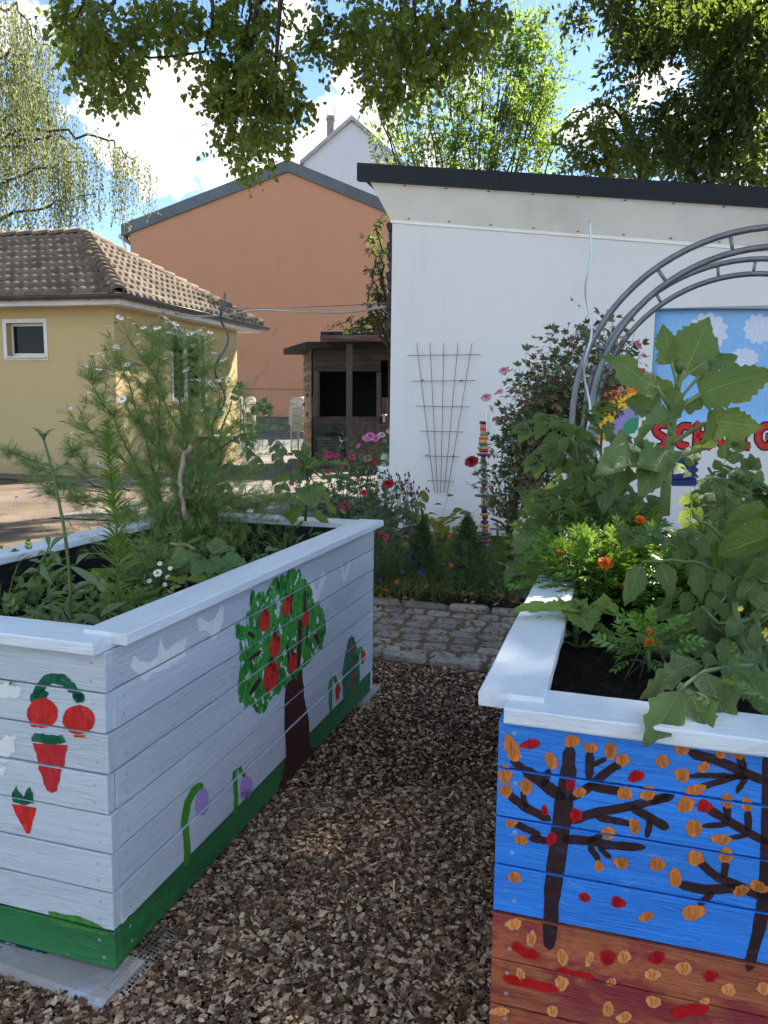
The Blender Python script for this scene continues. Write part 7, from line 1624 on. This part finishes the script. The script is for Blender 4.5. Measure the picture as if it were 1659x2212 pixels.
for b, t, w, yb, up in (((1700, 170), (1450, 240), 150, 1.85, (0, -.7, .7)), ((1340, 210), (1350, 390), 55, 1.92, (-.6, -.7, .1)), ((1430, 270), (1480, 400), 110, 1.9, (0, -.9, .2)), ((1700, 380), (1560, 400), 70, 1.84, (0, -.6, .8)), ((1700, 40), (1450, 90), 120, 2.0, (0, -.5, .9))): join_leaves('leaf', [EL(zR, b, t, w, yb, yb - .05, tc_, up, .36)], CURL, BT_)
mb = MB()
for pl, r in (([(1620, 1100), (1500, 880), (1470, 700), (1440, 560), (1420, 400), (1400, 250), (1390, 170)], .009), ([(1390, 230), (1300, 130), (1200, 50)], .0045), ([(1410, 390), (1540, 440), (1660, 470)], .005), ([(1440, 560), (1340, 390), (1180, 345), (1040, 335), (850, 345)], .0045), ([(1480, 720), (1600, 690), (1700, 660)], .006), ([(1480, 740), (1350, 730), (1240, 650)], .004), ([(1660, 1100), (1590, 850), (1570, 700)], .008)):
    p = [W3(zR, q, 1.9 - max(0, q[1] - 300) / 900 * .3 + .02) for q in pl]; mb.tube(wig(p, .003, 3), r, 7)
mb.build('stem', STEM, BT_)
for x, y, s in ((1650, 790, 1.0), (1670, 840, .8), (1480, 640, .5)):
    mb = MB()
    for k in range(6): a = k * 1.05; d = Vector((math.cos(a), -.5, math.sin(a))).normalized(); q = d.cross(Vector((0, 1, 0))).normalized(); p = W3(zR, (x, y), 1.66); mb.add([p, p + d * .009 * s + q * .003, p + d * .018 * s, p + d * .009 * s - q * .003], [(0, 1, 2, 3)])
    mb.build('flower', basic('yellow_petal', (.75, .55, .03), .5, .1), BT_)
P = []; A = []; SC = []
for k in range(70):
    x, y = rl.uniform(1440, 1690), rl.uniform(1130, 1420); q = aty(x, y, 2.15 - (y - 1130) / 290 * .3 + rl.uniform(-.1, .15))
    if q.z < .80: continue
    P.append(q); A.append((rl.gauss(0, .8), rl.gauss(-.3, .4), rl.gauss(-.2, .5))); SC.append(rl.uniform(.09, .15))
scatter('foliage', T_tomc, P, A, np.tile((0, -.5, .9), (len(P), 1)) + rq.normal(size=(len(P), 3)) * .3, SC, TOML, BT_)
P = []; A = []; SC = []
for k in range(22):
    x, y = rl.uniform(1540, 1690), rl.uniform(1430, 1530); q = atz(x, y, .79 + rl.uniform(0, .06)); P.append(q); A.append((rl.gauss(0, .7), rl.gauss(-.2, .5), rl.gauss(.3, .4))); SC.append(rl.uniform(.035, .06))
scatter('foliage', T_mar, P, A, np.tile((0, -.3, 1.0), (len(P), 1)), SC, WEED, FT)
# --- further tomatoes at the back, by the silver stake
TB = thing('tomato_plant', 'leggy tomato plant by the silver spiral stake at the back of the blue bed', 'plant', (.82, 2.95, .76)); P = []; A = []; SC = []; mb = MB()
for k in range(40):
    x, y = rl.uniform(1225, 1345), rl.uniform(905, 1130); q = aty(x, y, 2.95 + rl.uniform(-.15, .15)); P.append(q); A.append((rl.gauss(0, .8), rl.gauss(-.3, .4), rl.gauss(-.1, .5))); SC.append(rl.uniform(.11, .17))
for k in range(26):
    x, y = rl.uniform(1480, 1680), rl.uniform(1000, 1120); q = aty(x, y, 2.6 + rl.uniform(-.2, .3)); P.append(q); A.append((rl.gauss(0, .8), rl.gauss(-.3, .4), rl.gauss(-.1, .5))); SC.append(rl.uniform(.11, .17))
for x0, y0, x1, y1 in ((1260, 1200, 1245, 950), (1290, 1200, 1300, 930), (1240, 1200, 1275, 1000), (1560, 1200, 1600, 1010), (1620, 1200, 1530, 1010)): mb.tube(wig([aty(x0, y0, 2.9), aty((x0 + x1) / 2 + 8, (y0 + y1) / 2, 2.9), aty(x1, y1, 2.9)], .006, 3), .005, 6)
mb.build('stem', STEM, TB); scatter('foliage', T_tomc, P, A, np.tile((0, -.6, .8), (len(P), 1)), SC, TOML, TB)
# --- squash leaves at the far left of the blue bed
SQ2 = thing('squash_plant', 'squash plant with large pale-edged leaves at the far left of the blue bed', 'plant', (.62, 3.1, .76)); zT = zoomer(1700, 1500, 2.2114)
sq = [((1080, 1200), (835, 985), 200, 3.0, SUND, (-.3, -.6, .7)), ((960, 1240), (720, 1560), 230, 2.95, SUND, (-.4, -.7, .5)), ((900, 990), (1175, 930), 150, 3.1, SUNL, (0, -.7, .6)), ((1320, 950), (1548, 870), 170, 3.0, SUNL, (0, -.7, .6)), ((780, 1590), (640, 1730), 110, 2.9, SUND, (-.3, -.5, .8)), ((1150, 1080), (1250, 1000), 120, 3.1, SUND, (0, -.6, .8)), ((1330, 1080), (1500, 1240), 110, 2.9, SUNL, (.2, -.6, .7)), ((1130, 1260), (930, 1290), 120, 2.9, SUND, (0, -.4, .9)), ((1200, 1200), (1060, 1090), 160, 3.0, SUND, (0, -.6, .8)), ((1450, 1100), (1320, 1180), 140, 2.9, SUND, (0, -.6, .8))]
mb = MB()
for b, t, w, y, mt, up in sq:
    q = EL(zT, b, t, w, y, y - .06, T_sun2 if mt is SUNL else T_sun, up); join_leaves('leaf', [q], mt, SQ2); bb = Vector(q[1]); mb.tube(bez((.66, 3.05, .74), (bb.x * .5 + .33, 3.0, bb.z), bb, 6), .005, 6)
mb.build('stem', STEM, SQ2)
spiral('long silver spiral plant stake in front of the painted wall', ident, (1275, 478), (1262, 1190), 3.1, .0135, 4.05, .0045, basic('bright_aluminium', (.50, .58, .58), .38, .08, metal=.7), ph=1.2)
# ================================================================== flower bed by the wall
zW = zoomer(1300, 860, .9623); zB = zoomer(1700, 1500, 2.2114); zC = zoomer(1400, 1750, 2.0737)
# --- wall trellis
RUST2 = basic('rusty_rod', (.30, .19, .13), .7, .3, 30, metal=.3); DROD = basic('dark_rod', (.13, .11, .10), .6, .3, 20, metal=.3)
TR = thing('wall_trellis', 'fan-shaped rusty wire trellis fixed on the white wall', 'trellis', tuple(onw(*zW(430, 1040), .03)))
for (a, b) in ((328, 396), (378, 407), (431, 419), (485, 432), (538, 444)):
    mb = MB(); mb.tube([onw(*zW(a, 472), .032), onw(*zW(b, 1040), .032)], .0036, 6); mb.build('upright_rod', RUST2, TR)
for y, x0, x1 in ((518, 293, 571), (616, 307, 550), (712, 324, 528), (807, 341, 505), (901, 353, 489), (994, 369, 470)):
    mb = MB(); mb.tube([onw(*zW(x0, y + (1 if y < 700 else -1)), .041), onw(*zW(x1, y - (2 if y < 700 else -2)), .041)], .0031, 6); mb.build('cross_rod', DROD, TR)
for x, y in ((350, 612), (497, 614), (368, 897), (467, 899)):
    mb = MB(); p = onw(*zW(x, y), 0); mb.lathe([(.012, .001), (.012, .006), (.005, .01), (.005, .036)], p, 8, axis=NW); mb.build('wall_hook', STL, TR)
# --- bead totem
BTM = thing('bead_totem', 'thin totem pole of colourful glazed ceramic beads and discs before the white wall', 'garden totem', (.94, 7.05, .05)); TY2 = 7.05
GL = {}
def glaze(n, c): 
    if n not in GL: GL[n] = basic('glaze_' + n, c, .22, .25, 25, spec=.6)
    return GL[n]
GC = dict(navy=(.012, .02, .13), red=(.30, .012, .02), orange=(.55, .10, .03), tan=(.42, .26, .14), yellow=(.55, .33, .06), teal=(.05, .26, .22), maroon=(.13, .018, .022), slate=(.06, .075, .12), green=(.02, .06, .05), grey=(.22, .27, .25), brown=(.17, .08, .06), white=(.5, .46, .42), gold=(.48, .24, .05))
BD_ = [(350, 376, 30, 'navy', 'c'), (378, 432, 27, 'orange', 'c'), (434, 478, 26, 'tan', 'c'), (478, 492, 32, 'yellow', 's'), (490, 510, 44, 'orange', 's'), (510, 543, 36, 'yellow', 'c'), (543, 558, 46, 'brown', 's'), (558, 572, 36, 'teal', 'c'), (572, 592, 60, 'yellow', 's'), (592, 618, 42, 'red', 'c'), (618, 630, 30, 'white', 'c'), (630, 654, 62, 'maroon', 'd'), (654, 704, 24, 'slate', 'c'), (706, 728, 48, 'yellow', 's'), (728, 768, 32, 'teal', 'b'), (768, 790, 46, 'maroon', 'd'), (792, 845, 30, 'slate', 'b'), (848, 862, 34, 'yellow', 's'), (862, 922, 30, 'brown', 'b'), (924, 940, 34, 'gold', 's'), (940, 990, 22, 'white', 'c'), (992, 1004, 88, 'green', 's'), (1006, 1080, 24, 'white', 'c'), (1082, 1102, 56, 'red', 'd'), (1104, 1148, 28, 'navy', 'c'), (1148, 1166, 48, 'yellow', 's'), (1166, 1208, 30, 'red', 'b'), (1210, 1246, 38, 'navy', 'b'), (1248, 1270, 46, 'gold', 's'), (1270, 1314, 28, 'orange', 'c'), (1318, 1334, 64, 'green', 's'), (1336, 1386, 36, 'brown', 'b'), (1388, 1404, 56, 'red', 's'), (1408, 1456, 40, 'grey', 'b'), (1460, 1480, 58, 'maroon', 's'), (1482, 1530, 34, 'navy', 'b')]
kx = 1 / 2.2114 / 1.8228 / CF * TY2
for y0, y1, hw, col, sh in BD_:
    x = 446 + (y0 - 350) * .016; a, b = W3(zB, (x, y1), TY2), W3(zB, (x, y0), TY2); h = (b.z - a.z) * 1.0; r = hw * kx; c = Vector((a.x + rl.uniform(-.004, .004), TY2, a.z)); mb = MB(); ax = (rl.gauss(0, .05), rl.gauss(0, .05), 1)
    if sh == 'b': prof = [(r * .35, 0), (r * .8, h * .18), (r, h * .5), (r * .8, h * .82), (r * .35, h)]
    elif sh == 'c': prof = [(r * .9, 0), (r, h * .08), (r * .95, h * .92), (r * .85, h)]
    elif sh == 'd': prof = [(r * .7, 0), (r, h * .5), (r * .8, h)]
    else: prof = [(r * .92, 0), (r, h * .4), (r * .94, h)]
    mb.lathe(prof, c, 7 if sh == 's' else 14, axis=ax, sy=.75 if sh == 's' else 1); mb.build('bead', glaze(col, GC[col]), BTM)
mb = MB(); mb.tube([(BTM.location.x, TY2, -.05), (BTM.location.x - .03, TY2, W3(zB, (446, 360), TY2).z)], .008, 8); mb.build('rod', STL, BTM)
# --- rose arch
ARM = basic('galvanised_tube', (.19, .20, .21), .42, .15, 12, metal=.55, bump=.1)
AR = thing('rose_arch', 'galvanised double-hoop rose arch standing beside the blue bed', 'arch', (1.0, 4.2, 0))
def hoop(px, Y_, uc, zc, r, dz=0.0):
    p0 = aty(px, 900, Y_); p0.z = 0; c = p0 + UW * uc; pts = [c - UW * r + UPZ * z for z in np.linspace(-.02, zc, 8)]
    pts += [c + UW * (-r * math.cos(a)) + UPZ * (zc + r * math.sin(a)) for a in np.linspace(0, math.pi, 40)[1:]]
    pts += [c + UW * r + UPZ * z for z in np.linspace(zc, -.02, 8)[1:]]
    return pts, c
for Y_, px, prs in ((4.2, 1228, ((.95, 1.34, .93), (.95, 1.34, .835))), (5.0, 1250, ((.98, 1.32, .95), (.97, 1.32, .865)))):
    cs = []
    for uc, zc, r in prs: pts, c = hoop(px, Y_, uc, zc, r); mb = MB(); mb.tube(pts, .0168, 10); mb.build('hoop_tube', ARM, AR); cs.append((c, zc, r))
    for a in (.42, .95, 1.35, 1.57, 1.9, 2.4): mb = MB(); (c0, z0, r0), (c1, z1, r1) = cs; d = -UW * math.cos(a) + UPZ * math.sin(a); mb.tube([c1 + UPZ * z1 + d * r1, c0 + UPZ * z0 + d * r0], .009, 6); mb.build('rung', ARM, AR)
# --- roses
def rosebush(name, label, base, stems, nleaf, mats, size, blooms, Y_, spread=.05, rmesh=None, stemr=.005, bark=STEMD, group=None, skew=.35):
    t = thing(name, label, 'rose bush', tuple(base), group); mb = MB(); P = [[] for _ in mats]; A = [[] for _ in mats]; SC = [[] for _ in mats]
    for pl in stems:
        p = wig(pl, .012, 4); m = len(p); mb.tube(p, [stemr * (1 - .7 * i / m) for i in range(m)], 6)
        for _ in range(nleaf):
            k = (rl.random() ** .7) * (m - 1.01); k = max(k, m * .15); j = int(k); q = p[j].lerp(p[j + 1], k - j); o = Vector((rl.gauss(0, 1), rl.gauss(0, 1), rl.gauss(0, .7))).normalized(); w_ = rl.random(); mi = 0 if w_ < 1 - skew or len(mats) == 1 else rl.randrange(1, len(mats))
            P[mi].append(q + o * rl.uniform(.005, spread)); A[mi].append(o + Vector((0, -.2, .1))); SC[mi].append(size * rl.uniform(.7, 1.25))
    mb.build('stem', bark, t)
    for i, m in enumerate(mats):
        if P[i]: scatter('foliage', T_rosec, P[i], A[i], rq.normal(size=(len(P[i]), 3)) * .5 + np.array([0, -.5, .8]), SC[i], m, t)
    for p, mt, s in blooms:
        M = place(Vector(p), (rl.gauss(0, .4), -.65, .65), s * .86); o = rmesh_of(mt).copy(); COL.objects.link(o); o.parent = None; o.matrix_basis = M; par(o, t)
    return t
_rm = {}
_rsrc = rose_mesh()
def rmesh_of(mt):
    if mt.name not in _rm:
        me = bpy.data.meshes.new('flower'); me.from_pydata(_rsrc.v, [], _rsrc.f); me.materials.append(mt); me.materials.append(STEMD); me.polygons.foreach_set('material_index', _rsrc.m); me.polygons.foreach_set('use_smooth', _rsrc.sm); me.update(); _rm[mt.name] = bpy.data.objects.new('flower', me)
    return _rm[mt.name]
def ra(x, y, Y_): return W3(zA, (x, y), Y_)
RY = 5.7
b = atz(720, 1175, 0); base = Vector((ra(760, 1800, RY).x, RY, 0))
stems = []
for tx, ty in ((700, 1290), (790, 1370), (905, 1310), (690, 1450), (370, 1470), (350, 1560), (560, 1480), (620, 1600), (850, 1560), (760, 1500), (960, 1480), (1030, 1640), (740, 1720), (500, 1700), (880, 1420), (650, 1400), (940, 1600), (1000, 1720), (580, 1800), (840, 1760), (420, 1600), (1080, 1560)):
    yy = RY + rl.uniform(-.25, .35); tp = ra(tx, ty, yy); bb = base + Vector((rl.uniform(-.22, .3), rl.uniform(-.1, .1), 0)); stems.append(bez(bb, bb.lerp(tp, .5) + Vector((-(tp.x - bb.x) * .15, 0, .12)), tp, 6))
bl = [(ra(x, y, RY - .12), RPINK, s) for x, y, s in ((705, 1278, .036), (668, 1290, .022), (768, 1282, .026), (912, 1298, .027), (785, 1360, .026), (835, 1368, .026), (815, 1390, .02), (690, 1440, .02), (345, 1465, .024), (380, 1440, .024), (350, 1545, .026), (1030, 1635, .034), (848, 1755, .042), (850, 1800, .034), (765, 1770, .014), (595, 1400, .016), (450, 1370, .016))]
bl += [(atz(833, 1160, .28) if False else aty(833, 1160, 5.5), RPINK, .030), (aty(821, 1150, 5.5), RPINK, .022)]
rosebush('rose_bush', 'low rose bush with magenta blooms behind the far end of the white bed', base, stems, 30, [ROSL, WEED], .085, bl, RY, .09, skew=.12)
RY2 = 6.9; base = Vector((ra(1120, 1800, RY2).x, RY2, 0)); stems = []
for tx, ty in ((1085, 1120), (970, 1205), (1060, 1320), (1110, 1370), (1090, 1230), (1150, 1420), (1040, 1400), (1000, 1320), (1130, 1250)):
    tp = ra(tx, ty, RY2 + rl.uniform(-.15, .15)); stems.append(bez(base + Vector((rl.uniform(-.1, .1), 0, 0)), (tp.x - .03, RY2, tp.z * .6), tp, 6))
bl = [(ra(x, y, RY2 - .1), m, s) for x, y, m, s in ((1085, 1105, RLIL, .058), (1050, 1125, RLIL, .045), (1140, 1125, RLIL, .042), (970, 1195, RLIL, .030), (1060, 1312, RTAN, .048), (1100, 1358, RPINK, .040), (1130, 1365, RPINK, .03))]
rosebush('rose_bush', 'taller rose bush with lilac-pink blooms beside the end of the white wall', base, stems, 20, [ROSL, WEED], .10, bl, RY2, .09, skew=.15)
RY3 = 6.6; base = Vector((aty(820, 1180, RY3).x, RY3, 0)); stems = []
for tx, ty in ((1255, 1570), (1390, 1600), (1180, 1650), (1290, 1660), (1350, 1690), (1160, 1740)):
    tp = ra(tx, ty, RY3 + rl.uniform(-.1, .1)); stems.append(bez(base, (tp.x - .06, RY3, tp.z * .7), tp, 6))
rosebush('rose_bush', 'thin rose bush with one big dark crimson bloom among silvery stems', base, stems, 14, [ROSL], .095, [(ra(1250, 1550, RY3 - .05), RRED, .062), (ra(1390, 1595, RY3 - .05), RRED, .024)], RY3, .07)
# climbing rose round the arch
CY_ = 5.1; base = Vector((aty(1150, 1240, 5.9).x, 5.9, 0)); stems = []
def cl(x, y, Y_): return aty(x, y, Y_)
trunkP = [cl(1140, 1290, 5.75), cl(1115, 1230, 5.75), cl(1103, 1150, 5.75), cl(1110, 1085, 5.7), cl(1130, 1010, 5.6), cl(1165, 930, 5.5)]
for tx, ty in ((1085, 850), (1095, 830), (1110, 800), (1150, 790), (1190, 745), (1230, 700), (1270, 680), (1290, 700), (1330, 690), (1370, 720), (1390, 760), (1350, 800), (1300, 760), (1240, 790), (1200, 830), (1160, 860), (1120, 880), (1105, 930), (1115, 970), (1140, 960), (1180, 930), (1220, 880), (1260, 850), (1310, 850), (1350, 870), (1160, 1010), (1130, 1050), (1200, 990), (1240, 960), (1180, 780), (1250, 730), (1320, 730), (1120, 1000), (1200, 1060), (1290, 900), (1095, 890), (1150, 900), (1215, 760), (1265, 770), (1345, 770), (1240, 720), (1280, 720), (1310, 700), (1340, 740), (1380, 800), (1330, 820), (1290, 820), (1250, 820), (1360, 840), (1310, 880), (1230, 900), (1370, 740), (1200, 800), (1260, 900), (1330, 770), (1360, 780), (1300, 790)):
    yy = rl.uniform(4.7, 5.5); tp = cl(max(tx, 1132 if ty > 840 else 1105), ty, yy); k = trunkP[rl.randrange(2, 6)]; stems.append(bez(k, k.lerp(tp, .5) + Vector((rl.gauss(0, .1), rl.gauss(0, .1), .12)), tp, 6))
bl = [(cl(x, y, 4.75), m, s) for x, y, m, s in ((1088, 799, RPAL, .036), (1050, 857, RPAL, .040), (1080, 845, RPAL, .026), (1062, 882, RWHI, .030), (1380, 745, RLIL, .034), (1353, 803, RPAL, .042), (1392, 768, RLIL, .022), (1188, 1002, RPAL, .024), (1275, 678, RTAN, .018), (1291, 674, RTAN, .020), (1180, 737, RTAN, .014), (1165, 760, RTAN, .012), (1365, 690, RTAN, .020), (1320, 780, RWHI, .02), (1340, 840, RPAL, .024), (1215, 715, RTAN, .014), (1068, 905, RTAN, .022), (1075, 915, RTAN, .018))]
cr = rosebush('climbing_rose', 'large climbing rose with reddish and pale leaves and pink blooms around the arch leg', base, stems, 36, [ROSL, ROSR, ROSP], .09, bl, CY_, .09, skew=.48)
mb = MB(); p = wig(trunkP, .012, 3); mb.tube(p, [.032 * (1 - .5 * i / len(p)) for i in range(len(p))], 8); mb.tube(wig([trunkP[1], cl(1095, 1140, 5.7), cl(1060, 1120, 5.7)], .01, 2), .009, 6); mb.build('trunk', BROWN, cr)
# red rose in front of the totem
RY4 = 6.2; base = Vector((cl(1120, 1200, RY4).x, RY4, 0)); stems = []
for tx, ty in ((1018, 998), (1005, 1040), (1040, 1050), (1075, 1035), (1065, 1080), (1090, 1090), (1055, 1110), (1110, 1060), (1030, 1020)):
    tp = cl(tx, ty, RY4 - .1); k = cl(1095, 1120, RY4); stems.append(bez(k, k.lerp(tp, .5) + Vector((.02, 0, .04)), tp, 5))
stems.append([base, cl(1100, 1180, RY4), cl(1095, 1120, RY4)])
rosebush('rose_bush', 'rose shoot with a single crimson bloom leaning across the bead totem', base, stems, 4, [ROSL], .11, [(cl(1018, 995, RY4 - .15), RRED, .068)], RY4, .05)
# --- silvery dry rose campion
RC_ = thing('rose_campion', 'silvery dry stemmed rose campion with tiny magenta heads against the white wall', 'plant', tuple(aty(865, 1185, 7.4))); RC_.location.z = 0
mb = MB(); P = []; A = []; SC = []; HP = MB(); SIL = leafmat('silver_leaf', (.22, .24, .17), (.4, .42, .25), .2, .7, .2, .02); SILS = basic('silver_stem', (.27, .27, .21), .8, .15, 20); HD = basic('campion_head', (.10, .035, .05), .7, .5, 30)
tops = [(1220, 1440), (1245, 1430), (1200, 1500), (1280, 1490), (1260, 1470), (1330, 1465), (1350, 1475), (1360, 1500), (1410, 1470), (1440, 1455), (1450, 1480), (1380, 1540), (1430, 1520), (1490, 1540), (1300, 1560), (1140, 1540), (1070, 1560), (1085, 1600), (1060, 1580), (1170, 1480), (1320, 1600), (1540, 1590), (1530, 1640), (1610, 1600), (1630, 1620), (1585, 1640), (1600, 1680), (1400, 1600), (1470, 1600)]
for x, y in tops:
    tp = ra(x, y, 7.4 + rl.uniform(-.12, .12)); b = Vector((RC_.location.x + rl.uniform(-.16, .16) + (tp.x - RC_.location.x) * .35, 7.4 + rl.uniform(-.1, .1), .04)); s = wig(bez(b, b.lerp(tp, .55) + Vector((-(tp.x - b.x) * .3, 0, .05)), tp, 6), .005, 1); mb.tube(s, [.0055, .005, .0045, .004, .0035, .003, .0028], 5); HP.lathe([(.004, -.014), (.010, 0), (.008, .012), (.003, .018)], tp, 7)
    for k in range(9): q = s[rl.randrange(1, 6)]; o = Vector((rl.gauss(0, 1), rl.gauss(0, 1), .7)); P.append(q + o * .005); A.append(o); SC.append(rl.uniform(.03, .06) if q.z > .4 else rl.uniform(.06, .11))
    if rl.random() < .7:
        q = s[4]; e = q + Vector((rl.uniform(-.06, .06), 0, rl.uniform(.08, .14))); mb.tube([q, e], .0028, 5); HP.lathe([(.004, -.014), (.010, 0), (.008, .012), (.003, .018)], e, 7)
mb.build('stem', SILS, RC_); scatter('foliage', T_obl, P, A, rq.normal(size=(len(P), 3)) + np.array([0, 0, .5]), SC, SIL, RC_); HP.build('seed_head', HD, RC_)
# --- dwarf conifers
CON = leafmat('conifer_needle', (.085, .125, .052), (.18, .26, .06), .35, .6, .15, .03)
for lab, x, y, h, r, n in (('slim little cone-shaped conifer left of the middle of the flower bed', 905, 1256, .46, .15, 2600), ('broad dark little conifer below the bead totem', 1012, 1275, .50, .22, 4200)):
    c = atz(x, y, .05); t = thing('dwarf_conifer', lab, 'conifer', tuple(c)); P = []; A = []
    for _ in range(n):
        f = rl.random() ** .8; rr = r * (1 - f) ** .7 * (1 + .22 * math.sin(f * 30 + rl.random() * 2)); a = rl.uniform(0, 6.28); k = rl.uniform(.5, 1.05) * (1 + .28 * math.sin(a * 3 + f * 9) * math.sin(f * 14 + a)); P.append(c + Vector((math.cos(a) * rr * k + .03 * f * math.sin(h * 99), math.sin(a) * rr * k, f * h * (1 + .12 * math.sin(a * 2))))); A.append((math.cos(a) + rl.gauss(0, .5), math.sin(a) + rl.gauss(0, .5), .6 + rl.gauss(0, .4)))
    mb = MB(); mb.tube([c - UPZ * .05, c + UPZ * h * .9], [.02, .004], 6); mb.build('trunk', BROWN, t); scatter('crown', (leaf_t(1, .12, 'x')[0], leaf_t(1, .12, 'x')[1], leaf_t(1, .12, 'x')[2]), P, A, rq.normal(size=(n, 3)), rq.uniform(.022, .05, n), CON, t)
# --- leafy plants and golden shrub
clump('leafy_weed', 'dark upright leafy plant between the silvery campion and the golden shrub', 'plant', zC, 550, 700, 7.0, .07, .42, 60, T_obl, .085, leafmat('dark_leafy', (.03, .065, .025), (.12, .2, .04), .3), z0=.04)
clump('golden_shrub', 'golden-green raspberry shrub in the flower bed left of the totem', 'shrub', zC, 670, 780, 6.7, .10, .46, 70, T_rose, .11, leafmat('golden_leaf', (.19, .20, .04), (.45, .45, .08), .3, .5, .4, .03), z0=.04)
clump('dwarf_conifer', 'pale green juniper tuft at the corner of the white bed', 'conifer', zC, 140, 950, 5.5, .09, .35, 420, feather(5), .06, leafmat('juniper', (.06, .085, .03), (.14, .19, .04), .3), z0=.03)
clump('leafy_weed', 'rose-leaved weed under the two red roses behind the white bed', 'plant', zC, 200, 760, 5.9, .12, .34, 60, T_rosec, .10, ROSL, z0=.03)
clump('leafy_weed', 'dark low herbs between the kerb and the blue bed', 'plant', zC, 1290, 1190, 5.2, .12, .16, 110, T_obl, .045, leafmat('herb', (.06, .11, .045), (.12, .2, .05), .3), z0=.04)
clump('leafy_weed', 'mixed green herbs at the foot of the climbing rose', 'plant', zC, 1150, 1000, 5.9, .22, .2, 160, T_obl, .05, leafmat('herb_b', (.085, .14, .05), (.18, .26, .05), .3), z0=.04)
# grass (uncountable) and the cornflowers, marigolds in it
P = []; A = []; SC = []
for _ in range(5200):
    x = rl.choice((rl.gauss(880, 60), rl.gauss(960, 60), rl.gauss(1090, 60), rl.gauss(1000, 110))); y = rl.gauss(1235, 33)
    if y < 1165 or y > 1300: continue
    c = atz(x, y, .05); P.append(c); A.append((rl.gauss(0, .45), rl.gauss(0, .45), 1)); SC.append(rl.uniform(.04, .17))
GRS = leafmat('grass_blade', (.105, .155, .042), (.32, .42, .07), .4, .5, .35, .03)
gt = leaf_t(4, .022, 'lance', .3, .45); gt = (gt[0] * np.array([1, 1, 1]), gt[1], gt[2])
o = scatter('grass', gt, P, A, rq.normal(size=(len(P), 3)), SC, GRS); tag(o, kind='stuff')
CFM = petalm('cornflower_petal', (.09, .12, .52))
cf0 = None; 
for i, (x, y) in enumerate(((450, 925), (465, 978), (378, 1042), (540, 1058), (850, 1142), (200, 1108), (438, 915), (525, 1045))):
    p = W3(zC, (x, y), 5.75 if y < 1000 else 5.45); t = thing('cornflower', 'thin-stemmed blue cornflower in the grass of the flower bed', 'flower', (p.x, p.y, .04), 'blue cornflowers in the flower bed'); mb = MB(); mb.tube(bez((p.x + rl.uniform(-.05, .05), p.y, .03), (p.x, p.y, p.z * .6), p, 5), .0022, 4); mb.build('stem', STEM, t)
    M = place(p, (0, -.6, .8), .014)
    if cf0 is None: cf0 = marigold_mesh().build('bloom', [CFM, STEMD]); cf0.matrix_basis = M; par(cf0, t)
    else: copyto(cf0, M, t)
for i, (x, y) in enumerate(((768, 755), (583, 857), (893, 810), (872, 828), (960, 832), (833, 865), (780, 990), (335, 1125), (270, 1195), (205, 1230))):
    p = W3(zC, (x, y), 6.3 if y < 900 else 5.4); t = thing('marigold_flower', 'tiny orange marigold dotted in the grass of the flower bed', 'flower', (p.x, p.y, .04), 'small orange marigolds in the flower bed'); mb = MB(); mb.tube([(p.x, p.y, .03), p], .0022, 4); mb.build('stem', STEM, t); copyto(mgf, place(p, (0, -.6, .8), .017), t).name = 'bloom'
# --- pot, support, jar
c = atz(1150, 1232, .04); mb = MB(); mb.lathe([(.085, 0), (.115, .19), (.128, .19), (.130, .235), (.115, .235), (.10, .20), (.02, .19)], c, 24); tag(mb.build('flower_pot', basic('terracotta', (.36, .13, .07), .8, .15, 12, .2, 60)), 'terracotta flower pot half hidden beside the blue bed', 'flower pot')
PS = thing('plant_support', 'dark cross-bar plant support beside the climbing rose trunk', 'plant support', tuple(W3(zB, (570, 1360), 6.9)))
for pl in ([(510, 1288), (820, 1308)], [(572, 1230), (572, 1360)], [(540, 1240), (640, 1300)]): mb = MB(); mb.tube([W3(zB, q, 6.9) for q in pl], .009, 6); mb.build('bar', DROD, PS)
JR = thing('flower_jar', 'glass jar of cream roses on the low ledge at the end of the white wall', 'vase', tuple(wp(-.075, .76, -.08))); c = wp(-.075, .762, -.08); mb = MB(); mb.lathe([(.040, 0), (.045, .01), (.045, .10), (.036, .125), (.036, .14), (.033, .14), (.033, .122), (.041, .10), (.041, .012), (.01, .008)], c, 18); mb.build('jar', basic('jar_glass', (.30, .34, .30), .08, .05, spec=.8), JR)
mb = MB(); P = []; A = []
for dx, dz, m, s in ((-.04, .34, RWHI, .045), (.05, .38, RPAL, .040), (.0, .27, RWHI, .03)):
    e = c + UW * dx + UPZ * dz; mb.tube(bez(c + UPZ * .02, c + UPZ * .2, e, 4), .003, 5); o = rmesh_of(m).copy(); COL.objects.link(o); o.matrix_basis = place(e, (0, -.6, .8), s); par(o, JR)
    for _ in range(9): P.append(c + UW * rl.gauss(0, .045) + UPZ * rl.uniform(.12, .32)); A.append((rl.gauss(0, 1), rl.gauss(-.3, .7), rl.gauss(0, .5)))
mb.build('stem', STEM, JR); scatter('foliage', T_rosec, P, A, rq.normal(size=(len(P), 3)), .09, ROSL, JR)
